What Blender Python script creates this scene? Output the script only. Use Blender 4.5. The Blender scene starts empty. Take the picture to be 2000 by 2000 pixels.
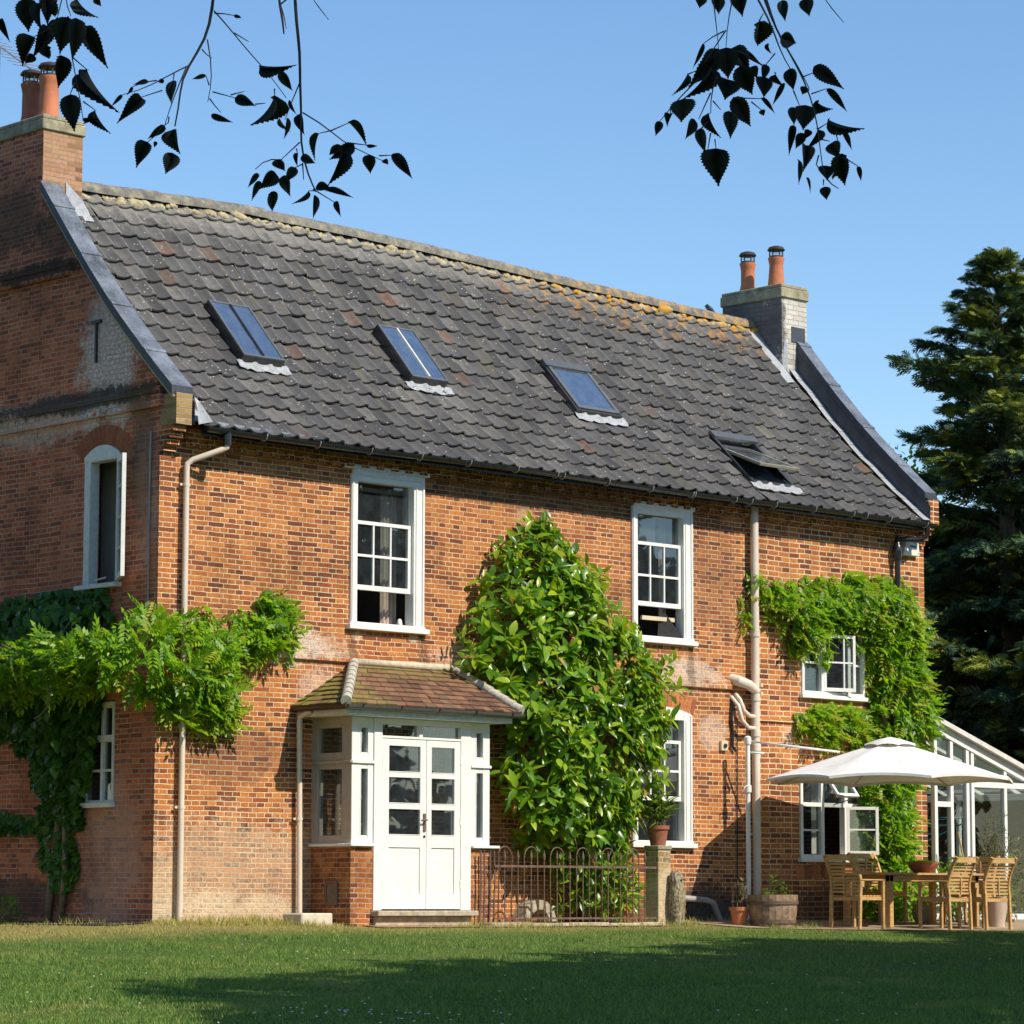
import bpy, math, random
import numpy as np
from mathutils import Vector, Matrix

S = bpy.context.scene
COL = S.collection
R = math.radians
rng = np.random.default_rng(7)
random.seed(7)

# ------------------------------------------------------------------ camera
CAM = np.array([-22.2167, -29.2939, 0.22536])
CF = np.array([0.685457, 0.717530, 0.123690])
CR = np.array([0.722883, -0.690967, 0.002296])
CU = np.array([-0.087113, -0.087839, 0.992318])
cd = bpy.data.cameras.new('camera')
cam = bpy.data.objects.new('camera', cd)
COL.objects.link(cam)
M4 = Matrix.Identity(4)
for i in range(3):
    M4[i][0] = CR[i]; M4[i][1] = CU[i]; M4[i][2] = -CF[i]; M4[i][3] = CAM[i]
cam.matrix_world = M4
cd.sensor_width = 36.0
cd.lens = 109.53
cd.clip_start = 0.2
cd.clip_end = 3000.0
S.camera = cam

# ------------------------------------------------------------------ sky, sun, exposure
SUN = np.array([0.22, -1.0, 0.95]); SUN = SUN / np.linalg.norm(SUN)
EL = math.asin(SUN[2]); AZ = math.atan2(SUN[0], SUN[1])
W = bpy.data.worlds.new('World'); S.world = W; W.use_nodes = True
wn = W.node_tree.nodes; wl = W.node_tree.links
bg = wn['Background']
sky = wn.new('ShaderNodeTexSky'); sky.sky_type = 'NISHITA'
sky.sun_disc = False
sky.sun_elevation = EL
sky.sun_rotation = AZ
sky.altitude = 0
sky.air_density = 1.0
sky.dust_density = 0.12
sky.ozone_density = 2.2
hs = wn.new('ShaderNodeHueSaturation'); hs.inputs['Saturation'].default_value = 1.15; hs.inputs['Value'].default_value = 1.0
wl.new(sky.outputs[0], hs.inputs['Color']); wl.new(hs.outputs[0], bg.inputs[0])
bg.inputs[1].default_value = 0.15
sd = bpy.data.lights.new('sun', 'SUN'); sd.energy = 5.0; sd.angle = R(0.53); sd.color = (1.0, 0.90, 0.74)
so = bpy.data.objects.new('sun', sd); COL.objects.link(so)
so.rotation_euler = Vector(SUN).to_track_quat('Z', 'Y').to_euler()
S.view_settings.view_transform = 'Standard'
S.view_settings.look = 'None'
S.view_settings.gamma = 1.0
S.view_settings.use_curve_mapping = False
S.view_settings.exposure = 0.2

# ------------------------------------------------------------------ scene helpers
def tag(o, label=None, cat=None, group=None, kind=None):
    if label: o['label'] = label
    if cat: o['category'] = cat
    if group: o['group'] = group
    if kind: o['kind'] = kind
    return o

def empty(name, loc=(0, 0, 0), rz=0.0):
    o = bpy.data.objects.new(name, None); COL.objects.link(o)
    o.location = loc; o.rotation_euler = (0, 0, rz); o.empty_display_size = 0.2
    return o

def link_mesh(name, me, m, parent, smooth=False):
    for mm in (m if isinstance(m, (list, tuple)) else [m]):
        me.materials.append(mm)
    if smooth:
        me.polygons.foreach_set('use_smooth', [True] * len(me.polygons))
    o = bpy.data.objects.new(name, me); COL.objects.link(o)
    if parent is not None: o.parent = parent
    return o

def np_mesh(name, V, F, m, parent=None, smooth=False):
    """V (n,3) array, F (k,c) array of equal sided faces."""
    V = np.asarray(V, np.float32); F = np.asarray(F, np.int32)
    me = bpy.data.meshes.new(name)
    k, c = F.shape
    me.vertices.add(len(V)); me.vertices.foreach_set('co', V.ravel())
    me.loops.add(k * c); me.loops.foreach_set('vertex_index', F.ravel())
    me.polygons.add(k); me.polygons.foreach_set('loop_start', np.arange(0, k * c, c, dtype=np.int32))
    me.polygons.foreach_set('loop_total', np.full(k, c, np.int32))
    me.update(calc_edges=True)
    me.validate()
    return link_mesh(name, me, m, parent, smooth)

class MB:
    def __init__(s): s.v = []; s.f = []; s.mi = []; s.cur = 0
    def add(s, V, F):
        b = len(s.v); s.v += [tuple(map(float, p)) for p in V]
        for f in F: s.f.append(tuple(b + i for i in f)); s.mi.append(s.cur)
        return s
    def box(s, x0, x1, y0, y1, z0, z1, M=None):
        V = [(x, y, z) for z in (z0, z1) for y in (y0, y1) for x in (x0, x1)]
        if M is not None: V = [tuple(M @ Vector(p)) for p in V]
        return s.add(V, [(0, 2, 3, 1), (4, 5, 7, 6), (0, 1, 5, 4), (2, 6, 7, 3), (0, 4, 6, 2), (1, 3, 7, 5)])
    def quad(s, a, b, c, d): return s.add([a, b, c, d], [(0, 1, 2, 3)])
    def bar(s, p0, p1, w, h, up=(0, 0, 1)):
        p0 = Vector(p0); p1 = Vector(p1); d = (p1 - p0); L = d.length; d.normalize()
        a = d.cross(Vector(up))
        if a.length < 1e-4: a = d.cross(Vector((1, 0, 0)))
        a.normalize(); b = a.cross(d)
        M = Matrix((a, d, b)).transposed().to_4x4(); M.translation = p0
        return s.box(-w / 2, w / 2, 0, L, -h / 2, h / 2, M)
    def tube(s, pts, r, n=8, cap=True):
        P = [Vector(p) for p in pts]; rr = r if isinstance(r, (list, tuple)) else [r] * len(P)
        V = []; F = []; prev = None
        for i, p in enumerate(P):
            t = (P[min(i + 1, len(P) - 1)] - P[max(i - 1, 0)]).normalized()
            if prev is None:
                a = t.cross(Vector((0, 0, 1)))
                if a.length < 1e-3: a = t.cross(Vector((1, 0, 0)))
            else:
                a = prev - t * prev.dot(t)
            a.normalize(); prev = a; b = t.cross(a)
            for k in range(n):
                an = 2 * math.pi * k / n
                V.append(p + (a * math.cos(an) + b * math.sin(an)) * rr[i])
        for i in range(len(P) - 1):
            for k in range(n):
                F.append((i * n + k, i * n + (k + 1) % n, (i + 1) * n + (k + 1) % n, (i + 1) * n + k))
        if cap:
            F.append(tuple(range(n - 1, -1, -1))); F.append(tuple((len(P) - 1) * n + k for k in range(n)))
        return s.add(V, F)
    def lathe(s, prof, c=(0, 0, 0), n=20, cap=False, jit=None):
        V = []; F = []
        for r, z in prof:
            for k in range(n):
                an = 2 * math.pi * k / n
                V.append((c[0] + r * math.cos(an), c[1] + r * math.sin(an), c[2] + z))
        for i in range(len(prof) - 1):
            for k in range(n):
                F.append((i * n + k, i * n + (k + 1) % n, (i + 1) * n + (k + 1) % n, (i + 1) * n + k))
        if cap:
            F.append(tuple(range(n - 1, -1, -1))); F.append(tuple((len(prof) - 1) * n + k for k in range(n)))
        return s.add(V, F)
    def prism(s, poly, f0, f1):
        """poly: list of 2d points; f0, f1 map a 2d point to the two 3d ends"""
        n = len(poly); V = [f0(p) for p in poly] + [f1(p) for p in poly]
        F = [tuple(range(n - 1, -1, -1)), tuple(range(n, 2 * n))]
        F += [(i, (i + 1) % n, n + (i + 1) % n, n + i) for i in range(n)]
        return s.add(V, F)
    def build(s, name, m, parent=None, smooth=False, bevel=0, auto=False):
        me = bpy.data.meshes.new(name); me.from_pydata(s.v, [], s.f); me.update()
        me.polygons.foreach_set('material_index', s.mi)
        import bmesh
        bm = bmesh.new(); bm.from_mesh(me); bmesh.ops.recalc_face_normals(bm, faces=bm.faces); bm.to_mesh(me); bm.free()
        o = link_mesh(name, me, m, parent, smooth)
        if smooth and auto:
            try: me.set_sharp_from_angle(angle=R(40))
            except Exception: pass
        if bevel:
            md = o.modifiers.new('bevel', 'BEVEL'); md.width = bevel; md.segments = 1; md.limit_method = 'ANGLE'
        return o

# ------------------------------------------------------------------ material helpers
class NT:
    def __init__(s, name):
        s.m = bpy.data.materials.new(name); s.m.use_nodes = True
        s.n = s.m.node_tree.nodes; s.l = s.m.node_tree.links
        s.out = s.n['Material Output']; s.p = s.n['Principled BSDF']
        s._pos = None
    def N(s, t, **k):
        x = s.n.new(t)
        for a, b in k.items(): setattr(x, a, b)
        return x
    def L(s, a, b): s.l.new(a, b)
    def inp(s, node, i, v):
        if isinstance(v, bpy.types.NodeSocket): s.l.new(v, node.inputs[i])
        elif v is not None: node.inputs[i].default_value = v
    def pos(s):
        if s._pos is None: s._pos = s.N('ShaderNodeNewGeometry').outputs['Position']
        return s._pos
    def island(s): return s.N('ShaderNodeNewGeometry').outputs['Random Per Island']
    def obj(s): return s.N('ShaderNodeTexCoord').outputs['Object']
    def math(s, op, a, b=None, c=None, clamp=False):
        x = s.N('ShaderNodeMath', operation=op); x.use_clamp = clamp
        s.inp(x, 0, a); s.inp(x, 1, b)
        if c is not None: s.inp(x, 2, c)
        return x.outputs[0]
    def vmath(s, op, a, b=None, out=0):
        x = s.N('ShaderNodeVectorMath', operation=op); s.inp(x, 0, a)
        if b is not None: s.inp(x, 1, b)
        return x.outputs[out]
    def mix(s, f, a, b, mode='MIX'):
        x = s.N('ShaderNodeMix', data_type='RGBA', blend_type=mode)
        s.inp(x, 0, f)
        for i, v in ((6, a), (7, b)):
            if isinstance(v, tuple) and len(v) == 3: v = v + (1,)
            s.inp(x, i, v)
        return x.outputs[2]
    def noise(s, vec, scale, detail=3, rough=.55, out=0):
        x = s.N('ShaderNodeTexNoise'); s.inp(x, 'Vector', vec); x.inputs['Scale'].default_value = scale
        x.inputs['Detail'].default_value = detail; x.inputs['Roughness'].default_value = rough
        return x.outputs[out]
    def ramp(s, f, stops, interp='LINEAR'):
        x = s.N('ShaderNodeValToRGB'); s.inp(x, 0, f); r = x.color_ramp; r.interpolation = interp
        while len(r.elements) < len(stops): r.elements.new(0.5)
        for e, (p, c) in zip(r.elements, stops):
            e.position = p; e.color = (c if isinstance(c, tuple) else (c, c, c)) + (1,)
        return x.outputs[0]
    def rng(s, v, a, b, c=0.0, d=1.0):
        x = s.N('ShaderNodeMapRange'); x.clamp = True; x.interpolation_type = 'SMOOTHSTEP'
        s.inp(x, 0, v)
        for i, q in ((1, a), (2, b), (3, c), (4, d)): x.inputs[i].default_value = q
        return x.outputs[0]
    def bump(s, h, strength=.4, dist=.01):
        x = s.N('ShaderNodeBump'); x.inputs['Strength'].default_value = strength; x.inputs['Distance'].default_value = dist
        s.inp(x, 'Height', h); s.L(x.outputs[0], s.p.inputs['Normal'])
    def near(s, c, r, scale=(1, 1, 1)):
        """1 at c falling to 0 at distance r (an ellipsoid when scaled), edge broken by noise"""
        d = s.vmath('SUBTRACT', s.pos(), c)
        d = s.vmath('MULTIPLY', d, scale)
        ln = s.vmath('LENGTH', d, out=1)
        nz = s.noise(s.pos(), 3.2, 4, .65)
        nz2 = s.noise(s.pos(), 14.0, 3, .7)
        ln = s.math('ADD', ln, s.math('MULTIPLY', s.math('SUBTRACT', nz, .5), r * 1.1))
        ln = s.math('ADD', ln, s.math('MULTIPLY', s.math('SUBTRACT', nz2, .5), r * 1.3))
        return s.rng(ln, r * .55, r, 1, 0)
    def done(s, col=None, rough=None, metal=None, spec=None):
        s.inp(s.p, 'Base Color', col if not (isinstance(col, tuple) and len(col) == 3) else col + (1,))
        s.inp(s.p, 'Roughness', rough)
        if metal is not None: s.p.inputs['Metallic'].default_value = metal
        if spec is not None: s.p.inputs['Specular IOR Level'].default_value = spec
        return s.m

def plain(name, c, rough=.6, var=.25, scale=9, metal=0, spec=None, bump=0, c2=None, fine=40):
    t = NT(name)
    v = t.obj()
    n1 = t.noise(v, scale, 4, .6); n2 = t.noise(v, fine, 3, .6)
    a = tuple(x * (1 - var) for x in c); b = c2 or tuple(min(1, x * (1 + var)) for x in c)
    f = t.math('ADD', t.math('MULTIPLY', n1, .65), t.math('MULTIPLY', n2, .35))
    col = t.ramp(f, [(.32, a), (.68, b)])
    if bump: t.bump(f, bump, .01)
    rr = t.rng(n2, .3, .7, rough * .85, min(1, rough * 1.1))
    return t.done(col, rr, metal, spec)

def wallvec(t):
    """(u, v) along a wall from the position and the face normal"""
    g = t.N('ShaderNodeNewGeometry')
    sp = t.N('ShaderNodeSeparateXYZ'); t.L(t.pos(), sp.inputs[0])
    sn = t.N('ShaderNodeSeparateXYZ'); t.L(g.outputs['True Normal'], sn.inputs[0])
    ax = t.math('GREATER_THAN', t.math('ABSOLUTE', sn.outputs[0]), .6)
    az = t.math('GREATER_THAN', t.math('ABSOLUTE', sn.outputs[2]), .6)
    u = t.math('ADD', t.math('MULTIPLY', sp.outputs[0], t.math('SUBTRACT', 1, ax)), t.math('MULTIPLY', sp.outputs[1], ax))
    v = t.math('ADD', t.math('MULTIPLY', sp.outputs[2], t.math('SUBTRACT', 1, az)), t.math('MULTIPLY', sp.outputs[1], az))
    c = t.N('ShaderNodeCombineXYZ'); t.L(u, c.inputs[0]); t.L(v, c.inputs[1])
    return c.outputs[0], sp.outputs

BR_RED = [(0, (.10, .037, .023)), (.16, (.17, .056, .028)), (.32, (.30, .090, .030)), (.55, (.44, .148, .040)), (.8, (.54, .205, .058)), (.93, (.36, .115, .04)), (1, (.16, .06, .036))]
BR_GAB = [(0, (.20, .066, .045)), (.2, (.33, .095, .05)), (.5, (.52, .145, .065)), (.8, (.62, .20, .09)), (1, (.34, .12, .075))]
BR_YEL = [(0, (.20, .13, .06)), (.4, (.36, .24, .10)), (.8, (.48, .33, .15)), (1, (.26, .17, .09))]
BR_GRY = [(0, (.36, .33, .28)), (.5, (.56, .53, .47)), (1, (.66, .63, .58))]
BR_CHM = [(0, (.20, .095, .055)), (.3, (.34, .20, .10)), (.6, (.46, .25, .16)), (1, (.40, .30, .14))]

def brick(name, ramp, bw=.245, rh=.0605, ms=.0060, mortar=(.80, .64, .41), big=None, pale=(), dark=(), bond=True, low=None):
    t = NT(name)
    uv, sp = wallvec(t)
    wob = t.noise(t.pos(), 9.0, 3, .6, out=1)
    wob = t.vmath('MULTIPLY', t.vmath('SUBTRACT', wob, (.5, .5, .5)), (.016, .013, 0))
    wob2 = t.vmath('MULTIPLY', t.vmath('SUBTRACT', t.noise(t.pos(), 45.0, 2, .6, out=1), (.5, .5, .5)), (.008, .008, 0))
    wob3 = t.vmath('MULTIPLY', t.vmath('SUBTRACT', t.noise(t.pos(), .9, 2, .5, out=1), (.5, .5, .5)), (.02, .05, 0))
    uv = t.vmath('ADD', t.vmath('ADD', t.vmath('ADD', uv, wob), wob2), wob3)
    def tex(bw, rh, ms, squash):
        b = t.N('ShaderNodeTexBrick'); t.L(uv, b.inputs['Vector'])
        b.offset = .5; b.squash = squash; b.squash_frequency = 2; b.offset_frequency = 2
        b.inputs['Color1'].default_value = (0, 0, 0, 1); b.inputs['Color2'].default_value = (1, 1, 1, 1)
        b.inputs['Mortar'].default_value = (.5, .5, .5, 1)
        b.inputs['Scale'].default_value = 1; b.inputs['Mortar Size'].default_value = ms
        b.inputs['Mortar Smooth'].default_value = .25; b.inputs['Bias'].default_value = 0
        b.inputs['Brick Width'].default_value = bw; b.inputs['Row Height'].default_value = rh
        return b.outputs['Color'], b.outputs['Fac']
    c, f = tex(bw, rh, ms, .5 if bond else 1.0)
    if big:
        c2, f2 = tex(.225, .074, .0088, .72)
        k = t.math('GREATER_THAN', sp[0], big)
        c = t.mix(k, c, c2); f = t.mix(k, f, f2)
    # low frequency drift moves whole areas towards burnt or towards orange bricks
    drift = t.noise(t.pos(), .75, 3, .6)
    g = t.math('ADD', t.math('MULTIPLY', c, .78), t.math('MULTIPLY', t.math('SUBTRACT', drift, .36), .75), clamp=True)
    col = t.ramp(g, ramp)
    n3 = t.noise(t.pos(), 26, 4, .7)
    col = t.mix(t.rng(n3, .42, .75, 0, .55), col, tuple(x * .42 for x in ramp[2][1]))
    n4 = t.noise(t.pos(), 60, 3, .7)
    col = t.mix(t.rng(n4, .55, .8, 0, .35), col, tuple(min(1, x * 1.5) for x in ramp[-3][1]))
    for ctr, r, sc, pc, st in pale:
        col = t.mix(t.math('MULTIPLY', t.near(ctr, r, sc), t.math('MULTIPLY', t.rng(n3, .35, .62, .25, 1), st)), col, pc)
    mvar = t.noise(t.pos(), 2.2, 3, .6)
    mcol = t.mix(t.rng(mvar, .3, .7), tuple(x * .62 for x in mortar), mortar)
    soot = t.math('MULTIPLY', t.rng(t.noise(t.pos(), .62, 5, .68), .50, .66), t.rng(t.noise(t.pos(), 5.5, 3, .7), .3, .62, .25, 1))
    col = t.mix(t.math('MULTIPLY', soot, .62), col, tuple(x * .30 for x in ramp[2][1]))
    mcol = t.mix(t.math('MULTIPLY', soot, .5), mcol, tuple(x * .35 for x in mortar))
    fm = t.math('MULTIPLY', f, t.rng(t.noise(t.pos(), 34, 2, .6), .22, .5, .35, 1))
    col = t.mix(fm, col, mcol)
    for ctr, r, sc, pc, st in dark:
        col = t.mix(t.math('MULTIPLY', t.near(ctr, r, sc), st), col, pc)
    h = t.math('SUBTRACT', t.math('MULTIPLY', n3, .5), t.math('MULTIPLY', f, .9))
    t.bump(h, .75, .012)
    return t.done(col, .88, spec=.25)

WHI = (.66, .62, .55); PNK = (.66, .42, .32)
M = {}
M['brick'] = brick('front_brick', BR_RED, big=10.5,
    pale=[((1.9, 0, 3.30), .42, (.35, 1, 1.6), WHI, .85), ((4.9, 0, 3.3), .35, (.5, 1, 1.7), PNK, .7), ((9.0, 0, 3.33), .5, (.55, 1, 1.8), WHI, .75),
          ((1.2, 0, .45), 1.25, (.6, 1, 1.35), (.50, .39, .28), .72), ((1.0, 0, .12), .6, (.4, 1, 2.4), (.62, .53, .38), .8), ((2.5, 0, 2.72), .42, (1, 1, 1.0), (.62, .42, .33), .85), ((9.6, 0, 2.55), .3, (.8, 1, 1), WHI, .5),
          ((6.0, 0, 5.25), .16, (.8, 1, 1), (.60, .36, .2), .9), ((3.1, 0, 3.48), .10, (1, 1, 1.4), (.6, .5, .33), .9), ((4.05, 0, 3.5), .10, (1, 1, 1.4), (.6, .5, .33), .9),
          ((.15, 0, .2), .4, (1, 1, .6), (.55, .46, .32), .5), ((11.2, 0, 2.55), .18, (1, 1, 1), (.66, .45, .34), .7)],
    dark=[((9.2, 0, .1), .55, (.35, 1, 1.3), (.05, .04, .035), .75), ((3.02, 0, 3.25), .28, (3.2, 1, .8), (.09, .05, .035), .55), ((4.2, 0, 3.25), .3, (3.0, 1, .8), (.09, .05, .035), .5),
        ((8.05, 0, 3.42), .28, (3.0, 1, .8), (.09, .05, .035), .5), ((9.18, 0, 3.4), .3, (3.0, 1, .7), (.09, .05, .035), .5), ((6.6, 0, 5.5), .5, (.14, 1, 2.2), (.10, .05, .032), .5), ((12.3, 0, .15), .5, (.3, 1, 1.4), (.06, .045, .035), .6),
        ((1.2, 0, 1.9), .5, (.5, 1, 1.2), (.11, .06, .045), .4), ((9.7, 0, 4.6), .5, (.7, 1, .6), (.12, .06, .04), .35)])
M['brick_gable'] = brick('gable_brick', BR_GAB, mortar=(.60, .47, .38),
    pale=[((0, 1.05, 6.65), .85, (1, 1.25, .8), (.80, .78, .75), .9), ((0, 2.6, 6.1), 1.2, (1, .5, 3.5), (.72, .70, .66), .6), ((0, 1.3, 7.2), .4, (1, 1.2, .8), (.5, .5, .5), .5),
          ((0, .25, 5.0), .5, (1, 1.8, .5), (.50, .44, .40), .45), ((0, .9, .7), .8, (1, 1, .6), (.52, .42, .38), .5)],
    dark=[((0, 1.5, 6.26), .55, (1, .22, 3.2), (.03, .028, .027), .85), ((0, 2.6, 8.02), .45, (1, .28, 3.0), (.03, .028, .026), .85), ((0, 2.0, 8.5), .5, (1, .6, 1.2), (.06, .05, .04), .6),
          ((0, 3.3, 8.8), .6, (1, .6, 1), (.05, .04, .035), .6), ((0, .35, 5.6), .6, (1, 2.0, .5), (.10, .085, .05), .55), ((0, 2.6, .25), .5, (1, .3, 1.6), (.05, .04, .035), .7)])
M['brick_low'] = brick('porch_brick', BR_RED, mortar=(.58, .46, .34))
M['brick_yellow'] = brick('yellow_brick', BR_YEL, mortar=(.50, .44, .33), bond=False)
M['brick_pier'] = brick('pier_brick', BR_YEL, mortar=(.66, .58, .44), bond=False, bw=.23, rh=.072, pale=[((7.85, -.8, .3), .5, (1, 1, 1), (.66, .56, .40), .7)])
M['brick_chimney'] = brick('chimney_brick', BR_CHM, mortar=(.40, .31, .22), bond=False, ms=.004)
M['brick_white'] = brick('limewashed_brick', BR_GRY, mortar=(.30, .27, .23), bond=False, bw=.235, rh=.078, ms=.004, dark=[((13.71, 2.9, 9.1), 1.0, (7, .8, 1), (.085, .08, .078), .85)])  # dark patch paints the shade on the right chimney's side face
M['cap'] = plain('mossy_cap', (.22, .20, .12), .9, .5, 6, bump=.6, c2=(.44, .40, .27))
M['cap_dark'] = plain('dark_cap', (.12, .11, .09), .9, .5, 6, bump=.6)
M['white'] = plain('white_paint', (.76, .76, .73), .42, .09, 6, spec=.4, c2=(.80, .80, .78))
M['white_old'] = plain('weathered_white_paint', (.66, .67, .66), .5, .16, 14, c2=(.80, .81, .80))
M['stone_white'] = plain('painted_stone', (.62, .60, .56), .7, .2, 8)
M['lead'] = plain('lead_sheet', (.17, .19, .22), .42, .7, 3.2, metal=.3, bump=.3)
M['lead_dark'] = plain('dark_lead', (.055, .062, .075), .5, .35, 6, metal=.2, bump=.3)
M['lead_pale'] = plain('pale_lead', (.34, .36, .38), .55, .3, 8, metal=.1, bump=.5)
M['mortar'] = plain('mortar', (.52, .46, .34), .95, .3, 14, bump=.5)
M['black'] = plain('black_gutter', (.018, .019, .021), .28, .3, 6, spec=.6)
M['brown_gutter'] = plain('brown_gutter', (.05, .035, .03), .35, .3, 6)
M['cream'] = plain('cream_pipe_paint', (.66, .57, .47), .45, .1, 4)
M['grey_pipe'] = plain('grey_pipe', (.34, .33, .31), .6, .2, 6)
M['plaster'] = plain('plaster', (.40, .37, .33), .9, .1, 3)
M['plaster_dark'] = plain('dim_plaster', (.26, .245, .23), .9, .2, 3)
M['curtain'] = plain('curtain_cloth', (.52, .43, .36), .9, .15, 6)
M['blind'] = plain('blind_cloth', (.62, .60, .54), .85, .06, 4)
M['terracotta'] = plain('terracotta', (.50, .17, .075), .75, .22, 6, bump=.2)
M['terracotta_dark'] = plain('old_terracotta', (.30, .105, .06), .8, .35, 7, bump=.2)
def teak():
    t = NT('oiled_teak'); mp = t.N('ShaderNodeMapping'); mp.inputs['Scale'].default_value = (5, 5, 26); t.L(t.obj(), mp.inputs[0])
    n = t.noise(mp.outputs[0], 1.0, 4, .65); r_ = t.N('ShaderNodeObjectInfo').outputs['Random']
    c = t.ramp(n, [(.3, (.40, .21, .075)), (.5, (.54, .32, .115)), (.72, (.68, .44, .18))])
    c = t.mix(t.math('MULTIPLY', r_, .5), c, (.40, .27, .14)); t.bump(n, .25, .004)
    return t.done(c, t.rng(n, .3, .7, .5, .7), spec=.35)
M['teak'] = teak()
M['canvas'] = plain('white_canvas', (.80, .80, .80), .85, .03, 2)
M['iron'] = plain('rusty_iron', (.10, .06, .045), .7, .4, 20, c2=(.21, .13, .095))
M['stone'] = plain('weathered_stone', (.36, .31, .22), .9, .4, 9, bump=.6, c2=(.56, .49, .36))
M['concrete'] = plain('pale_concrete', (.56, .50, .40), .9, .2, 8, bump=.4)
M['rail_cream'] = plain('cream_rail', (.62, .52, .36), .6, .1)
M['wood_barrel'] = plain('barrel_wood', (.20, .13, .085), .8, .45, 12, bump=.4, c2=(.42, .29, .19))
M['hoop_iron'] = plain('barrel_hoop', (.13, .085, .065), .7, .4, 18)
M['beige_pot'] = plain('beige_pot', (.52, .41, .34), .75, .12, 6)
M['glazed_pot'] = plain('glazed_pot', (.34, .32, .22), .4, .3, 8)
M['aluminium'] = plain('bare_aluminium', (.45, .46, .48), .4, .1, 6, metal=.8)
M['teal'] = plain('teal_plastic', (.10, .42, .42), .5, .1)
M['blue_ink'] = plain('blue_ink', (.03, .05, .16), .6, .05)
M['black_cloth'] = plain('black_cloth', (.012, .012, .015), .8, .2)
M['cane'] = plain('bamboo_cane', (.45, .33, .14), .6, .2)
M['soil'] = plain('soil', (.06, .042, .028), .95, .4, 12, bump=.6)
M['bark'] = plain('bark', (.11, .085, .06), .9, .45, 14, bump=.7)
M['twig'] = plain('birch_twig', (.012, .009, .009), .7, .3, 12)
M['vine_stem'] = plain('vine_stem', (.20, .15, .10), .9, .4, 16, bump=.7)
M['moss'] = plain('moss', (.11, .13, .03), .95, .4, 12)

def glass(name, tint=(.8, .85, .85), base=.10, k=1.0, film=0):
    t = NT(name)
    tr = t.N('ShaderNodeBsdfTransparent'); tr.inputs[0].default_value = tint + (1,)
    gl = t.N('ShaderNodeBsdfGlossy'); gl.inputs['Roughness'].default_value = .015
    nz = t.noise(t.pos(), 1.3, 2, .5)
    bm = t.N('ShaderNodeBump'); bm.inputs['Strength'].default_value = .06; bm.inputs['Distance'].default_value = .05
    t.L(nz, bm.inputs['Height']); t.L(bm.outputs[0], gl.inputs['Normal'])
    fr = t.N('ShaderNodeFresnel')
    # the same index from either side of a pane, so that its back face does not mirror
    t.L(t.math('SUBTRACT', 1.5, t.math('MULTIPLY', t.N('ShaderNodeNewGeometry').outputs['Backfacing'], .8333)), fr.inputs[0])
    f = t.math('MAXIMUM', t.math('MULTIPLY', fr.outputs[0], k), base)
    mx = t.N('ShaderNodeMixShader'); t.L(f, mx.inputs[0]); t.L(tr.outputs[0], mx.inputs[1]); t.L(gl.outputs[0], mx.inputs[2])
    if film:
        df = t.N('ShaderNodeBsdfDiffuse'); df.inputs[0].default_value = (.30, .35, .40, 1)
        m2 = t.N('ShaderNodeMixShader'); t.L(t.rng(t.noise(t.pos(), 7, 4, .7), .3, .75, film * .4, film), m2.inputs[0]); t.L(mx.outputs[0], m2.inputs[1]); t.L(df.outputs[0], m2.inputs[2]); mx = m2
    t.L(mx.outputs[0], t.out.inputs[0])
    return t.m
M['glass'] = glass('window_glass', (.80, .84, .84), .10, film=.055)
M['glass_clear'] = glass('conservatory_glass', (.80, .86, .85), .09)
M['glass_roof'] = glass('rooflight_glass', (.22, .26, .30), .80, film=.18)

def leafmat(name, cols, rough=.4, trans=.35, tcol=(.30, .50, .04), spec=.5, bigvar=.35, scale=1.3):
    t = NT(name)
    n = len(cols)
    c = t.ramp(t.island(), [(i / max(1, n - 1), q) for i, q in enumerate(cols)])
    nz = t.noise(t.pos(), scale, 3, .6)
    c = t.mix(t.rng(nz, .35, .65, 0, bigvar), c, tuple(x * .45 for x in cols[0]))
    t.done(c, rough, spec=spec)
    tl = t.N('ShaderNodeBsdfTranslucent')
    tc = t.mix(.6, c, tcol); t.L(tc, tl.inputs[0])
    mx = t.N('ShaderNodeMixShader'); mx.inputs[0].default_value = trans
    t.L(t.p.outputs[0], mx.inputs[1]); t.L(tl.outputs[0], mx.inputs[2]); t.L(mx.outputs[0], t.out.inputs[0])
    return t.m
M['magnolia'] = leafmat('magnolia_leaf', [(.03, .10, .008), (.06, .18, .010), (.15, .33, .016), (.40, .55, .03), (.10, .26, .018)], .30, .40, (.50, .70, .02), .5, .3)
M['magnolia_dry'] = leafmat('magnolia_dry_leaf', [(.45, .30, .03), (.32, .14, .04)], .5, .3, (.6, .4, .05))
M['wisteria'] = leafmat('wisteria_leaf', [(.05, .15, .008), (.12, .28, .012), (.22, .42, .014), (.34, .52, .02)], .42, .46, (.46, .76, .02), .4, .2)
M['wisteria_yellow'] = leafmat('wisteria_yellow_leaf', [(.20, .30, .02), (.32, .40, .03), (.40, .36, .04)], .45, .42, (.6, .66, .05), .4, .1)
M['creeper'] = leafmat('creeper_leaf', [(.035, .095, .010), (.06, .15, .014), (.10, .21, .02)], .4, .25, (.10, .25, .02), .35, .3)
M['conifer'] = leafmat('conifer_spray', [(.040, .085, .055), (.062, .125, .068), (.095, .165, .072), (.14, .20, .075)], .6, .12, (.12, .17, .03), .25, .55, .8)
M['conifer_lit'] = leafmat('conifer_sunlit_spray', [(.16, .22, .035), (.24, .29, .045), (.32, .34, .05)], .6, .2, (.25, .28, .04), .25, .3, .8)  # brighter copy of the spray colour: sunlit patches painted in
M['hedge'] = leafmat('hedge_leaf', [(.012, .028, .010), (.025, .05, .014), (.05, .085, .02)], .5, .15, (.15, .25, .03), .3, .5, .7)
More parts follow.
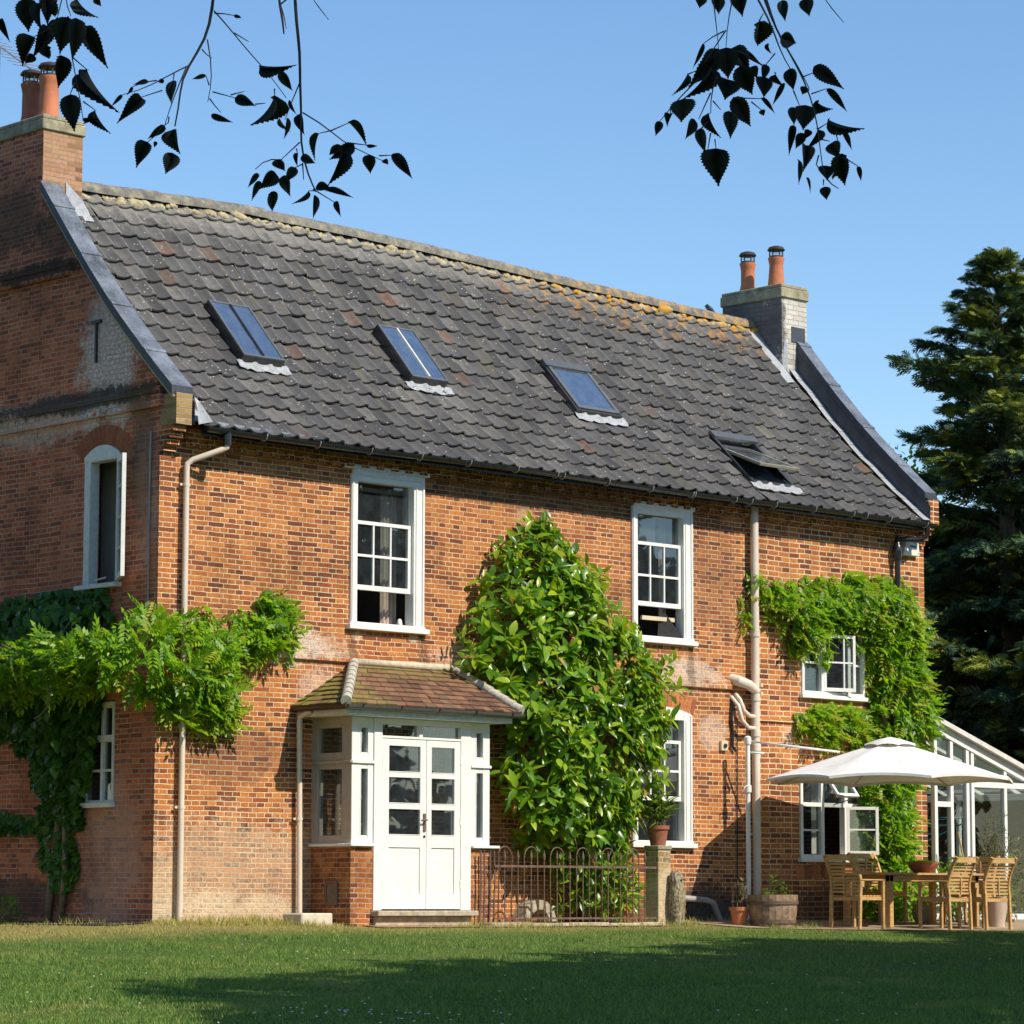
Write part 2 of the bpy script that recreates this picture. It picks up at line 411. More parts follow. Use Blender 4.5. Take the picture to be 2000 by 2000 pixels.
M['light_leaf'] = leafmat('pale_green_leaf', [(.07, .14, .025), (.13, .22, .035), (.2, .3, .05)], .5, .4, (.4, .55, .06), .3, .2)
M['birch'] = leafmat('birch_leaf', [(.006, .009, .010), (.009, .013, .012), (.013, .018, .013)], .7, .03, (.05, .10, .01), .15, .2)
M['olive'] = leafmat('grey_green_leaf', [(.07, .09, .04), (.13, .15, .07), (.2, .21, .10)], .5, .25, (.25, .3, .08), .3, .2)
M['petal'] = plain('white_petal', (.80, .78, .70), .6, .05)
# ------------------------------------------------------------------ ground
def H(x, y):
    x = np.asarray(x, float); y = np.asarray(y, float)
    dx = np.maximum(np.maximum(-x, x - 17.5), 0); dy = np.maximum(np.maximum(-y, y - 5.9), 0)
    d = np.hypot(dx, dy)
    return -.05 - .055 * np.minimum(d, 2) - .036 * np.clip(d - 2, 0, 60)

def lawn_mat():
    t = NT('lawn_turf')
    a = t.noise(t.pos(), .55, 4, .6); b = t.noise(t.pos(), 3.2, 4, .65); c = t.noise(t.pos(), 60, 3, .7)
    col = t.ramp(t.math('ADD', t.math('MULTIPLY', a, .55), t.math('MULTIPLY', b, .45)), [(.3, (.06, .12, .025)), (.5, (.11, .17, .035)), (.68, (.22, .21, .06))])
    col = t.mix(t.rng(c, .3, .7, 0, .6), col, (.02, .04, .012))
    sp = t.N('ShaderNodeSeparateXYZ'); t.L(t.pos(), sp.inputs[0])
    # worn dry strip along the foot of the house
    dry = t.math('MULTIPLY', t.rng(t.math('ADD', sp.outputs[1], t.math('MULTIPLY', a, 2.2)), -1.5, .6, 0, .8), t.math('LESS_THAN', sp.outputs[1], 7.0))
    dry = t.math('MULTIPLY', dry, t.math('LESS_THAN', sp.outputs[0], 14.5))
    col = t.mix(dry, col, (.30, .22, .095))
    t.bump(c, .6, .02)
    return t.done(col, .95, spec=.1)
M['lawn'] = lawn_mat()
gx = np.concatenate([[-1500, -600, -250, -120], np.arange(-70, 71, 1.0), [120, 250, 600, 1500]])
gy = np.concatenate([[-1500, -600, -250, -120], np.arange(-60, 61, 1.0), [120, 250, 600, 1500]])
GX, GY = np.meshgrid(gx, gy); nx = len(gx); ny = len(gy)
V = np.stack([GX.ravel(), GY.ravel(), H(GX, GY).ravel()], 1)
idx = np.arange(nx * ny).reshape(ny, nx)
F = np.stack([idx[:-1, :-1].ravel(), idx[:-1, 1:].ravel(), idx[1:, 1:].ravel(), idx[1:, :-1].ravel()], 1)
tag(np_mesh('ground', V, F, M['lawn'], smooth=True), kind='structure')

def sheet(name, poly, m, lift=.012, step=.4):
    """a thin sheet following the ground inside a convex polygon"""
    import bmesh
    bm = bmesh.new()
    xs = [p[0] for p in poly]; ys = [p[1] for p in poly]
    vs = [bm.verts.new((p[0], p[1], 0)) for p in poly]; bm.faces.new(vs)
    for ax, lo, hi in ((0, min(xs), max(xs)), (1, min(ys), max(ys))):
        q = lo + step
        while q < hi:
            co = (q, 0, 0) if ax == 0 else (0, q, 0); no = (1, 0, 0) if ax == 0 else (0, 1, 0)
            bmesh.ops.bisect_plane(bm, geom=bm.verts[:] + bm.edges[:] + bm.faces[:], plane_co=co, plane_no=no); q += step
    for v in bm.verts: v.co.z = float(H(v.co.x, v.co.y)) + lift
    me = bpy.data.meshes.new(name); bm.to_mesh(me); bm.free()
    return tag(link_mesh(name, me, m, None), kind='structure')

def paving_mat():
    t = NT('patio_paving')
    b = t.N('ShaderNodeTexBrick'); t.L(t.pos(), b.inputs['Vector'])
    b.inputs['Scale'].default_value = 1; b.inputs['Brick Width'].default_value = .5; b.inputs['Row Height'].default_value = .4; b.inputs['Mortar Size'].default_value = .012
    b.inputs['Color1'].default_value = (.30, .22, .14, 1); b.inputs['Color2'].default_value = (.44, .34, .23, 1); b.inputs['Mortar'].default_value = (.12, .10, .06, 1)
    n = t.noise(t.pos(), 5, 4, .7)
    col = t.mix(t.rng(n, .4, .75, 0, .7), b.outputs['Color'], (.17, .12, .075))
    t.bump(n, .4, .01)
    return t.done(col, .9)
M['paving'] = paving_mat()
sheet('patio', [(8.6, 0.0), (8.6, -1.55), (10.2, -2.15), (13.0, -2.75), (19, -3.2), (19, 0.0)], M['paving'])
sheet('brick_path', [(2.6, -.74), (2.6, -1.12), (7.6, -1.12), (7.6, -.86), (4.7, -.74)], plain('path_brick', (.34, .15, .085), .9, .4, 9, bump=.4, c2=(.46, .26, .15)), .014)
sheet('flower_bed', [(-.55, -.02), (-.55, 5.9), (-.01, 5.9), (-.01, -.02)], M['soil'], .014)

# ------------------------------------------------------------------ farmhouse
house = tag(empty('farmhouse'), 'old red brick farmhouse with a dark pantile roof, two chimneys and a white glazed porch', 'house')
LEN = 14.3; DEP = 5.9
TY = [-.33, 0, .5, 1.0, 1.5, 2.0, 2.5, 2.95]; TZ = [5.80, 6.08, 6.55, 7.03, 7.58, 8.17, 8.77, 9.30]
def T0(y):
    y = y if y <= 2.95 else 5.9 - y
    if y < TY[0]: return TZ[0] + (y - TY[0]) * .83
    return float(np.interp(y, TY, TZ))
SAG = ([.35, .95, 3.5, 6.6, 9.6, 13.95], [0, 0, .11, .06, -.03, -.15])
def T(x, y):
    return T0(y) + (min(y, 5.9 - y) + .33) / 3.28 * float(np.interp(x, *SAG))

def wall_grid(mb, us, vs_of, hole, P, depth=.0, nrm=1):
    """cells of a wall in (u, v); vs_of(i) gives the v breaks of column i; hole(u, v) true inside an opening; P(u, v, d) to 3d"""
    for i in range(len(us) - 1):
        u0, u1 = us[i], us[i + 1]
        vb = vs_of(i)
        for (a0, a1), (b0, b1) in zip(vb[:-1], vb[1:]):
            if hole((u0 + u1) / 2, (a0 + a1 + b0 + b1) / 4): continue
            mb.quad(P(u0, a0, 0), P(u1, a1, 0), P(u1, b1, 0), P(u0, b0, 0))

def reveals(mb, o, P, d):
    u0, u1, v0, v1 = o
    mb.quad(P(u0, v0, 0), P(u0, v1, 0), P(u0, v1, d), P(u0, v0, d)); mb.quad(P(u1, v0, 0), P(u1, v0, d), P(u1, v1, d), P(u1, v1, 0))
    mb.quad(P(u0, v1, 0), P(u1, v1, 0), P(u1, v1, d), P(u0, v1, d)); mb.quad(P(u0, v0, 0), P(u0, v0, d), P(u1, v0, d), P(u1, v0, 0))

# front and back walls
OPEN = {'w1': (2.97, 4.20, 3.60, 5.52), 'w2': (8.00, 9.20, 3.74, 5.56), 'w3': (8.00, 9.17, .97, 2.76), 'w4': (11.42, 12.84, .83, 2.12), 'w5': (11.48, 12.88, 3.16, 4.28), 'door': (2.95, 4.20, -.05, 2.25)}
PF = lambda u, v, d: (u, d, v)
mb = MB()
us = sorted({0, LEN} | {q for o in OPEN.values() for q in o[:2]})
vsb = sorted({-.3, 5.92} | {q for o in OPEN.values() for q in o[2:]})
inside = lambda u, v: any(o[0] < u < o[1] and o[2] < v < o[3] for o in OPEN.values())
wall_grid(mb, us, lambda i: [(q, q) for q in vsb], inside, PF)
for k, o in OPEN.items():
    reveals(mb, o, PF, .24)
wall_grid(mb, us, lambda i: [(q, q) for q in vsb], inside, lambda u, v, d: (u, .24, v))
mb.quad((0, DEP, -.3), (LEN, DEP, -.3), (LEN, DEP, 6.05), (0, DEP, 6.05))
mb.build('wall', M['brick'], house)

# gable walls with their parapets
GO = {'g1': (.76, 1.48, 3.98, 5.56), 'g2': (.79, 1.41, 1.37, 2.57)}
ptop = lambda y: T0(y) + .28
gy_ = sorted({0, .5, 1.0, 1.5, 2.0, 2.5, 2.95, 3.4, 3.9, 4.4, 4.9, 5.4, 5.9} | {q for o in GO.values() for q in o[:2]})
def gable(x, out, holes, name, mat):
    mb = MB()
    ins = lambda u, v: any(o[0] < u < o[1] and o[2] < v < o[3] for o in holes.values())
    zb = [-.3] + sorted(q for o in holes.values() for q in o[2:]) + [5.81]
    P = lambda u, v, d: (x + out * -d, u, v)
    wall_grid(mb, gy_, lambda i: [(q, q) for q in zb] + [(ptop(gy_[i]), ptop(gy_[i + 1]))], ins, P)
    for o in holes.values(): reveals(mb, o, P, .22)
    # inner face of the parapet above the tiles
    xi = x - out * .24
    for a, b in zip(gy_[:-1], gy_[1:]):
        mb.quad((xi, a, T0(a) - .4), (xi, b, T0(b) - .4), (xi, b, ptop(b)), (xi, a, ptop(a)))
    # end of the parapet carried forward over the eaves on the kneeler
    return mb.build(name, mat, house)
CW = .24
g_l = gable(0.0, -1, GO, 'gable_wall', M['brick_gable'])
g_r = gable(LEN, 1, {}, 'gable_wall', M['brick_gable'])
for x0, x1 in ((0, .24), (LEN - .24, LEN)):
    mb = MB()
    mb.box(x0 + .003, x1, -.30, -.0, 5.80, 6.17)
    mb.build('kneeler', M['brick_yellow'] if x0 == 0 else M['brick'], house)
    mb = MB()
    for i, yy in enumerate((-.24, -.18, -.12, -.06)):
        mb.box(x0 + .006, x1 - .04, yy, 0, 5.795 - .075 * (i + 1) + .006, 5.795 - .075 * i)
    mb.build('corbel', M['brick'], house)
    # parapet infill between the kneeler and the coping
    mb = MB(); n = 8
    prof = [(-.30, 6.17)] + [(y, ptop(y)) for y in (-.30, -.15, 0)] + [(0, 6.0)]
    mb.prism([(-.295, 6.171), (-.295, ptop(-.295)), (-.002, ptop(0)), (-.002, 6.171)], lambda p: (x0 + .004, p[0], p[1]), lambda p: (x1 - .004, p[0], p[1]))
    mb.build('parapet_end', M['lead_dark'], house)

# lead covered copings with a curved foot
for x0, x1, nm in ((-.045, .265, 0), (LEN - .25, LEN + .02, 1)):
    mb = MB(); mo = MB()
    ys = list(np.linspace(-.27 if nm == 0 else -.24, 2.5, 22))
    top = [(y, T0(y) + .41) for y in ys]; bot = [(y, T0(y) + .28) for y in ys]
    # soften the kinks of the profile
    for L_ in (top, bot):
        z = [p[1] for p in L_]
        for _ in range(6): z = [z[0]] + [(z[i - 1] + 2 * z[i] + z[i + 1]) / 4 for i in range(1, len(z) - 1)] + [z[-1]]
        for i in range(len(L_)): L_[i] = (L_[i][0], z[i])
    for i in range(len(ys) - 1):
        a, b, c, d = bot[i], bot[i + 1], top[i + 1], top[i]
        o_ = .012 * math.sin(i * 1.7)
        mb.cur = 1
        mb.quad((x0, a[0], a[1]), (x0, b[0], b[1]), (x0, c[0], c[1]), (x0, d[0], d[1]))
        mb.quad((x1, a[0], a[1]), (x1, b[0], b[1]), (x1, c[0], c[1]), (x1, d[0], d[1]))
        mb.quad((x0, a[0], a[1]), (x1, a[0], a[1]), (x1, b[0], b[1]), (x0, b[0], b[1]))
        mb.cur = 0
        mb.quad((x0, d[0], d[1]), (x0, c[0], c[1]), (x1, c[0], c[1]), (x1, d[0], d[1]))
    mb.cur = 1
    mb.quad((x0, bot[0][0], bot[0][1]), (x1, bot[0][0], bot[0][1]), (x1, top[0][0], top[0][1]), (x0, top[0][0], top[0][1]))
    o = mb.build('coping', [M['lead'], M['lead_dark']], house)
    for q in (.28, .95, 1.62, 2.2):
        ms = MB()
        z = float(np.interp(q, [p[0] for p in top], [p[1] for p in top])); z2 = float(np.interp(q + .05, [p[0] for p in top], [p[1] for p in top]))
        ms.bar((x0 - .006, q, z + .006), (x1 + .006, q, z + .006), .05, .016, (0, -.77, .64))
        ms.build('lead_roll', M['lead'], o)
    mm = MB()
    for i in range(len(ys) - 1):
        a, b = bot[i], bot[i + 1]
        xx = x0 + .03 if nm == 0 else x1 - .03
        mm.bar((xx, a[0], a[1] - .012), (xx, b[0], b[1] - .012), .035, .03)
    mm.build('mortar_bed', M['mortar'], o)
    # pale lead flashing where the tiles meet the parapet
    mf = MB(); ysf = list(np.linspace(-.34, 2.72, 16)); xa, xb = ((.245, .42) if nm == 0 else (LEN - .42, LEN - .245)); xw = xa if nm == 0 else xb
    for i in range(15):
        y0, y1 = ysf[i], ysf[i + 1]
        l0 = .055 + .01 * (i % 3); l1 = .05 + .01 * ((i + 1) % 3)
        mf.quad((xa, y0, T(xa, y0) + l0), (xb, y0, T(xb, y0) + l0), (xb, y1, T(xb, y1) + l1), (xa, y1, T(xa, y1) + l1))
    mf.build('flashing', M['lead_pale'], house)
    mu = MB()
    for i in range(15):
        y0, y1 = ysf[i], ysf[i + 1]
        xx = xw + (.004 if nm == 0 else -.004)
        mu.quad((xx, y0, T(xa, y0)), (xx, y1, T(xa, y1)), (xx, y1, T0(y1) + .275), (xx, y0, T0(y0) + .275))
    mu.build('lead_upstand', M['lead_dark'], house)
# crumpled lead at the foot of the left parapet
mb = MB()
mb.add([(.245, -.33, 6.14), (.29, -.37, 6.08), (.40, -.30, 5.98), (.50, -.37, 5.86), (.26, -.40, 5.80), (.25, -.38, 6.0)], [(0, 1, 5), (1, 4, 5), (1, 2, 3), (1, 3, 4)])
mb.build('flashing', M['lead_pale'], house)

# gable bands, string course, drip mould
mb = MB(); mb.box(-.055, .0, -.05, 5.9, 6.03, 6.20); mb.box(-.075, .0, -.055, 5.9, 6.20, 6.27)
mb.build('string_course', M['brick_gable'], house)
yb = [y for y in np.linspace(1.9, 4.0, 3)]
mb = MB(); mb.box(-.055, 0, 1.85, 4.05, 7.89, 8.0); mb.box(-.07, 0, 1.85, 4.05, 8.0, 8.05)
mb.build('string_course', M['brick_gable'], house)
mb = MB(); mb.box(.0, 10.33, -.045, 0, 3.15, 3.23); mb.box(.0, 10.33, -.03, 0, 3.23, 3.29)
mb.build('string_course', M['brick'], house)
mb = MB(); mb.box(10.5, 11.4, -.035, 0, 2.74, 2.775)
mb.build('drip_mould', M['brick'], house)
# corbelled brick cornice below the gutter, every second brick dropped as a dentil
mb = MB(); mb.box(.34, LEN - .34, -.10, 0, 5.66, 5.80); mb.box(.34, LEN - .34, -.055, 0, 5.58, 5.66)
for i in range(56): mb.box(.40 + i * .245, .40 + i * .245 + .11, -.10, -.05, 5.595, 5.66)
mb.build('cornice', M['brick'], house)

# iron wall tie on the gable
mb = MB(); mb.box(-.03, 0, 1.28, 1.31, 6.72, 7.22); mb.box(-.035, 0, 1.20, 1.38, 7.20, 7.24)
mb.build('wall_tie', M['black'], house)
mb = MB(); mb.tube([(-.02, .16, 5.75), (-.02, .17, 4.6), (-.02, .155, 3.3), (-.02, .165, 2.9)], .012, 6)
mb.build('cable', M['grey_pipe'], house)

# floors and partitions inside, seen dimly through the panes
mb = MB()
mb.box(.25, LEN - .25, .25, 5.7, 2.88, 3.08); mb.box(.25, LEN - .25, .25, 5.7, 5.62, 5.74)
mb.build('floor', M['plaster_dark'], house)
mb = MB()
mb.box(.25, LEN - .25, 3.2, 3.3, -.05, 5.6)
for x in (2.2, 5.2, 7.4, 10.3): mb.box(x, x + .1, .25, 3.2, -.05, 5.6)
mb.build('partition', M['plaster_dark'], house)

# ------------------------------------------------------------------ pantiles
SKY = [(1.80, 2.45, .80, 1.53), (4.68, 5.31, .87, 1.57), (7.72, 8.60, .82, 1.52), (10.45, 11.36, .0, .83)]
def arc_table(x):
    ys = np.linspace(-.33, 2.95, 200); zs = np.array([T(x, y) for y in ys])
    s = np.concatenate([[0], np.cumsum(np.hypot(np.diff(ys), np.diff(zs)))])
    return ys, zs, s
NROW = 16; PW = .2440; NCOL = 55; XS = .36
uu = np.array([0, .1, .22, .36, .5, .62, .72, .82, .9, .97, 1.04])
def prof(u):
    # shallow trough on the left, a roll on the right
    tr = -.5 * np.sin(np.clip(u / .66, 0, 1) * math.pi)
    ro = 1.0 * np.sin(np.clip((u - .64) / .42, 0, 1) * math.pi)
    return .026 * (tr + ro)
TV = []; TF = []; base = 0
nu = len(uu); ss = np.array([0, .02, .5, 1.0])
for r in range(NROW):
    rowj = rng.normal(0, .006)
    for c in range(NCOL):
        x0 = XS + c * PW
        xm = x0 + PW / 2
        ys, zs, sa = arc_table(min(max(xm, .4), 13.9))
        gauge = sa[-1] / NROW
        s0 = r * gauge + rowj + rng.normal(0, .009)
        if r == 0: s0 = -.02 + rng.normal(0, .008)
        yc = np.interp(s0 + gauge / 2, sa, ys)
        if any(a - .04 < xm < b + .04 and c0 + .03 < yc < d0 + .02 for a, b, c0, d0 in SKY): continue
        s1 = min(s0 + gauge + .05, sa[-1] + .02)
        lift = .034 + abs(rng.normal(0, .009)); tilt = rng.normal(0, .012); skew = rng.normal(0, .010); dropx = rng.normal(0, .004)
        V = []
        for k, q in enumerate(ss):
            s = s0 + (s1 - s0) * q
            if s < 0:
                y = ys[0] + s * .77; z = zs[0] + s * .64
            else:
                y = np.interp(s, sa, ys); z = np.interp(s, sa, zs)
            y2 = np.interp(min(s + .05, sa[-1]), sa, ys); z2 = np.interp(min(s + .05, sa[-1]), sa, zs)
            y1_ = np.interp(max(s - .05, 0), sa, ys); z1_ = np.interp(max(s - .05, 0), sa, zs)
            t_ = np.array([y2 - y1_, z2 - z1_]); t_ /= np.linalg.norm(t_); n_ = np.array([-t_[1], t_[0]])
            h = lift * (1 - q) + .006
            for u in uu:
                hh = h + prof(u) + tilt * (u - .5)
                V.append((x0 + dropx + u * PW + skew * (q - .5), y + n_[0] * hh, z + n_[1] * hh))
        # lip: the thickness of the tile's lower edge
        for j in range(nu):
            vx, vy, vz = V[j]
            V.append((vx, vy + .014, vz - .018))
        TV += V
        for k in range(len(ss) - 1):
            for j in range(nu - 1):
                TF.append((base + k * nu + j, base + k * nu + j + 1, base + (k + 1) * nu + j + 1, base + (k + 1) * nu + j))
        lb = len(ss) * nu
        for j in range(nu - 1):
            TF.append((base + lb + j, base + lb + j + 1, base + j + 1, base + j))
        base += len(V)

def tile_mat():
    t = NT('pantile')
    isl = t.island()
    col = t.ramp(isl, [(0, (.050, .050, .053)), (.25, (.076, .076, .079)), (.55, (.100, .099, .100)), (.8, (.082, .078, .076)), (.965, (.15, .145, .138)), (.985, (.085, .075, .07)), (1, (.17, .095, .065))])
    n1 = t.noise(t.pos(), 1.1, 4, .65); n2 = t.noise(t.pos(), 9, 4, .7); n3 = t.noise(t.pos(), 46, 3, .7)
    col = t.mix(t.rng(n2, .35, .7, 0, .55), col, (.050, .049, .050))
    col = t.mix(t.rng(n1, .5, .72, 0, .35), col, (.16, .155, .145))
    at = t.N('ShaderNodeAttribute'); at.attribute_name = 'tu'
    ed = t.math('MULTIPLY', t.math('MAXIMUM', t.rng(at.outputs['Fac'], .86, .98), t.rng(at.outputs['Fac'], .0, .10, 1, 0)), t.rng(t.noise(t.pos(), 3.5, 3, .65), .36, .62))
    col = t.mix(t.math('MULTIPLY', ed, .8), col, (.40, .395, .375))  # pale edges: sun caught by the rolls painted in, with lichen wear
    # vertical streaks of weathering, moss and lichen
    st = t.N('ShaderNodeMapping'); st.inputs['Scale'].default_value = (9, .7, .7); t.L(t.pos(), st.inputs[0])
    ns = t.noise(st.outputs[0], 1.0, 4, .65)
    col = t.mix(t.math('MULTIPLY', t.rng(ns, .56, .72, 0, .55), t.rng(n2, .3, .6)), col, (.155, .145, .055))
    col = t.mix(t.math('MULTIPLY', t.rng(ns, .25, .36, .45, 0), t.rng(n2, .35, .6)), col, (.26, .25, .235))
    sp = t.N('ShaderNodeSeparateXYZ'); t.L(t.pos(), sp.inputs[0])
    # pale bleached course and orange lichen under the ridge
    up = t.rng(t.math('ADD', sp.outputs[2], t.math('MULTIPLY', t.math('SUBTRACT', n2, .5), 1.0)), 8.75, 9.25, 0, 1)
    col = t.mix(t.math('MULTIPLY', up, .55), col, (.30, .285, .25))
    org = t.math('MULTIPLY', t.math('MULTIPLY', t.rng(sp.outputs[0], 7.0, 9.8), t.rng(sp.outputs[2], 8.3, 9.2)), t.rng(t.noise(t.pos(), 5.5, 3, .6), .52, .62))
    col = t.mix(t.math('MULTIPLY', org, .85), col, (.42, .21, .035))
    # spots of white lichen
    sp_ = t.N('ShaderNodeTexVoronoi'); sp_.inputs['Scale'].default_value = 13; t.L(t.pos(), sp_.inputs['Vector'])
    dot = t.math('MULTIPLY', t.rng(sp_.outputs['Distance'], .10, .20, 1, 0), t.rng(t.noise(t.pos(), 2.3, 3, .6), .42, .6))
    col = t.mix(t.math('MULTIPLY', dot, .8), col, (.46, .45, .42))
    g = t.N('ShaderNodeNewGeometry')
    sn = t.N('ShaderNodeSeparateXYZ'); t.L(g.outputs['Normal'], sn.inputs[0])
    t.bump(t.math('ADD', n3, t.math('MULTIPLY', n2, .8)), .35, .012)
    return t.done(col, .82, spec=.3)
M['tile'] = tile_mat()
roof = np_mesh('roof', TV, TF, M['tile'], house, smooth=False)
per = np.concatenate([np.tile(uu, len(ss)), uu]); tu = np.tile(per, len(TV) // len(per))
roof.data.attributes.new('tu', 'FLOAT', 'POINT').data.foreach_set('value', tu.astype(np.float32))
# smooth the wave, keep the lips sharp
roof.data.polygons.foreach_set('use_smooth', [True] * len(roof.data.polygons))
roof.data.set_sharp_from_angle(angle=R(50))
# felt under the tiles and the rear slope
mb = MB(); yy = list(np.linspace(-.30, 2.95, 14))
for a, b in zip(yy[:-1], yy[1:]):
    for xa, xb in zip(SAG[0][:-1], SAG[0][1:]):
        bx = [xa] + [q for s in SKY for q in s[:2] if xa < q < xb] + [xb]; bx.sort()
        for x0, x1 in zip(bx[:-1], bx[1:]):
            xm = (x0 + x1) / 2; ym = (a + b) / 2
            mb.quad((x0, a, T(x0, a) - .03), (x1, a, T(x1, a) - .03), (x1, b, T(x1, b) - .03), (x0, b, T(x0, b) - .03))
            mb.quad((x0, 5.9 - a, T(x0, a) - .0), (x1, 5.9 - a, T(x1, a) - .0), (x1, 5.9 - b, T(x1, b) - .0), (x0, 5.9 - b, T(x0, b) - .0))
mb.build('roof_felt', M['lead_dark'], roof)

# ridge tiles bedded in lumpy mortar
def ridge_mat():
    t = NT('ridge_tile')
    n1 = t.noise(t.pos(), 7, 4, .7); n2 = t.noise(t.pos(), 2.2, 3, .6)
    sp = t.N('ShaderNodeSeparateXYZ'); t.L(t.pos(), sp.inputs[0])
    col = t.ramp(n1, [(.3, (.09, .085, .075)), (.5, (.17, .16, .135)), (.7, (.32, .29, .2))])
    k = t.math('MULTIPLY', t.rng(sp.outputs[0], 7.5, 10.2), t.rng(n1, .45, .6))
    col = t.mix(t.math('MULTIPLY', k, .75), col, (.40, .22, .045))
    t.bump(n1, .6, .02)
    return t.done(col, .9)
M['ridge'] = ridge_mat()
mb = MB(); rb = MB()
xs = np.arange(.72, 13.98, .45)
for i, x in enumerate(xs):
    x1 = min(x + .45, 13.98); z0 = T(x, 2.95); z1 = T(x1, 2.95); j = rng.normal(0, .006)
    n = 9; Va = []
    for (xx, zz, rr) in ((x + .004, z0, .135), (x1 + .012, z1, .142)):
        for k in range(n):
            an = math.pi * (k / (n - 1) * 1.1 - .05)
            Va.append((xx, 2.95 - rr * 1.05 * math.cos(an), zz - .03 + j + rr * math.sin(an)))
    mb.add(Va, [(k, k + 1, n + k + 1, n + k) for k in range(n - 1)] + [tuple(range(n)), tuple(range(2 * n - 1, n - 1, -1))])
ridge = mb.build('ridge', M['ridge'], house, smooth=True, auto=True)
for x in np.arange(.7, 13.98, .06):
    if x > .72: rb.bar((x - .06, 2.805, T(x - .06, 2.80) + .03), (x, 2.805, T(x, 2.80) + .03), .03, .03)
    if rng.uniform() < .18: continue
    y = 2.805 + rng.normal(0, .014); z = T(x, 2.80) + .045 + rng.normal(0, .018); s = .030 + abs(rng.normal(0, .018)); k = len(rb.v)
    rb.lathe([(.001, s), (s * .8, s * .6), (s, 0), (s * .75, -s * .8), (.001, -s)], (0, 0, 0), 7)
    sx_ = rng.uniform(1.0, 2.6); xx_ = x + rng.normal(0, .03); sh_ = rng.normal(0, .3)
    rb.v[k:] = [(xx_ + (p[0] + sh_ * p[2]) * sx_ + rng.normal(0, .006), y + p[1] * .6, z + p[2] * .9 + rng.normal(0, .006)) for p in rb.v[k:]]
rm = NT('ridge_mortar'); n1 = rm.noise(rm.pos(), 12, 4, .7); spx = rm.N('ShaderNodeSeparateXYZ'); rm.L(rm.pos(), spx.inputs[0])
cc = rm.ramp(n1, [(.3, (.17, .14, .07)), (.55, (.42, .36, .22)), (.75, (.56, .50, .36))])
cc = rm.mix(rm.math('MULTIPLY', rm.rng(spx.outputs[0], 7.2, 9.6), rm.rng(rm.noise(rm.pos(), 4, 3, .6), .44, .56)), cc, (.50, .25, .03)); rm.bump(n1, .8, .02)
rb.build('mortar_bed', rm.done(cc, .95), ridge, smooth=True)

# ------------------------------------------------------------------ chimneys
def chimney(x0, x1, y0, y1, z0, ztop, mat, capm, pots, capz, label=None):
    mb = MB(); mb.box(x0, x1, y0, y1, z0, ztop - capz + .002); mb.mi[4] = 1
    ch = mb.build('chimney', [mat, M['brick_gable'] if x0 < 1 else mat], house)
    if label: ch['label'] = label
    mb = MB(); mb.box(x0 - .03, x1 + .03, y0 - .03, y1 + .03, ztop - capz, ztop - .06); mb.box(x0 - .015, x1 + .015, y0 - .015, y1 + .015, ztop - .06, ztop)
    mb.build('chimney_cap', capm, ch, bevel=.012)
    for (px, py, r, h, m, flare) in pots:
        z = ztop - .01
        mb = MB()
        mb.lathe([(r * 1.25, 0), (r * 1.3, .02), (r * (1.16 if flare else 1.03), .16), (r, h - .12), (r * 1.02, h - .11), (r * 1.12, h - .05), (r * 1.2, h - .02), (r * 1.2, h), (r * .85, h), (r * .85, h - .2)], (px, py, z), 24)
        mb.build('chimney_pot', m, ch, smooth=True, auto=True)
        mb = MB()
        mb.lathe([(r * 1.0, h - .01), (r * 1.0, h + .03), (r * .93, h + .03), (r * .93, h - .01)], (px, py, z), 20)
        for k in range(6):
            an = k * math.pi / 3 + .2
            mb.bar((px + r * .95 * math.cos(an), py + r * .95 * math.sin(an), z + h), (px + r * .95 * math.cos(an), py + r * .95 * math.sin(an), z + h + .13), .014, .014)
        for zz in (.055, .095):
            for k in range(12):
                a0 = k * math.pi / 6; a1 = a0 + math.pi / 6
                mb.bar((px + r * .95 * math.cos(a0), py + r * .95 * math.sin(a0), z + h + zz), (px + r * .95 * math.cos(a1), py + r * .95 * math.sin(a1), z + h + zz), .004, .004)
        mb.lathe([(r * 1.28, h + .12), (r * 1.3, h + .13), (r * 1.05, h + .17), (r * .5, h + .19), (.001, h + .195)], (px, py, z), 20)
        mb.lathe([(r * 1.28, h + .12), (.001, h + .125)], (px, py, z), 20)
        mb.build('cowl', M['cowl'], ch, smooth=True, auto=True)
    return ch
M['cowl'] = plain('painted_cowl', (.045, .028, .028), .45, .3, 8)
cl = chimney(-.006, .60, 2.51, 3.78, 5.9, 10.05, M['brick_chimney'], M['cap'], [(.30, 3.24, .115, .58, M['terracotta_dark'], 0), (.30, 2.84, .118, .60, M['terracotta'], 0)], .20)
crr = chimney(13.71, 14.297, 2.26, 3.50, 5.9, 9.76, M['brick_white'], M['cap'], [(14.0, 3.22, .108, .50, M['terracotta'], 0), (14.0, 2.62, .108, .50, M['terracotta'], 1)], .22, 'pale limewashed chimney')
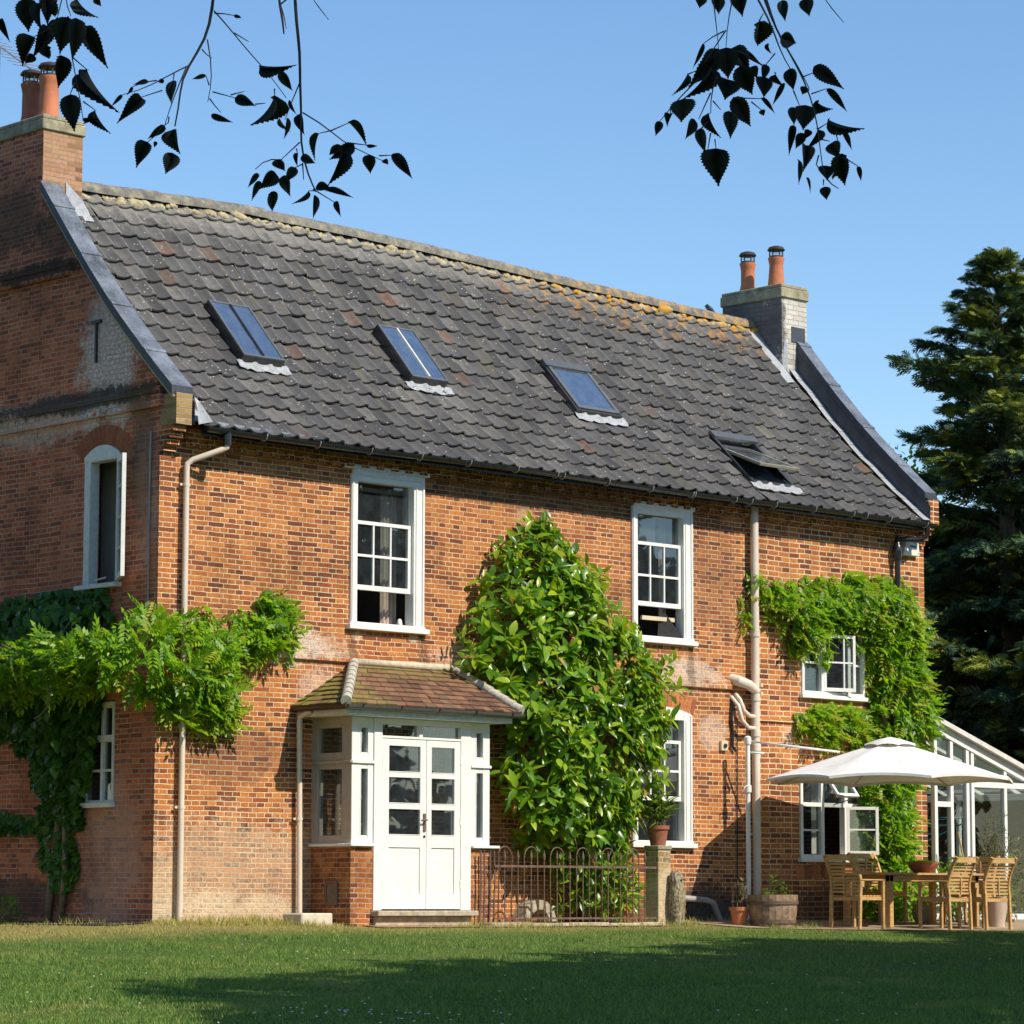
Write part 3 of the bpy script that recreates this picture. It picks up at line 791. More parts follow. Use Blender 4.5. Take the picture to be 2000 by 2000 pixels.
# lead at the chimney feet
mb = MB(); mb.quad((.34, 2.47, T0(2.5) + .02), (.62, 2.47, T0(2.5) + .05), (.62, 2.50, T0(2.5) + .25), (.34, 2.50, T0(2.5) + .46))
mb.quad((.605, 2.45, T(.6, 2.45) + .05), (.76, 2.45, T(.7, 2.45) + .06), (.76, 2.88, T(.7, 2.88) + .06), (.605, 2.88, T(.6, 2.88) + .06))
mb.build('flashing', M['lead_pale'], cl)
mb = MB()
for a, b in ((2.0, 2.3), (2.3, 2.6), (2.6, 2.86)):
    mb.quad((13.52, a, T(13.6, a) + .07), (13.705, a, T(13.6, a) + .10), (13.705, b, T(13.6, b) + .10), (13.52, b, T(13.6, b) + .07))
mb.quad((13.70, 2.253, T(13.7, 2.26)), (13.83, 2.253, T(13.7, 2.26)), (13.83, 2.253, T(13.7, 2.26) + .42), (13.76, 2.253, T(13.7, 2.26) + .52))
mb.build('flashing', M['lead_pale'], crr)
mb = MB(); mb.box(13.93, 14.24, 2.245, 2.258, T0(2.26) + .38, T0(2.26) + .62)
mb.build('lead_apron', M['lead_dark'], crr)
# twin floodlights on the right chimney, aerial on the left one
mb = MB()
mb.bar((13.705, 3.45, 9.25), (13.45, 3.5, 9.30), .03, .03)
for dz in (0, .17):
    Mx = Matrix.Translation((13.42, 3.5, 9.30 + dz)) @ Matrix.Rotation(R(-35), 4, 'X') @ Matrix.Rotation(R(20), 4, 'Z')
    mb.box(-.10, .10, -.03, .03, -.055, .055, Mx)
mb.bar((13.45, 3.5, 9.28), (13.45, 3.5, 9.48), .02, .02)
mb.build('floodlight', M['lead_dark'], crr)
mb = MB()
a0 = Vector((.08, 3.95, 11.35)); a1 = Vector((.18, 3.10, 10.78))
mb.tube([a0, a1], .011, 6)
for i in range(9):
    p = a0.lerp(a1, i / 8.5); mb.tube([p + Vector((-.22, .02, .0)), p + Vector((.22, -.02, .0))], .006, 5)
mb.tube([(.1, 3.7, 10.0), (.11, 3.7, 11.2)], .018, 6)
mb.build('aerial', M['aluminium'], cl)

# ------------------------------------------------------------------ gutter and pipes
mb = MB(); n = 9; Va = []; gz = lambda x: 5.790 - .012 * math.sin(x * .9)
gxs = list(np.linspace(.40, 14.12, 30))
for x in gxs:
    for k in range(n):
        an = math.pi + math.pi * k / (n - 1)
        Va.append((x, -.365 + .06 * math.cos(an), gz(x) + .06 * math.sin(an)))
Fa = [(i * n + k, i * n + k + 1, (i + 1) * n + k + 1, (i + 1) * n + k) for i in range(len(gxs) - 1) for k in range(n - 1)]
Fa += [tuple(range(n)), tuple((len(gxs) - 1) * n + k for k in range(n))]
mb.add(Va, Fa); gut = mb.build('gutter', M['black'], house, smooth=True, auto=True)
mb = MB(); mb.box(.4, 14.0, -.302, -.285, 5.70, 5.84); mb.build('fascia', M['black'], gut)
for x in list(np.arange(1.28, 13.9, .84)) + [6.2, 8.8, 10.0, 12.5]:
    mb = MB(); pts = [(x, -.365 + .066 * math.cos(an), gz(x) + .066 * math.sin(an)) for an in np.linspace(math.pi * .95, math.pi * 2.05, 9)]
    for a, b in zip(pts[:-1], pts[1:]): mb.bar(a, b, .022, .008, (1, 0, 0))
    mb.build('bracket', M['grey_pipe'], gut)
mb = MB(); mb.tube([(.72, -.365, 5.76), (.72, -.365, 5.60)], .05, 10); mb.build('outlet', M['black'], gut)
# lead edge showing between the gutter and the tiles at the left end
mb = MB(); mb.quad((.55, -.345, 5.80), (2.6, -.335, 5.80), (2.6, -.31, 5.855), (.55, -.33, 5.875)); mb.build('flashing', M['lead'], gut)

def pipe(name, pts, r, m, clips=(), parent=None):
    mb = MB(); mb.tube(pts, r, 14); o = mb.build(name, m, parent or house, smooth=True, auto=True)
    for (x, y, z) in clips:
        mb = MB(); mb.lathe([(r * 1.12, -.02), (r * 1.12, .02)], (x, y, z), 14); mb.box(x - r * 2.1, x + r * 2.1, y + r * .5, y + r * .9, z - .014, z + .014)
        mb.build('clip', m, o, smooth=False)
    return o
pipe('downpipe', [(.72, -.365, 5.62), (.72, -.355, 5.575), (.68, -.33, 5.55), (.40, -.12, 5.42), (.345, -.085, 5.37), (.338, -.082, 5.30), (.335, -.08, -.04)], .036, M['cream'], [(.336, -.08, 5.12), (.335, -.08, 1.30)])
pipe('downpipe', [(2.125, -.30, 2.50), (2.12, -.10, 2.44), (2.12, -.085, 2.38), (2.15, -.085, .03)], .034, M['cream'], [(2.13, -.085, 1.2)])
soil = pipe('soil_pipe', [(10.39, -.11, 5.74), (10.39, -.11, -.05)], .058, M['cream'], [(10.39, -.11, 4.7), (10.39, -.11, 3.95), (10.39, -.11, 1.15)])
for z in (3.95, 3.05, 2.55, 2.35):
    mb = MB(); mb.lathe([(.060, -.05), (.070, -.045), (.070, .045), (.060, .05)], (10.39, -.11, z), 14); mb.build('collar', M['cream'], soil, smooth=True, auto=True)
mb = MB(); mb.tube([(10.02, .02, 3.30), (10.05, -.10, 3.27), (10.20, -.16, 3.22), (10.39, -.12, 3.14)], [.075, .075, .068, .06], 12)
mb.tube([(10.06, -.02, 3.10), (10.08, -.10, 3.0), (10.12, -.13, 2.86), (10.22, -.14, 2.79), (10.36, -.12, 2.78)], .030, 10)
mb.tube([(10.0, -.0, 3.05), (10.02, -.12, 2.92), (10.06, -.15, 2.72), (10.18, -.16, 2.62), (10.36, -.12, 2.62)], .030, 10)
for dz in (0, .12): mb.lathe([(.028, 0), (.028, .05)], (10.44, -.17, 3.08 + dz), 10)
mb.build('branch_pipe', M['cream'], soil, smooth=True, auto=True)
blk = pipe('downpipe', [(13.95, -.365, 5.75), (13.95, -.36, 5.62), (13.88, -.30, 5.55), (13.60, -.12, 5.54)], .038, M['black'])
pipe('downpipe', [(13.56, -.10, 5.42), (13.56, -.10, -.06)], .042, M['black'])
mb = MB(); mb.lathe([(.02, .26), (.055, .12), (.07, .10), (.07, 0), (.05, -.12)], (13.56, -.10, 5.34), 12); mb.build('rain_head', M['black'], blk, smooth=True, auto=True)
pipe('waste_pipe', [(8.75, -.10, .27), (9.35, -.10, .235), (9.50, -.10, .20), (9.62, -.12, -.05)], .042, M['grey_pipe'])
mb = MB(); mb.box(9.1, 10.15, -.012, 0, -.1, .20); mb.build('rendered_plinth', plain('dark_render', (.05, .045, .04), .9, .4, 10, c2=(.12, .11, .10)), house)
mb = MB(); mb.tube([(10.0, -.03, 3.0), (9.97, -.035, 2.72), (10.0, -.03, 2.55), (9.98, -.04, 2.36), (10.05, -.04, 2.30)], .022, 8); mb.tube([(10.10, -.02, 2.75), (10.10, -.02, 1.9), (10.08, -.02, .1)], .009, 6)
mb.build('cable', M['black'], house)
mb = MB(); mb.box(9.75, 9.88, -.05, 0, 2.29, 2.43); ot = mb.build('outlet_box', M['rail_cream'], house, bevel=.006)
mb = MB(); mb.lathe([(.001, .0), (.03, .0), (.03, .02), (.001, .02)], (0, 0, 0), 12); o = mb.build('vent', M['black'], ot); o.matrix_local = Matrix.Translation((9.815, -.05, 2.36)) @ Matrix.Rotation(R(90), 4, 'X')
# alarm box with its two lines of small blue print
mb = MB(); mb.prism([(13.74, 5.33), (14.12, 5.33), (14.10, 5.53), (13.80, 5.53)], lambda p: (p[0], -.075, p[1]), lambda p: (p[0] * 1.0, -.0, p[1]))
al = mb.build('alarm_box', plain('alarm_box_plastic', (.74, .72, .62), .5, .05), house, bevel=.008)
mb = MB(); q = 13.885
for w in (.028, .024, .026, .024, .022, .024, .012):
    mb.box(q, q + w - .006, -.0765, -.0745, 5.455, 5.485); q += w
for i in range(9): mb.box(13.885 + i * .018, 13.885 + i * .018 + .011, -.0765, -.0745, 5.42, 5.43)
mb.box(14.075, 14.09, -.0765, -.0745, 5.36, 5.38)
mb.build('lettering', M['blue_ink'], al)
# ------------------------------------------------------------------ windows
def frame_box(mb, x0, x1, z0, z1, w, y0, y1, wt=None, wb=None):
    wt = wt or w; wb = wb or w
    mb.box(x0, x0 + w, y0, y1, z0, z1); mb.box(x1 - w, x1, y0, y1, z0, z1)
    mb.box(x0 + w, x1 - w, y0 + .002, y1, z1 - wt, z1); mb.box(x0 + w, x1 - w, y0 + .002, y1, z0, z0 + wb)

def pane(x0, x1, z0, z1, y, parent, m=None):
    mb = MB(); mb.box(x0, x1, y, y + .004, z0, z1); return mb.build('pane', m or M['glass'], parent)

def curtain(x0, x1, z0, z1, y, parent, m=None, amp=.03, wl=.07):
    n = max(6, int((x1 - x0) / .012)); V = []; F = []
    for i in range(n + 1):
        x = x0 + (x1 - x0) * i / n
        yy = y + amp * math.sin(x / wl * 2 * math.pi) + .3 * amp * math.sin(x * 37)
        V += [(x, yy, z0), (x, yy * .6 + y * .4, z1)]
    for i in range(n): F.append((2 * i, 2 * i + 2, 2 * i + 3, 2 * i + 1))
    return np_mesh('curtain', V, F, m or M['curtain'], parent, smooth=True)

def sash_window(o, lintel, zmeet, zbot, mids, gap, rows, wside=(.105, .185)):
    x0, x1, z0, z1 = o
    mb = MB(); y0, y1 = -.035, .13
    mb.box(x0 + .002, x0 + wside[0], y0, y1, z0, z1 - .002); mb.box(x1 - wside[1], x1 - .002, y0, y1, z0, z1 - .002)
    mb.box(x0 + wside[0], x1 - wside[1], y0 + .004, y1, z1 - .085, z1 - .002)
    mb.box(x1 - wside[1] + .03, x1 - wside[1] + .05, y0 - .012, y0 + .004, z0, z1 - .09)
    mb.box(x1 - .045, x1 - .012, y0 - .016, y0 + .004, z0, z1 - .01); mb.box(x0 + .012, x0 + .04, y0 - .012, y0 + .004, z0, z1 - .01)
    w = mb.build('window', M['white'], house, bevel=.004)
    a, b = x0 + wside[0] + .004, x1 - wside[1] - .004
    mb = MB(); mb.box(x0 - .05, x1 + .055, -.085, .10, z0 - .035, z0 + .03); mb.box(x0 - .01, x1 + .01, -.05, .10, z0 + .03, z0 + .062)
    mb.build('sill', M['white'], w, bevel=.006)
    if lintel:
        mb = MB(); mb.box(x0 + lintel[0], x1 + lintel[1], -.075, 0, z1 + lintel[2] - .055, z1 + lintel[2]); mb.box(x0 + .02, x1 - .01, -.05, 0, z1 - .02, z1 + lintel[2] - .055)
        mb.build('lintel', M['white_old'], w, bevel=.005)
    # upper light
    pane(a, b, zmeet, z1 - .085, .075, w)
    # sash
    ms = MB(); sy0, sy1 = .015, .06
    ms.box(a, b, sy0, sy1, zmeet - .035, zmeet + .012); ms.box(a, b, sy0, sy1, zbot, zbot + .065)
    ms.box(a, a + .022, sy0, sy1, zbot + .065, zmeet - .035); ms.box(b - .05, b, sy0, sy1, zbot + .065, zmeet - .035)
    nx = 3; wx = (b - .05 - a - .022)
    for i in range(1, nx): xx = a + .022 + wx * i / nx; ms.box(xx - .013, xx + .013, sy0 + .004, sy1 - .006, zbot + .065, zmeet - .035)
    for zz in mids: ms.box(a + .022, b - .05, sy0 + .002, sy1 - .004, zz - .017, zz + .017)
    sash = ms.build('sash', M['white'], w, bevel=.003)
    pane(a + .02, b - .04, zbot + .05, zmeet - .03, .036, w)
    if not gap: pane(a, b, z0 + .06, zbot, .075, w)
    return w, a, b

w1, a, b = sash_window(OPEN['w1'], (-.14, .055, .11), 4.93, 4.07, [4.505], True, 2)
curtain(b - .24, b + .02, 3.66, 5.44, .34, w1); curtain(a - .03, a + .05, 3.66, 5.44, .34, w1)
mb = MB(); mb.box(a - .05, b + .1, .27, .29, 5.36, 5.41); mb.build('curtain_rail', M['rail_cream'], w1)
mb = MB(); mb.lathe([(.001, 0), (.035, 0), (.04, .03), (.03, .08), (.012, .10), (.001, .10)], (b - .05, .17, 3.665), 12); mb.build('ornament', M['white'], w1, smooth=True)
w2, a, b = sash_window(OPEN['w2'], (.005, .01, .07), 5.08, 4.21, [4.63], True, 2)
mb = MB(); mb.box(a + .01, b - .22, .30, .305, 5.14, 5.50); mb.build('blind', M['blind'], w2)
curtain(b - .13, b + .03, 3.8, 5.5, .33, w2)
mb = MB(); mb.box(a + .18, b - .08, .065, .10, 4.03, 4.085); mb.build('sash_rail', M['rail_cream'], w2)
mb = MB(); mb.add([(8.62, .10, 3.80), (8.78, .05, 3.80), (9.02, -.02, 3.80), (8.74, .08, 4.16), (8.66, .10, 4.10), (8.8, .16, 3.80)], [(0, 1, 4), (1, 3, 4), (1, 2, 3), (2, 5, 3), (5, 0, 4), (5, 4, 3)]); mb.build('curtain', M['black_cloth'], w2)
w3, a, b = sash_window(OPEN['w3'], None, 2.385, 1.57, [1.975], False, 2, (.10, .165))
curtain(b - .12, b + .02, 1.0, 2.65, .34, w3)
# segmental head board and the brick arch over it
def arch_head(cx, hw, zs, rise, name, P, parent, mat):
    n = 14; pts = [(cx - hw, zs - .005)] + [(cx - hw + 2 * hw * i / n, zs + rise * (1 - (2 * i / n - 1) ** 2)) for i in range(n + 1)] + [(cx + hw, zs - .005)]
    mb = MB(); mb.prism(pts, lambda p: P(p[0], p[1], -.03), lambda p: P(p[0], p[1], .06)); return mb.build(name, mat, parent)
def voussoirs(cx, hw, zs, rise, th, nb, P, mat, parent):
    mb = MB()
    Rr = (hw * hw + rise * rise) / (2 * rise); cz = zs + rise - Rr
    a0 = math.asin(min(1, (hw + .05) / Rr)) * 1.02
    for i in range(nb):
        t0 = -a0 + 2 * a0 * (i + .07) / nb; t1 = -a0 + 2 * a0 * (i + .93) / nb
        fan = 1.0
        q = [(cx + Rr * math.sin(t0), cz + Rr * math.cos(t0)), (cx + Rr * math.sin(t1), cz + Rr * math.cos(t1)),
             (cx + (Rr + th) * math.sin(t1 * fan), cz + (Rr + th) * math.cos(t1 * fan)), (cx + (Rr + th) * math.sin(t0 * fan), cz + (Rr + th) * math.cos(t0 * fan))]
        mb.prism(q, lambda p: P(p[0], p[1], -.004), lambda p: P(p[0], p[1], .02))
    return mb.build('arch', mat, parent)
def island_brick(name, cols):
    t = NT(name); c = t.ramp(t.island(), [(i / (len(cols) - 1), q) for i, q in enumerate(cols)])
    n = t.noise(t.pos(), 30, 3, .7); c = t.mix(t.rng(n, .4, .75, 0, .6), c, tuple(x * .45 for x in cols[0])); t.bump(n, .5, .01); return t.done(c, .9)
M['arch'] = island_brick('arch_brick', [(.30, .09, .035), (.5, .17, .06), (.56, .21, .07), (.2, .07, .045)])
M['arch_gable'] = island_brick('gable_arch_brick', [(.30, .085, .04), (.36, .11, .05), (.40, .13, .06)])
arch_head(8.585, .583, 2.757, .085, 'head_board', PF, w3, M['white'])
voussoirs(8.585, .583, 2.775, .085, .22, 17, PF, M['arch'], house)
mb = MB(); z0 = 2.74
mb.prism([(7.99, 2.755), (9.18, 2.755), (9.18, 2.79), (8.9, 2.85), (8.585, 2.868), (8.27, 2.85), (7.99, 2.79)], lambda p: (p[0], -.002, p[1]), lambda p: (p[0], .01, p[1])); mb.build('mortar_bed', M['mortar'], w3)
voussoirs(12.14, .72, .52, .04, .20, 18, lambda u, v, d: (u, d, v), M['arch'], house)

# kitchen casements
def casement_frame(o, mull, y0=-.03, y1=.08, trans=None, m='white'):
    x0, x1, z0, z1 = o
    mb = MB(); frame_box(mb, x0 + .003, x1 - .003, z0 + .003, z1 - .003, .055, y0, y1, .06, .05)
    for q in mull: mb.box(q - .035, q + .035, y0 + .003, y1 - .002, z0 + .053, z1 - .063)
    if trans: mb.box(x0 + .058, x1 - .058, y0 + .006, y1 - .004, trans - .03, trans + .03)
    w = mb.build('window', M[m], house, bevel=.004)
    mb = MB(); mb.box(x0 - .04, x1 + .04, -.075, .09, z0 - .055, z0 + .004); mb.build('sill', M['white'], w, bevel=.005)
    return w
def leaf_sash(name, w, h, bars_v, bars_h, t=.045, rail=.045, m='white'):
    mb = MB(); mb.box(0, rail, 0, t, 0, h); mb.box(w - rail, w, 0, t, 0, h); mb.box(rail, w - rail, .001, t - .001, 0, rail * 1.2); mb.box(rail, w - rail, .001, t - .001, h - rail, h)
    for q in bars_v: mb.box(q - .012, q + .012, .006, t - .006, rail, h - rail)
    for q in bars_h: mb.box(rail, w - rail, .007, t - .007, q - .012, q + .012)
    return mb.build(name, M[m], None, bevel=.003)
def hang(o, parent, loc, rz=0, rx=0):
    o.parent = parent; o.matrix_local = Matrix.Translation(loc) @ Matrix.Rotation(rz, 4, 'Z') @ Matrix.Rotation(rx, 4, 'X'); return o
def sash_pane(w, h, parent, loc, rz=0, rx=0):
    mb = MB(); mb.box(.03, w - .03, .018, .022, .03, h - .03); return hang(mb.build('pane', M['glass'], None), parent, loc, rz, rx)
# lower: left fixed lights, a lower casement swung open to the right, a top vent propped open
o = OPEN['w4']; w4 = casement_frame(o, [11.905, 12.42], trans=1.59)
pane(11.47, 11.87, .88, 1.56, .03, w4); pane(11.47, 11.87, 1.62, 2.06, .03, w4); pane(12.45, 12.79, .88, 1.56, .03, w4); pane(12.45, 12.79, 1.62, 2.06, .03, w4); pane(11.94, 12.385, 1.62, 2.06, .035, w4)
mb = MB()
mb.box(11.472, 11.868, .0, .045, 1.215, 1.24); mb.box(12.452, 12.788, .0, .045, 1.215, 1.24); mb.build('glazing_bar', M['white'], w4)
s = leaf_sash('casement', .47, .69, [], [.36]); hang(s, w4, (12.42, -.03, .885), R(-38)); sash_pane(.47, .69, w4, (12.42, -.03, .885), R(-38))
s = leaf_sash('casement', .47, .44, [], []); s_h = Matrix.Translation((11.93, -.03, 2.065)) @ Matrix.Rotation(R(-38), 4, 'X') @ Matrix.Translation((0, 0, -.44)); s.parent = w4; s.matrix_local = s_h
mb = MB(); mb.box(.03, .44, .018, .022, .03, .41); g = mb.build('pane', M['glass'], None); g.parent = w4; g.matrix_local = s_h
mb = MB(); mb.tube([(12.15, -.03, 1.6), (12.17, -.28, 1.66)], .008, 6); mb.tube([(12.1, -.05, .885), (12.45, -.17, .885)], .008, 6); mb.build('stay', M['hoop_iron'], w4)
curtain(12.05, 12.30, .9, 1.95, .32, w4, M['blind'], .02, .05)
# upper: left pair of lights, right casement ajar, plants on the board
o = OPEN['w5']; w5 = casement_frame(o, [11.94, 12.52], trans=None, m='white_old')
pane(11.53, 11.91, 3.21, 4.22, .03, w5); pane(12.55, 12.83, 3.21, 4.22, .03, w5)
mb = MB(); mb.box(11.533, 11.905, .0, .05, 3.61, 3.64); mb.box(12.555, 12.825, .0, .05, 3.61, 3.64); mb.box(11.533, 11.905, .002, .05, 4.0, 4.03); mb.build('glazing_bar', M['white_old'], w5)
s = leaf_sash('casement', .56, .82, [.36], [.42], m='white_old'); hang(s, w5, (11.96, -.03, 3.22), R(-14)); sash_pane(.56, .82, w5, (11.96, -.03, 3.22), R(-14))
mb = MB(); mb.lathe([(.001, 0), (.05, 0), (.065, .15), (.055, .16), (.04, .03)], (12.72, .16, 3.22), 14); mb.build('vase', M['rail_cream'], w5, smooth=True, auto=True)
# gable windows, drawn in the gable plane
PG = lambda u, v, d: (d, u, v)
def gbox(mb, u0, u1, d0, d1, v0, v1): mb.box(d0, d1, u0, u1, v0, v1)
g1 = MB(); u0, u1, v0, v1 = GO['g1']
gbox(g1, u0 + .003, u0 + .06, -.02, .12, v0, v1 - .004); gbox(g1, u1 - .12, u1 - .003, -.02, .12, v0, v1 - .004); gbox(g1, u0 + .06, u1 - .12, -.018, .12, v1 - .07, v1 - .004)
g1 = g1.build('window', M['white_old'], house, bevel=.004)
mb = MB(); gbox(mb, u0 - .05, u1 + .07, -.10, .12, v0 - .045, v0 + .01); mb.build('sill', M['white_old'], g1, bevel=.004)
n = 12; cy_ = (u0 + u1) / 2; hw = (u1 - u0) / 2
pts = [(u0 + .002, v1 - .06)] + [(u0 + (u1 - u0) * i / n, v1 - .005 + .13 * (1 - (2 * i / n - 1) ** 2)) for i in range(n + 1)] + [(u1 - .002, v1 - .06)]
mb = MB(); mb.prism(pts, lambda p: (-.025, p[0], p[1]), lambda p: (.08, p[0], p[1])); mb.build('head_board', M['white_old'], g1)
voussoirs(cy_, hw, v1, .13, .24, 15, PG, M['arch_gable'], house)
mb = MB(); gbox(mb, u0 + .1, u1 + .25, .42, .44, v0 - .1, v1 + .1); mb.build('shutter', M['plaster'], g1)
# open casement, its meeting edge facing the camera
s = leaf_sash('casement', .56, 1.47, [], [.37, .74, 1.11], t=.05, rail=.06)
Ms = Matrix.Translation((-.03, u0 + .05, v0 + .03)) @ Matrix.Rotation(R(90 + 150), 4, 'Z'); s.parent = g1; s.matrix_local = Ms
mb = MB(); mb.box(.05, .51, .02, .025, .05, 1.42); p_ = mb.build('pane', M['glass'], None); p_.parent = g1; p_.matrix_local = Ms
mb = MB(); mb.tube([(-.03, u0 + .45, v0 + .06), (-.16, u0 + .06, v0 + .06)], .009, 6); mb.build('stay', M['white_old'], g1)
u0, u1, v0, v1 = GO['g2']
mb = MB(); gbox(mb, u0 + .003, u0 + .035, -.02, .1, v0, v1 - .003); gbox(mb, u1 - .05, u1 - .003, -.02, .1, v0, v1 - .003); gbox(mb, u0 + .035, u1 - .05, -.018, .1, v1 - .075, v1 - .003)
gbox(mb, u0 + .035, u1 - .05, -.03, .1, 2.09, 2.17); gbox(mb, u0 + .22, u0 + .265, -.012, .06, v0 + .02, v1 - .07); gbox(mb, u0 + .035, u1 - .05, -.008, .05, 1.735, 1.765); gbox(mb, u0 + .035, u1 - .05, -.016, .1, v0, v0 + .03)
g2 = mb.build('window', M['white_old'], house, bevel=.003)
mb = MB(); gbox(mb, u0 - .02, u1 + .03, -.08, .1, v0 - .06, v0 - .002); mb.build('sill', M['white_old'], g2, bevel=.003)
mb = MB(); gbox(mb, u0 + .03, u1 - .04, .03, .034, v0 + .02, v1 - .07); mb.build('pane', M['glass'], g2)

# ------------------------------------------------------------------ rooflights
def rooflight(k, bar, box, vent=0, light_bar=None):
    x0, x1, y0, y1 = SKY[k]
    z0, z1 = T((x0 + x1) / 2, y0), T((x0 + x1) / 2, y1)
    d = Vector((0, y1 - y0, z1 - z0)); L_ = d.length; d.normalize(); nrm = Vector((0, -d.z, d.y))
    Mx = Matrix((Vector((1, 0, 0)), d, nrm)).transposed().to_4x4(); Mx.translation = Vector((x0, y0, z0))
    W_ = x1 - x0; up = box
    mb = MB(); t = .05
    mb.box(-.01, t, -.01, L_ + .01, -.12, up, Mx); mb.box(W_ - t, W_ + .01, -.01, L_ + .01, -.12, up, Mx); mb.box(t, W_ - t, -.01, t, -.12, up - .002, Mx); mb.box(t, W_ - t, L_ - t, L_ + .01, -.12, up - .002, Mx)
    w = mb.build('rooflight', M['black'] if k < 2 else M['dark_frame'], house, bevel=.004)
    S_ = Mx if not vent else Mx @ Matrix.Translation((0, L_ * .62, up * .5)) @ Matrix.Rotation(R(-vent), 4, 'X') @ Matrix.Translation((0, -L_ * .62, -up * .5))
    mb = MB(); a = .028 if k < 2 else .06
    q0, q1 = up - .02, up + .022
    o_ = -.005 if k < 2 else .03
    mb.box(o_, o_ + a, o_, L_ - o_, q0, q1, S_); mb.box(W_ - o_ - a, W_ - o_, o_, L_ - o_, q0, q1, S_)
    mb.box(o_ + a, W_ - o_ - a, o_, o_ + a, q0, q1 - .002, S_); mb.box(o_ + a, W_ - o_ - a, L_ - o_ - a, L_ - o_, q0, q1 - .002, S_)
    mb.build('sash', M['sash_grey'] if k != 3 else M['sash_old'], w, bevel=.003)
    if bar:
        mb = MB(); mb.box(W_ / 2 - .011, W_ / 2 + .011, a, L_ - a, q1 - .012, q1 + .006, S_); mb.build('glazing_bar', light_bar or M['black'], w)
    mb = MB(); mb.box(o_ + .01, W_ - o_ - .01, o_ + .01, L_ - o_ - .01, q1 - .018, q1 - .012, S_); mb.build('pane', M['glass_roof'], w)
    if k >= 2:
        mb = MB(); mb.box(-.02, W_ + .02, L_ - .11, L_ + .03, up - .01, up + .045, Mx); mb.build('hood', M['hood'], w, bevel=.006)
    # lead apron dressed over the tiles below
    V = []; F = []; n = 44; rows = 6; ext0, ext1 = -.06, W_ + .10
    for r in range(rows):
        q = r / (rows - 1)
        for i in range(n):
            u = i / (n - 1); x = ext0 + (ext1 - ext0) * u
            ph = ((x0 + x - XS) / PW) % 1.0
            ln = .005 - (.165 - .035 * math.cos(2 * math.pi * (ph - .33))) * q * (1 - .25 * abs(2 * u - 1) ** 6)
            hgt = .066 + float(prof(ph)) * .8 - .008 * q + .004 * math.sin(x * 41 + r * 2)
            V.append(tuple(Mx @ Vector((x, ln, hgt))))
    for r in range(rows - 1):
        for i in range(n - 1): F.append((r * n + i, r * n + i + 1, (r + 1) * n + i + 1, (r + 1) * n + i))
    np_mesh('flashing', V, F, M['lead_pale'], w, smooth=True)
    return w, Mx, L_, W_
M['dark_frame'] = plain('dark_frame', (.035, .036, .038), .45, .2, 8)
M['sash_grey'] = plain('sash_grey', (.16, .165, .165), .35, .15, 8, metal=.3)
M['sash_old'] = plain('sash_old', (.24, .23, .17), .6, .3, 10)
M['hood'] = plain('hood_metal', (.12, .125, .13), .4, .2, 8, metal=.3)
r1, Mx, L_, W_ = rooflight(0, True, .15)
mb = MB(); mb.box(.04, .47, .42, .70, .08, .084, Mx); mb.build('paper_blind', M['blind'], r1)
r2, Mx, L_, W_ = rooflight(1, True, .15, 0, M['white_old'])
mb = MB(); mb.box(.03, .30, .52, .80, .08, .084, Mx); mb.build('paper_blind', M['blind'], r2)
r3 = rooflight(2, False, .11)
r4 = rooflight(3, False, .07, 21)
r4[0]['label'] = 'rooflight with its sash pivoted open'

# ------------------------------------------------------------------ porch
PX0, PX1, PY = 2.39, 4.68, -.75
mb = MB()
mb.box(PX0, PX0 + .11, PY + .005, 0, -.2, .865); mb.box(PX0 + .11, 2.745, PY + .005, PY + .12, -.2, .865)
pw = mb.build('porch_wall', M['brick_low'], house)
mb = MB(); mb.box(4.345, PX1, PY + .005, PY + .12, -.2, .865); mb.box(PX1 - .11, PX1, PY + .12, 0, -.2, .865)
mb.build('porch_wall', M['brick_low'], house)
mb = MB(); mb.box(PX0 - .008, PX0, -.50, -.30, .20, .42); mb.box(PX0 - .016, PX0 - .008, -.52, -.49, .17, .45); mb.box(PX0 - .016, PX0 - .008, -.31, -.28, .17, .45); mb.box(PX0 - .016, PX0 - .008, -.49, -.31, .17, .20); mb.box(PX0 - .016, PX0 - .008, -.49, -.31, .42, .45)
mb.build('air_vent', M['hoop_iron'], pw)
def panel(name, P, u0, u1, e0=.10, e1=.10, m='white'):
    """joinery panel between brick and eaves: P(u, v, d)"""
    mb = MB()
    def bx(a, b, c, d, q0, q1):
        p = P(a, c, q0); r = P(b, d, q1)
        mb.box(min(p[0], r[0]), max(p[0], r[0]), min(p[1], r[1]), max(p[1], r[1]), c, d)
    bx(u0, u0 + e0, .90, 2.43, 0, .09); bx(u1 - e1, u1, .90, 2.43, 0, .09)
    for c, d, q in ((.90, 1.0, 0), (1.80, 2.0, 0), (2.30, 2.43, 0)): bx(u0 + e0, u1 - e1, c, d, q + .003, .088)
    bx(u0 - .012, u1 + .012, 1.865, 1.90, -.025, .088)
    # moulding round the lights
    for c, d in ((1.0, 1.80), (2.0, 2.30)):
        bx(u0 + e0 - .012, u0 + e0 + .006, c - .01, d + .01, -.006, .02); bx(u1 - e1 - .006, u1 - e1 + .012, c - .01, d + .01, -.006, .02)
    w = mb.build(name, M[m], house, bevel=.004)
    for c, d in ((1.0, 1.80), (2.0, 2.30)):
        mb = MB(); p = P(u0 + e0 - .004, c, .045); r = P(u1 - e1 + .004, d, .05)
        mb.box(min(p[0], r[0]), max(p[0], r[0]), min(p[1], r[1]), max(p[1], r[1]), c - .004, d + .004); mb.build('pane', M['glass'], w)
    return w
M['white_shaded'] = plain('shaded_white_paint', (.42, .36, .30), .55, .14, 9)  # white paint darkened to carry the shade on the porch's left face
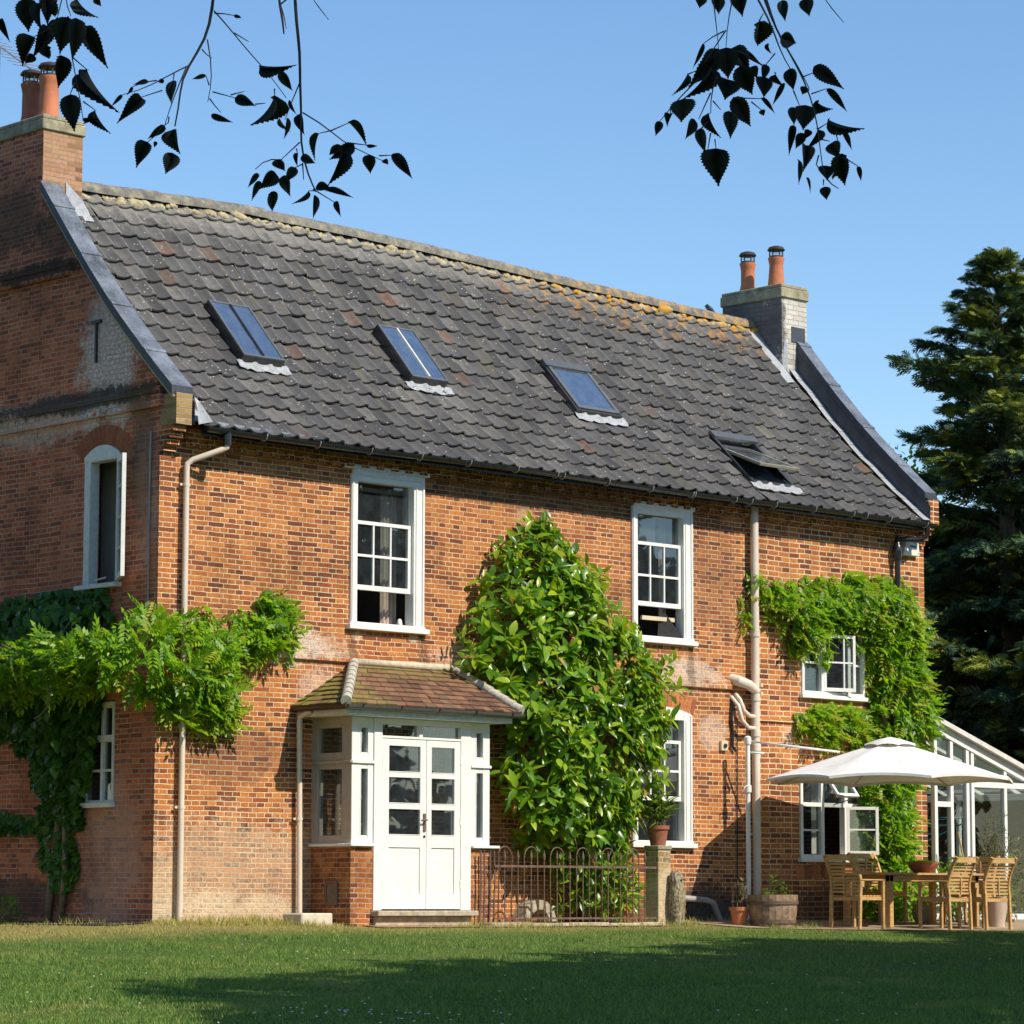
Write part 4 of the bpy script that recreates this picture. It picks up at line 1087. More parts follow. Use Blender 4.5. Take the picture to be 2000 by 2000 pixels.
panel('porch_window', lambda u, v, d: (PX0 + d, u, v), PY + .004, 0, .17, .12, 'white_shaded')
panel('porch_window', lambda u, v, d: (u, PY + d, v), PX0 + .004, 2.735, .14, .085)
panel('porch_window', lambda u, v, d: (u, PY + d, v), 4.355, PX1 - .004, .085, .115)
panel('porch_window', lambda u, v, d: (PX1 - d, u, v), PY + .1, 0, .12, .12)
mb = MB()
for x0, x1 in ((PX0 - .045, 2.735), (4.355, PX1 + .13)): mb.box(x0, x1, PY - .055, PY + .10, .866, .902)
mb.box(PX0 - .045, PX0 + .10, PY + .10, 0, .866, .902); mb.box(PX1 - .1, PX1 + .045, PY + .1, 0, .866, .902)
mb.build('porch_sill', M['white'], house, bevel=.006)
# door frame, transom lights and the pair of doors
mb = MB(); y0 = PY - .012; y1 = PY + .10
mb.box(2.742, 2.875, y0, y1, .10, 2.43); mb.box(4.175, 4.348, y0, y1, .10, 2.43); mb.box(2.875, 4.175, y0 + .004, y1, 2.185, 2.215); mb.box(2.875, 4.175, y0 + .004, y1, 2.355, 2.43); mb.box(3.48, 3.54, y0 + .006, y1, 2.215, 2.355)
df = mb.build('door_frame', M['white'], house, bevel=.004)
pane(2.87, 4.18, 2.21, 2.36, PY + .045, df)
def door_leaf(x0, x1, pa, pb, zr):
    t0, t1 = PY - .006, PY + .042; mb = MB()
    mb.box(x0, pa, t0, t1, .115, 2.178); mb.box(pb, x1, t0, t1, .115, 2.178)
    zs = [.115] + [q for p in zr for q in p] + [2.178]
    mb.box(pa, pb, t0 + .001, t1 - .001, 2.095, 2.178)
    for c, d in zip([zr[0][1], zr[1][1]], [zr[1][0], zr[2][0]]): mb.box(pa, pb, t0 + .001, t1 - .001, c, d)
    mb.box(pa, pb, t0 + .001, t1 - .001, .86, zr[0][0]); mb.box(pa, pb, t0 + .001, t1 - .001, .115, .30); mb.box(pa, pb, t0 + .016, t1 - .006, .30, .86)
    for c, d in zr:
        mb.box(pa, pb, t0 - .004, t0 + .012, c, c + .012)
    o = mb.build('door', M['white'], house, bevel=.004)
    mb = MB(); mb.box(pa - .004, pb + .004, PY + .016, PY + .02, zr[0][0] - .004, zr[2][1] + .004); mb.build('pane', M['glass'], o)
    return o
zr = [(1.01, 1.325), (1.393, 1.711), (1.774, 2.095)]
d1 = door_leaf(2.878, 3.600, 2.99, 3.50, zr); d2 = door_leaf(3.606, 4.172, 3.69, 4.07, zr)
mb = MB(); yh = PY - .006
mb.box(3.545, 3.585, yh - .012, yh, 1.06, 1.28); mb.tube([(3.565, yh - .01, 1.20), (3.565, yh - .055, 1.20), (3.47, yh - .06, 1.195)], .011, 8); mb.build('handle', M['hoop_iron'], d1)
mb = MB(); mb.lathe([(.001, 0), (.016, 0), (.016, .01), (.001, .01)], (0, 0, 0), 10); k_ = mb.build('keyhole', M['black'], d1); k_.matrix_local = Matrix.Translation((3.565, yh, 1.0)) @ Matrix.Rotation(R(90), 4, 'X')
for dd, x in ((d1, 2.878), (d2, 4.172)):
    mb = MB()
    for z in (.42, 1.2, 1.95): mb.box(x - .012, x + .012, yh - .008, yh + .004, z - .05, z + .05)
    mb.build('hinge', M['white_old'], dd)
mb = MB(); mb.box(2.72, 4.38, PY - .13, PY + .1, .03, .098); mb.box(2.76, 4.34, PY - .04, PY + .1, -.15, .03); mb.build('door_step', M['stone'], house, bevel=.01)
mb = MB(); mb.box(2.745, 2.875, PY + .12, .2, -.1, .06); mb.box(2.6, 4.5, PY + .12, .3, -.12, .04); mb.build('porch_floor', M['terracotta_dark'], house)
# things on the window board
mb = MB(); mb.lathe([(.001, 0), (.055, 0), (.065, .10), (.07, .21), (.062, .21), (.05, .02)], (2.63, PY + .19, .90), 12); o = mb.build('vase', plain('yellow_vase', (.62, .60, .16), .5, .1), pw, smooth=True, auto=True)
mb = MB()
for i in range(5): mb.box(2.52, 2.68, -.62 + i * .11, -.54 + i * .11, .90 + .0, .965 + .02 * (i % 2), Matrix.Identity(4))
mb.build('ornament', M['stone_white'], pw)
mb = MB(); mb.box(3.72, 3.80, PY + .14, PY + .2, .1, 1.14); mb.build('coat_post', M['stone_white'], pw)

# hipped porch roof in stepped courses of small brown tiles
EX0, EX1, EY, EZ = 2.06, 4.97, -1.02, 2.555
RX0, RX1, RZ = 3.05, 4.73, 3.13
def porch_tile_mat():
    t = NT('porch_tile')
    isl = t.island(); col = t.ramp(isl, [(0, (.11, .055, .035)), (.4, (.18, .085, .05)), (.8, (.24, .125, .07)), (1, (.13, .09, .055))])
    n1 = t.noise(t.pos(), 3.2, 4, .65); n2 = t.noise(t.pos(), 26, 4, .7)
    sp = t.N('ShaderNodeSeparateXYZ'); t.L(t.pos(), sp.inputs[0])
    col = t.mix(t.rng(n2, .5, .75, 0, .7), col, (.055, .04, .028))
    lm = t.rng(sp.outputs[0], 2.5, 3.0, 1, .0); hm = t.rng(sp.outputs[2], 2.85, 3.12, 0, .6)
    k = t.math('MULTIPLY', t.math('MAXIMUM', lm, hm), t.rng(t.math('ADD', n1, t.math('MULTIPLY', n2, .4)), .55, .78))
    col = t.mix(k, col, (.20, .18, .035))
    sp2 = t.N('ShaderNodeTexVoronoi'); sp2.inputs['Scale'].default_value = 9; t.L(t.pos(), sp2.inputs['Vector'])
    col = t.mix(t.math('MULTIPLY', t.rng(sp2.outputs['Distance'], .07, .12, .8, 0), t.rng(n1, .5, .6)), col, (.5, .48, .42))
    t.bump(n2, .7, .012)
    return t.done(col, .92)
M['porch_tile'] = porch_tile_mat()
mb = MB(); NR = 9
def lerp(a, b, q): return tuple(a[i] + (b[i] - a[i]) * q for i in range(3))
def slope(e0, e1, t0, t1, nrm):
    for r in range(NR):
        q0, q1 = r / NR, (r + 1) / NR + .02
        a, b = lerp(e0, t0, q0), lerp(e1, t1, q0); c, d = lerp(e1, t1, min(1, q1)), lerp(e0, t0, min(1, q1))
        wdt = math.dist(a, b); nt = max(1, round(wdt / .165)); off = .5 if r % 2 else 0
        cuts = [0] + [(i + off) / nt for i in range(0 if off else 1, nt)] + [1]
        for u0, u1 in zip(cuts[:-1], cuts[1:]):
            g_ = .003 / wdt; lf = .026 + rng.normal(0, .004)
            A = lerp(a, b, u0 + g_); B = lerp(a, b, u1 - g_); Cc = lerp(d, c, u1 - g_); D_ = lerp(d, c, u0 + g_)
            up = lambda p, h: (p[0] + nrm[0] * h, p[1] + nrm[1] * h, p[2] + nrm[2] * h)
            A1, B1, C1, D1 = up(A, lf), up(B, lf + rng.normal(0, .003)), up(Cc, .006), up(D_, .006)
            mb.add([A1, B1, C1, D1, up(A, .0), up(B, .0)], [(0, 1, 2, 3), (4, 5, 1, 0)])
zf = .012
nf = Vector((0, -(RZ - EZ), -EY)).normalized(); nf = (0, nf.y, nf.z)
slope((EX0, EY, EZ), (EX1, EY, EZ), (RX0, -.01, RZ), (RX1, -.01, RZ), nf)
nl = Vector((-(RZ - EZ), 0, RX0 - EX0)).normalized()
slope((EX0, -.01, EZ), (EX0, EY, EZ), (RX0, -.01, RZ), (RX0, -.012, RZ), tuple(nl))
nr_ = Vector(((RZ - EZ), 0, EX1 - RX1)).normalized()
slope((EX1, EY, EZ), (EX1, -.01, EZ), (RX1, -.012, RZ), (RX1, -.01, RZ), tuple(nr_))
pr = mb.build('porch_roof', M['porch_tile'], house)
mb = MB()
A, B, Cc, D_ = (EX0, EY, EZ - .012), (EX1, EY, EZ - .012), (RX1, 0, RZ - .02), (RX0, 0, RZ - .02)
mb.add([A, B, Cc, D_, (EX0, 0, EZ - .012), (EX1, 0, EZ - .012)], [(0, 1, 2, 3), (4, 0, 3), (1, 5, 2), (0, 4, 5, 1)]); mb.build('roof_felt', M['lead_dark'], pr)
hipm = plain('hip_mortar', (.44, .42, .35), .95, .35, 16, bump=.7)
for (p, q) in (((EX0, EY, EZ), (RX0, -.01, RZ)), ((EX1, EY, EZ), (RX1, -.01, RZ))):
    mb = MB()
    for i in range(9):
        a = lerp(p, q, i / 9); b = lerp(p, q, (i + 1.06) / 9)
        mb.tube([(a[0], a[1], a[2] + .035), (b[0], b[1], b[2] + .028)], [.068, .06], 10)
    mb.build('hip', hipm, pr, smooth=True, auto=True)
mb = MB(); mb.tube([(RX0 - .02, -.03, RZ + .03), (RX1 + .02, -.03, RZ + .03)], .05, 8); mb.build('mortar_bed', M['mortar'], pr, smooth=True)
# fascia and soffit
mb = MB(); mb.box(PX0 - .03, EX1 - .12, PY - .16, 0, 2.432, 2.47); mb.box(EX0 + .09, EX1 - .09, EY + .075, EY + .10, 2.43, 2.55); mb.box(EX0 + .09, EX0 + .115, EY + .1, 0, 2.43, 2.55); mb.box(EX0 + .1, EX1 - .1, EY + .1, 0, 2.47, 2.485)
mb.build('fascia', M['white_old'], pr, bevel=.004)
def small_gutter(p0, p1, m):
    p0 = Vector(p0); p1 = Vector(p1); d = (p1 - p0).normalized(); s = d.cross(Vector((0, 0, 1))); n = 8; V = []
    for p in (p0, p1):
        for k in range(n):
            an = math.pi + math.pi * k / (n - 1); V.append(p + s * .05 * math.cos(an) + Vector((0, 0, .055 * math.sin(an))))
    mb = MB(); mb.add(V, [(k, k + 1, n + k + 1, n + k) for k in range(n - 1)] + [tuple(range(n)), tuple(range(n, 2 * n))]); g = mb.build('gutter', m, pr, smooth=True, auto=True)
    return g
small_gutter((EX0 + .02, EY + .02, EZ - .005), (EX1 + .03, EY + .02, EZ - .005), M['grey_gutter'] if 'grey_gutter' in M else plain('grey_gutter', (.085, .09, .085), .4, .2))
small_gutter((EX0 + .03, EY, EZ - .005), (EX0 + .03, -.05, EZ - .005), M['brown_gutter'])
mb = MB()
for x in np.arange(EX0 + .25, EX1, .62):
    mb.bar((x, EY + .02, EZ - .062), (x, EY - .035, EZ - .02), .02, .012); mb.bar((x, EY - .035, EZ - .02), (x, EY - .035, EZ + .005), .02, .012)
mb.build('bracket', M['black'], pr)
# ------------------------------------------------------------------ conservatory
cons = tag(empty('conservatory', (0, 0, 0)), 'white framed lean-to glass conservatory at the far right end of the farmhouse', 'conservatory')
CY = -.05; CZ = lambda x: 2.86 - .315 * (x - 14.4)
mb = MB(); X0, X1 = 14.36, 17.4
for x in (14.42, 14.80, 15.18, 15.30, 16.10, 16.75, 17.34): mb.box(x - .035, x + .035, CY - .03, CY + .05, -.1, CZ(x) - .12)
mb.box(14.455, 14.765, CY - .028, CY + .05, 1.62, 1.70); mb.box(14.455, 14.765, CY - .026, CY + .045, .02, .32); mb.box(15.335, 17.3, CY - .032, CY + .05, 1.93, 2.02); mb.box(14.455, 17.3, CY - .02, CY + .04, -.06, .04)
mb.box(14.835, 15.14, CY - .027, CY + .045, .02, .20); mb.box(15.335, 16.06, CY - .027, CY + .045, .02, .14)
for a, b in ((14.36, 17.4),):
    mb.bar((a, CY, CZ(a) - .06), (b, CY, CZ(b) - .06), .09, .13)
mb.box(17.30, 17.38, CY + .05, 3.6, -.1, .08); mb.box(17.30, 17.38, CY + .05, 3.6, 1.80, 1.90)
for y in (.9, 1.8, 2.7, 3.55): mb.box(17.30, 17.37, y - .03, y + .03, -.05, 1.82)
mb.build('frame', M['white'], cons, bevel=.004)
mb = MB()
for y in (CY, .72, 1.44, 2.16, 2.88, 3.6): mb.bar((14.34, y, CZ(14.34) + .015), (17.5, y, CZ(17.5) + .015), .05, .045)
mb.bar((14.30, CY - .07, CZ(14.30) + .05), (17.55, CY - .07, CZ(17.55) + .05), .12, .07)
cr_ = mb.build('roof', M['stone_white'], cons)
mb = MB(); mb.add([(14.32, CY, CZ(14.32)), (17.5, CY, CZ(17.5)), (17.5, 3.6, CZ(17.5)), (14.32, 3.6, CZ(14.32))], [(0, 1, 2, 3)]); mb.build('pane', M['glass_clear'], cr_)
mb = MB(); mb.add([(14.40, CY + .01, 0), (17.3, CY + .01, 0), (17.3, CY + .01, CZ(17.3) - .1), (14.40, CY + .01, CZ(14.40) - .1)], [(0, 1, 2, 3)]); mb.build('pane', M['glass_clear'], cons)
mb = MB(); mb.add([(17.34, CY, 0), (17.34, 3.6, 0), (17.34, 3.6, 1.85), (17.34, CY, 1.85)], [(0, 1, 2, 3)]); mb.build('pane', M['glass_clear'], cons)
# rotary clothes airer behind the glass
ra = tag(empty('clothes_airer', (15.7, 1.6, -.05)), 'teal armed rotary clothes airer seen through the conservatory glass', 'clothes airer')
mb = MB(); mb.tube([(0, 0, 0), (0, 0, 1.35)], .02, 8); mb.build('pole', M['aluminium'], ra)
for k in range(4):
    an = k * math.pi / 2 + .35; mb = MB(); mb.tube([(0, 0, 1.02), (1.15 * math.cos(an), 1.15 * math.sin(an), 1.55)], .013, 6); mb.build('arm', M['teal'], ra)
mb = MB()
for q in (.55, .8, 1.0):
    for k in range(4):
        a0 = k * math.pi / 2 + .35; a1 = a0 + math.pi / 2; r_ = 1.15 * q; z = 1.02 + .53 * q
        mb.tube([(r_ * math.cos(a0), r_ * math.sin(a0), z), (r_ * math.cos(a1), r_ * math.sin(a1), z)], .005, 4)
mb.build('line', M['teal'], ra)

# ------------------------------------------------------------------ parasol
PC = Vector((11.12, -1.92, 0)); PR = 1.76
par = tag(empty('parasol', (9.94, -.36, float(H(9.94, -.36)))), 'large white octagonal side-post parasol open over the garden table', 'parasol')
o0 = Vector((9.94, -.36, float(H(9.94, -.36))))
mb = MB(); mb.lathe([(.001, 0), (.30, 0), (.30, .04), (.05, .06)], (0, 0, 0), 20); mb.build('base', M['grey_pipe'], par)
mb = MB(); mb.tube([(0, 0, .03), (0, 0, 2.52)], .033, 12); mb.lathe([(.045, 2.44), (.05, 2.45), (.05, 2.54), (.02, 2.56)], (0, 0, 0), 12); mb.lathe([(.05, 1.78), (.05, 1.88)], (0, 0, 0), 12)
mb.build('pole', M['white'], par, smooth=True, auto=True)
ap = Vector((PC.x, PC.y, 2.40)) - o0
mb = MB(); mb.tube([(0.0, 0, 2.49), tuple(Vector((10.72, -1.36, 2.26)) - o0)], .015, 8); mb.tube([(0, 0, 2.33), (.14, -.18, 2.32)], .016, 8); mb.tube([(-.12, 0.02, 1.72), (-.10, -.04, 1.86), (0, -.03, 1.88)], .008, 6)
mb.build('arm', M['white'], par, smooth=True)
cz = lambda r: 2.42 - .55 * (r / PR) ** 1.06
angs = [R(12 + 45 * k) for k in range(8)]
V = []; F = []; NS = 6; NRr = 12; NA = 8 * NS
for i in range(NRr + 1):
    q = .155 + (1 - .155) * i / NRr
    for k in range(NA):
        a0 = angs[k // NS]; t = (k % NS) / NS
        p0 = Vector((math.cos(a0), math.sin(a0), 0)); p1 = Vector((math.cos(a0 + R(45)), math.sin(a0 + R(45)), 0))
        p = p0.lerp(p1, t) * PR * q
        bow = 4 * t * (1 - t)
        z = cz(PR * q) - .025 * bow * q * (1 - q) * 3 + .055 * bow * max(0, q - .86) / .14 * .8
        p = p * (1 - .018 * bow * max(0, q - .7) / .3)
        V.append((p.x + PC.x - o0.x, p.y + PC.y - o0.y, z - o0.z))
for i in range(NRr):
    for k in range(NA): F.append((i * NA + k, i * NA + (k + 1) % NA, (i + 1) * NA + (k + 1) % NA, (i + 1) * NA + k))
n0 = NRr * NA
for k in range(NA): V.append((V[n0 + k][0], V[n0 + k][1], V[n0 + k][2] - .035))
for k in range(NA): F.append((n0 + k, n0 + (k + 1) % NA, n0 + NA + (k + 1) % NA, n0 + NA + k))
def canvas_mat():
    t = NT('parasol_canvas'); nz = t.noise(t.obj(), 2.6, 3, .6); t.bump(nz, .35, .05); t.done(t.ramp(t.noise(t.obj(), 4.0, 4, .65), [(.3, (.72, .72, .70)), (.6, (.80, .80, .80))]), .9)
    tl = t.N('ShaderNodeBsdfTranslucent'); tl.inputs[0].default_value = (.75, .66, .48, 1)
    mx = t.N('ShaderNodeMixShader'); mx.inputs[0].default_value = .07; t.L(t.p.outputs[0], mx.inputs[1]); t.L(tl.outputs[0], mx.inputs[2]); t.L(mx.outputs[0], t.out.inputs[0]); return t.m
M['parasol'] = canvas_mat()
can = np_mesh('canopy', V, F, M['parasol'], par, smooth=True); can.data.set_sharp_from_angle(angle=R(30))
V = []; F = []
for i, (r_, z) in enumerate(((.02, 2.462), (.18, 2.425), (.36, 2.352), (.375, 2.335))):
    for k in range(NA):
        a0 = angs[k // NS]; t = (k % NS) / NS
        p = Vector((math.cos(a0), math.sin(a0), 0)).lerp(Vector((math.cos(a0 + R(45)), math.sin(a0 + R(45)), 0)), t) * r_
        bow = 4 * t * (1 - t); V.append((p.x + ap.x, p.y + ap.y, z + .022 * bow * (i > 1) - o0.z))
for i in range(3):
    for k in range(NA): F.append((i * NA + k, i * NA + (k + 1) % NA, (i + 1) * NA + (k + 1) % NA, (i + 1) * NA + k))
np_mesh('vent_cap', V, F, M['parasol'], can, smooth=True)
for a in angs:
    mb = MB(); d_ = Vector((math.cos(a), math.sin(a), 0)); pts = [ap + d_ * PR * q + Vector((0, 0, cz(PR * q) - 2.42 - .0 + .02 - .03)) for q in (.05, .5, 1.0)]
    mb.tube([tuple(p) for p in pts], .012, 6); mb.build('rib', M['rail_cream'], par)

# ------------------------------------------------------------------ table and chairs
gz_ = lambda x, y: float(H(x, y))
TX, TYc = 12.08, -1.48
tab = tag(empty('garden_table', (TX, TYc, gz_(TX, TYc))), 'long teak garden table under the white parasol', 'table')
mb = MB()
for i in range(9): mb.box(-1.08, 1.08, -.50 + i * .1115, -.50 + i * .1115 + .106, .715, .745)
for s in (-1, 1): mb.box(s * 1.12 - .04, s * 1.12 + .04, -.50, .50, .713, .747)
mb.build('tabletop', M['teak'], tab, bevel=.004)
mb = MB(); mb.box(-.98, .98, -.42, -.39, .63, .714); mb.box(-.98, .98, .39, .42, .63, .714); mb.box(-.98, -.95, -.39, .39, .63, .714); mb.box(.95, .98, -.39, .39, .63, .714); mb.build('apron', M['teak'], tab)
for sx in (-1, 1):
    for sy in (-1, 1):
        mb = MB(); mb.box(sx * .94 - .04, sx * .94 + .04, sy * .38 - .04, sy * .38 + .04, 0, .713); mb.build('leg', M['teak'], tab, bevel=.005)
def make_chair():
    c = empty('garden_chair')
    mb = MB()
    for i in range(7): mb.box(-.235, .235, -.21 + i * .067, -.21 + i * .067 + .055, .435, .455)
    mb.box(-.25, .25, .235, .262, .385, .45); mb.box(-.25, .25, -.23, -.205, .385, .434); mb.box(-.25, -.225, -.205, .235, .385, .434); mb.box(.225, .25, -.205, .235, .385, .434)
    mb.build('seat', M['teak'], c, bevel=.004)
    yb = lambda z: -.235 - .025 * math.sin((z - .45) / .5 * math.pi) * -1 - .14 * max(0, (z - .55) / .45) ** 1.6
    for s in (-1, 1):
        mb = MB(); zs = np.linspace(.45, .99, 8)
        for a, b in zip(zs[:-1], zs[1:]): mb.bar((s * .252, yb(a), a - .004), (s * .252, yb(b), b + .004), .036, .048, (0, 1, 0))
        mb.build('back_post', M['teak'], c, bevel=.003)
    mb = MB()
    for i in range(9):
        z = .50 + i * .0465; n = 6
        for k in range(n):
            x0 = -.235 + .47 * k / n; x1 = -.235 + .47 * (k + 1) / n; cv = lambda x: -.025 * (1 - (x / .235) ** 2)
            mb.bar((x0, yb(z) + cv(x0), z), (x1, yb(z) + cv(x1), z), .014, .027)
    for k in range(6):
        x0 = -.235 + .47 * k / 6; x1 = -.235 + .47 * (k + 1) / 6
        mb.bar((x0, yb(.95) + cv(x0), .955), (x1, yb(.95) + cv(x1), .955), .024, .075)
    mb.box(-.012, .012, yb(.7) - .04, yb(.7) - .028, .48, .93)
    mb.build('backrest', M['teak'], c)
    for s in (-1, 1):
        mb = MB(); mb.box(s * .255 - .028, s * .255 + .028, -.24, .27, .648, .670); mb.box(s * .255 - .022, s * .255 + .022, -.235, -.17, .56, .648); mb.build('armrest', M['teak'], c, bevel=.006)
        mb = MB(); mb.box(s * .255 - .021, s * .255 + .021, .218, .260, 0, .648); mb.build('leg', M['teak'], c, bevel=.004)
        mb = MB(); mb.bar((s * .252, -.25, 0), (s * .252, -.232, .45), .04, .046, (0, 1, 0)); mb.build('leg', M['teak'], c, bevel=.004)
    return c
def copy_tree(o, parent=None):
    c = o.copy(); COL.objects.link(c)
    if parent is not None: c.parent = parent
    for ch in [q for q in list(o.children)]: copy_tree(ch, c)
    return c
ch0 = make_chair(); GRP = 'teak chairs around the garden table'
for i, (x, y, rz, lab) in enumerate([
    (10.50, -1.82, -90, 'teak slatted armchair in shade at the left end of the table, back to the barrel'),
    (11.97, -2.16, 4, 'sunlit teak armchair on the lawn side, left of two with backs to the lawn'),
    (12.74, -2.24, -3, 'sunlit teak armchair on the lawn side of the table, nearest the beige planters'),
    (12.32, -.72, 176, 'teak armchair on the wall side of the table, beside the planted bowl'),
    (13.42, -1.45, 92, 'teak armchair at the right end of the table, mostly hidden behind two sunlit chairs')]):
    c = ch0 if i == 0 else copy_tree(ch0)
    c.location = (x, y, gz_(x, y)); c.rotation_euler = (0, 0, R(rz)); tag(c, lab, 'chair', GRP)

# ------------------------------------------------------------------ pots, barrel, owl, pier, railing
def leaves_np(name, tv, tf, P, D, N, L, W_, m, parent=None, smooth=False):
    """instances of a leaf template (x along the leaf, y across, z up) merged in one mesh"""
    tv = np.asarray(tv, float); tf = np.asarray(tf, int); n = len(P); k = len(tv)
    P = np.asarray(P, float); D = np.asarray(D, float); N = np.asarray(N, float); L = np.broadcast_to(L, n); W_ = np.broadcast_to(W_, n)
    D = D / np.linalg.norm(D, axis=1, keepdims=True); Bv = np.cross(N, D); Bv /= (np.linalg.norm(Bv, axis=1, keepdims=True) + 1e-9); N = np.cross(D, Bv)
    V = P[:, None, :] + tv[None, :, 0, None] * (D * L[:, None])[:, None, :] + tv[None, :, 1, None] * (Bv * W_[:, None])[:, None, :] + tv[None, :, 2, None] * (N * L[:, None])[:, None, :]
    F = (tf[None] + (np.arange(n) * k)[:, None, None]).reshape(-1, tf.shape[1])
    return np_mesh(name, V.reshape(-1, 3), F, m, parent, smooth)
def blade_tmpl(ts, ws, fold=.25, droop=.25):
    V = []; F = []
    for t, w in zip(ts, ws):
        zc = -droop * t * t
        V += [(t, -w / 2, zc + fold * w * .25), (t, 0, zc), (t, w / 2, zc + fold * w * .25)]
    for i in range(len(ts) - 1):
        a = 3 * i; b = a + 3
        F += [(a, b, b + 1, a + 1), (a + 1, b + 1, b + 2, a + 2)]
    return V, F
OVAL = blade_tmpl([0, .2, .5, .8, 1], [.05, .75, 1, .62, .03])
STRAP = blade_tmpl([0, .3, .6, .85, 1], [.7, 1, .9, .6, .03], .3, .6)
def unit(v): return v / np.linalg.norm(v, axis=-1, keepdims=True)
def potplant(name, label, cat, loc, prof_, m, n, L, W_, leafm, tm=OVAL, spread=1.0, up=.8, seg=24, stems=0, stem_h=.3, crown=None, soil_z=None):
    o = tag(empty(name, loc), label, cat)
    mb = MB(); mb.lathe(prof_, (0, 0, 0), seg); mb.build('pot', m, o, smooth=True, auto=True)
    r_ = max(p[0] for p in prof_) * .85; zt = max(p[1] for p in prof_) - .03
    mb = MB(); mb.lathe([(.001, zt - .004), (r_, zt)], (0, 0, 0), 16); mb.build('soil', M['soil'], o)
    if n:
        a = rng.uniform(0, 2 * math.pi, n)
        if stems:
            sx = rng.normal(0, r_ * .35, (stems, 2)); lean = rng.normal(0, .16, (stems, 2)); hts = stem_h * rng.uniform(.6, 1.1, stems)
            mb = MB()
            for i in range(stems): mb.tube([(sx[i, 0], sx[i, 1], zt), (sx[i, 0] + lean[i, 0] * hts[i], sx[i, 1] + lean[i, 1] * hts[i], zt + hts[i])], [.006, .003], 5)
            mb.build('stem', M['vine_stem'], o)
            k = rng.integers(0, stems, n); q = rng.uniform(.15, 1, n)
            P = np.stack([sx[k, 0] + lean[k, 0] * hts[k] * q, sx[k, 1] + lean[k, 1] * hts[k] * q, zt + hts[k] * q], 1)
        else:
            P = np.stack([rng.normal(0, r_ * .4, n), rng.normal(0, r_ * .4, n), np.full(n, zt)], 1)
        D = np.stack([np.cos(a) * spread, np.sin(a) * spread, up + rng.normal(0, .35, n)], 1)
        leaves_np('foliage', *tm, P, D, np.stack([-np.cos(a), -np.sin(a), np.ones(n) * 1.2], 1) + rng.normal(0, .2, (n, 3)), L * rng.uniform(.6, 1.2, n), W_ * rng.uniform(.7, 1.2, n), leafm, o, True)
    return o

# half barrel with herbs
bx_, by_ = 9.35, -1.32
bar_ = tag(empty('barrel_planter', (bx_, by_, gz_(bx_, by_))), 'sawn-off oak half barrel planted with herbs beside the drainpipe', 'planter')
mb = MB()
for k in range(22):
    a0 = 2 * math.pi * k / 22 + .006; a1 = 2 * math.pi * (k + 1) / 22 - .006
    for (r0, z0_), (r1_, z1_) in zip(((.285, 0), (.315, .15), (.33, .30)), ((.315, .15), (.33, .30), (.338, .43))):
        P_ = [(r0 * math.cos(a0), r0 * math.sin(a0), z0_), (r0 * math.cos(a1), r0 * math.sin(a1), z0_), (r1_ * math.cos(a1), r1_ * math.sin(a1), z1_), (r1_ * math.cos(a0), r1_ * math.sin(a0), z1_)]
        mb.add(P_, [(0, 1, 2, 3)])
    mb.add([(.338 * math.cos(a0), .338 * math.sin(a0), .43), (.338 * math.cos(a1), .338 * math.sin(a1), .43), (.305 * math.cos(a1), .305 * math.sin(a1), .43), (.305 * math.cos(a0), .305 * math.sin(a0), .43)], [(0, 1, 2, 3)])
    mb.add([(.305 * math.cos(a0), .305 * math.sin(a0), .43), (.305 * math.cos(a1), .305 * math.sin(a1), .43), (.29 * math.cos(a1), .29 * math.sin(a1), .3), (.29 * math.cos(a0), .29 * math.sin(a0), .3)], [(0, 1, 2, 3)])
mb.build('staves', M['wood_barrel'], bar_)
for z, r_ in ((.05, .30), (.30, .332)):
    mb = MB(); mb.lathe([(r_ + .006, z), (r_ + .012, z + .002), (r_ + .015, z + .045), (r_ + .006, z + .047)], (0, 0, 0), 30); mb.build('hoop', M['hoop_iron'], bar_, smooth=True, auto=True)
mb = MB(); mb.lathe([(.001, .375), (.30, .37)], (0, 0, 0), 20); mb.build('soil', M['soil'], bar_)
P = []; D = []
for (sx, sy, h, n) in ((.02, 0, .30, 60), (.15, -.05, .24, 50), (.18, .05, .22, 30), (-.08, .04, .12, 30), (.25, -.1, .1, 20), (-.2, -.1, .08, 20)):
    for i in range(n):
        q = rng.uniform(.05, 1); P.append((sx + rng.normal(0, .025), sy + rng.normal(0, .025), .38 + h * q)); a_ = rng.uniform(0, 6.28); D.append((math.cos(a_), math.sin(a_), rng.uniform(.2, 1.2)))
P = np.array(P); D = np.array(D); leaves_np('foliage', *OVAL, P, D, np.tile([0, 0, 1.], (len(P), 1)) + rng.normal(0, .4, P.shape), .05 * rng.uniform(.6, 1.3, len(P)), .022, M['light_leaf'], bar_, True)

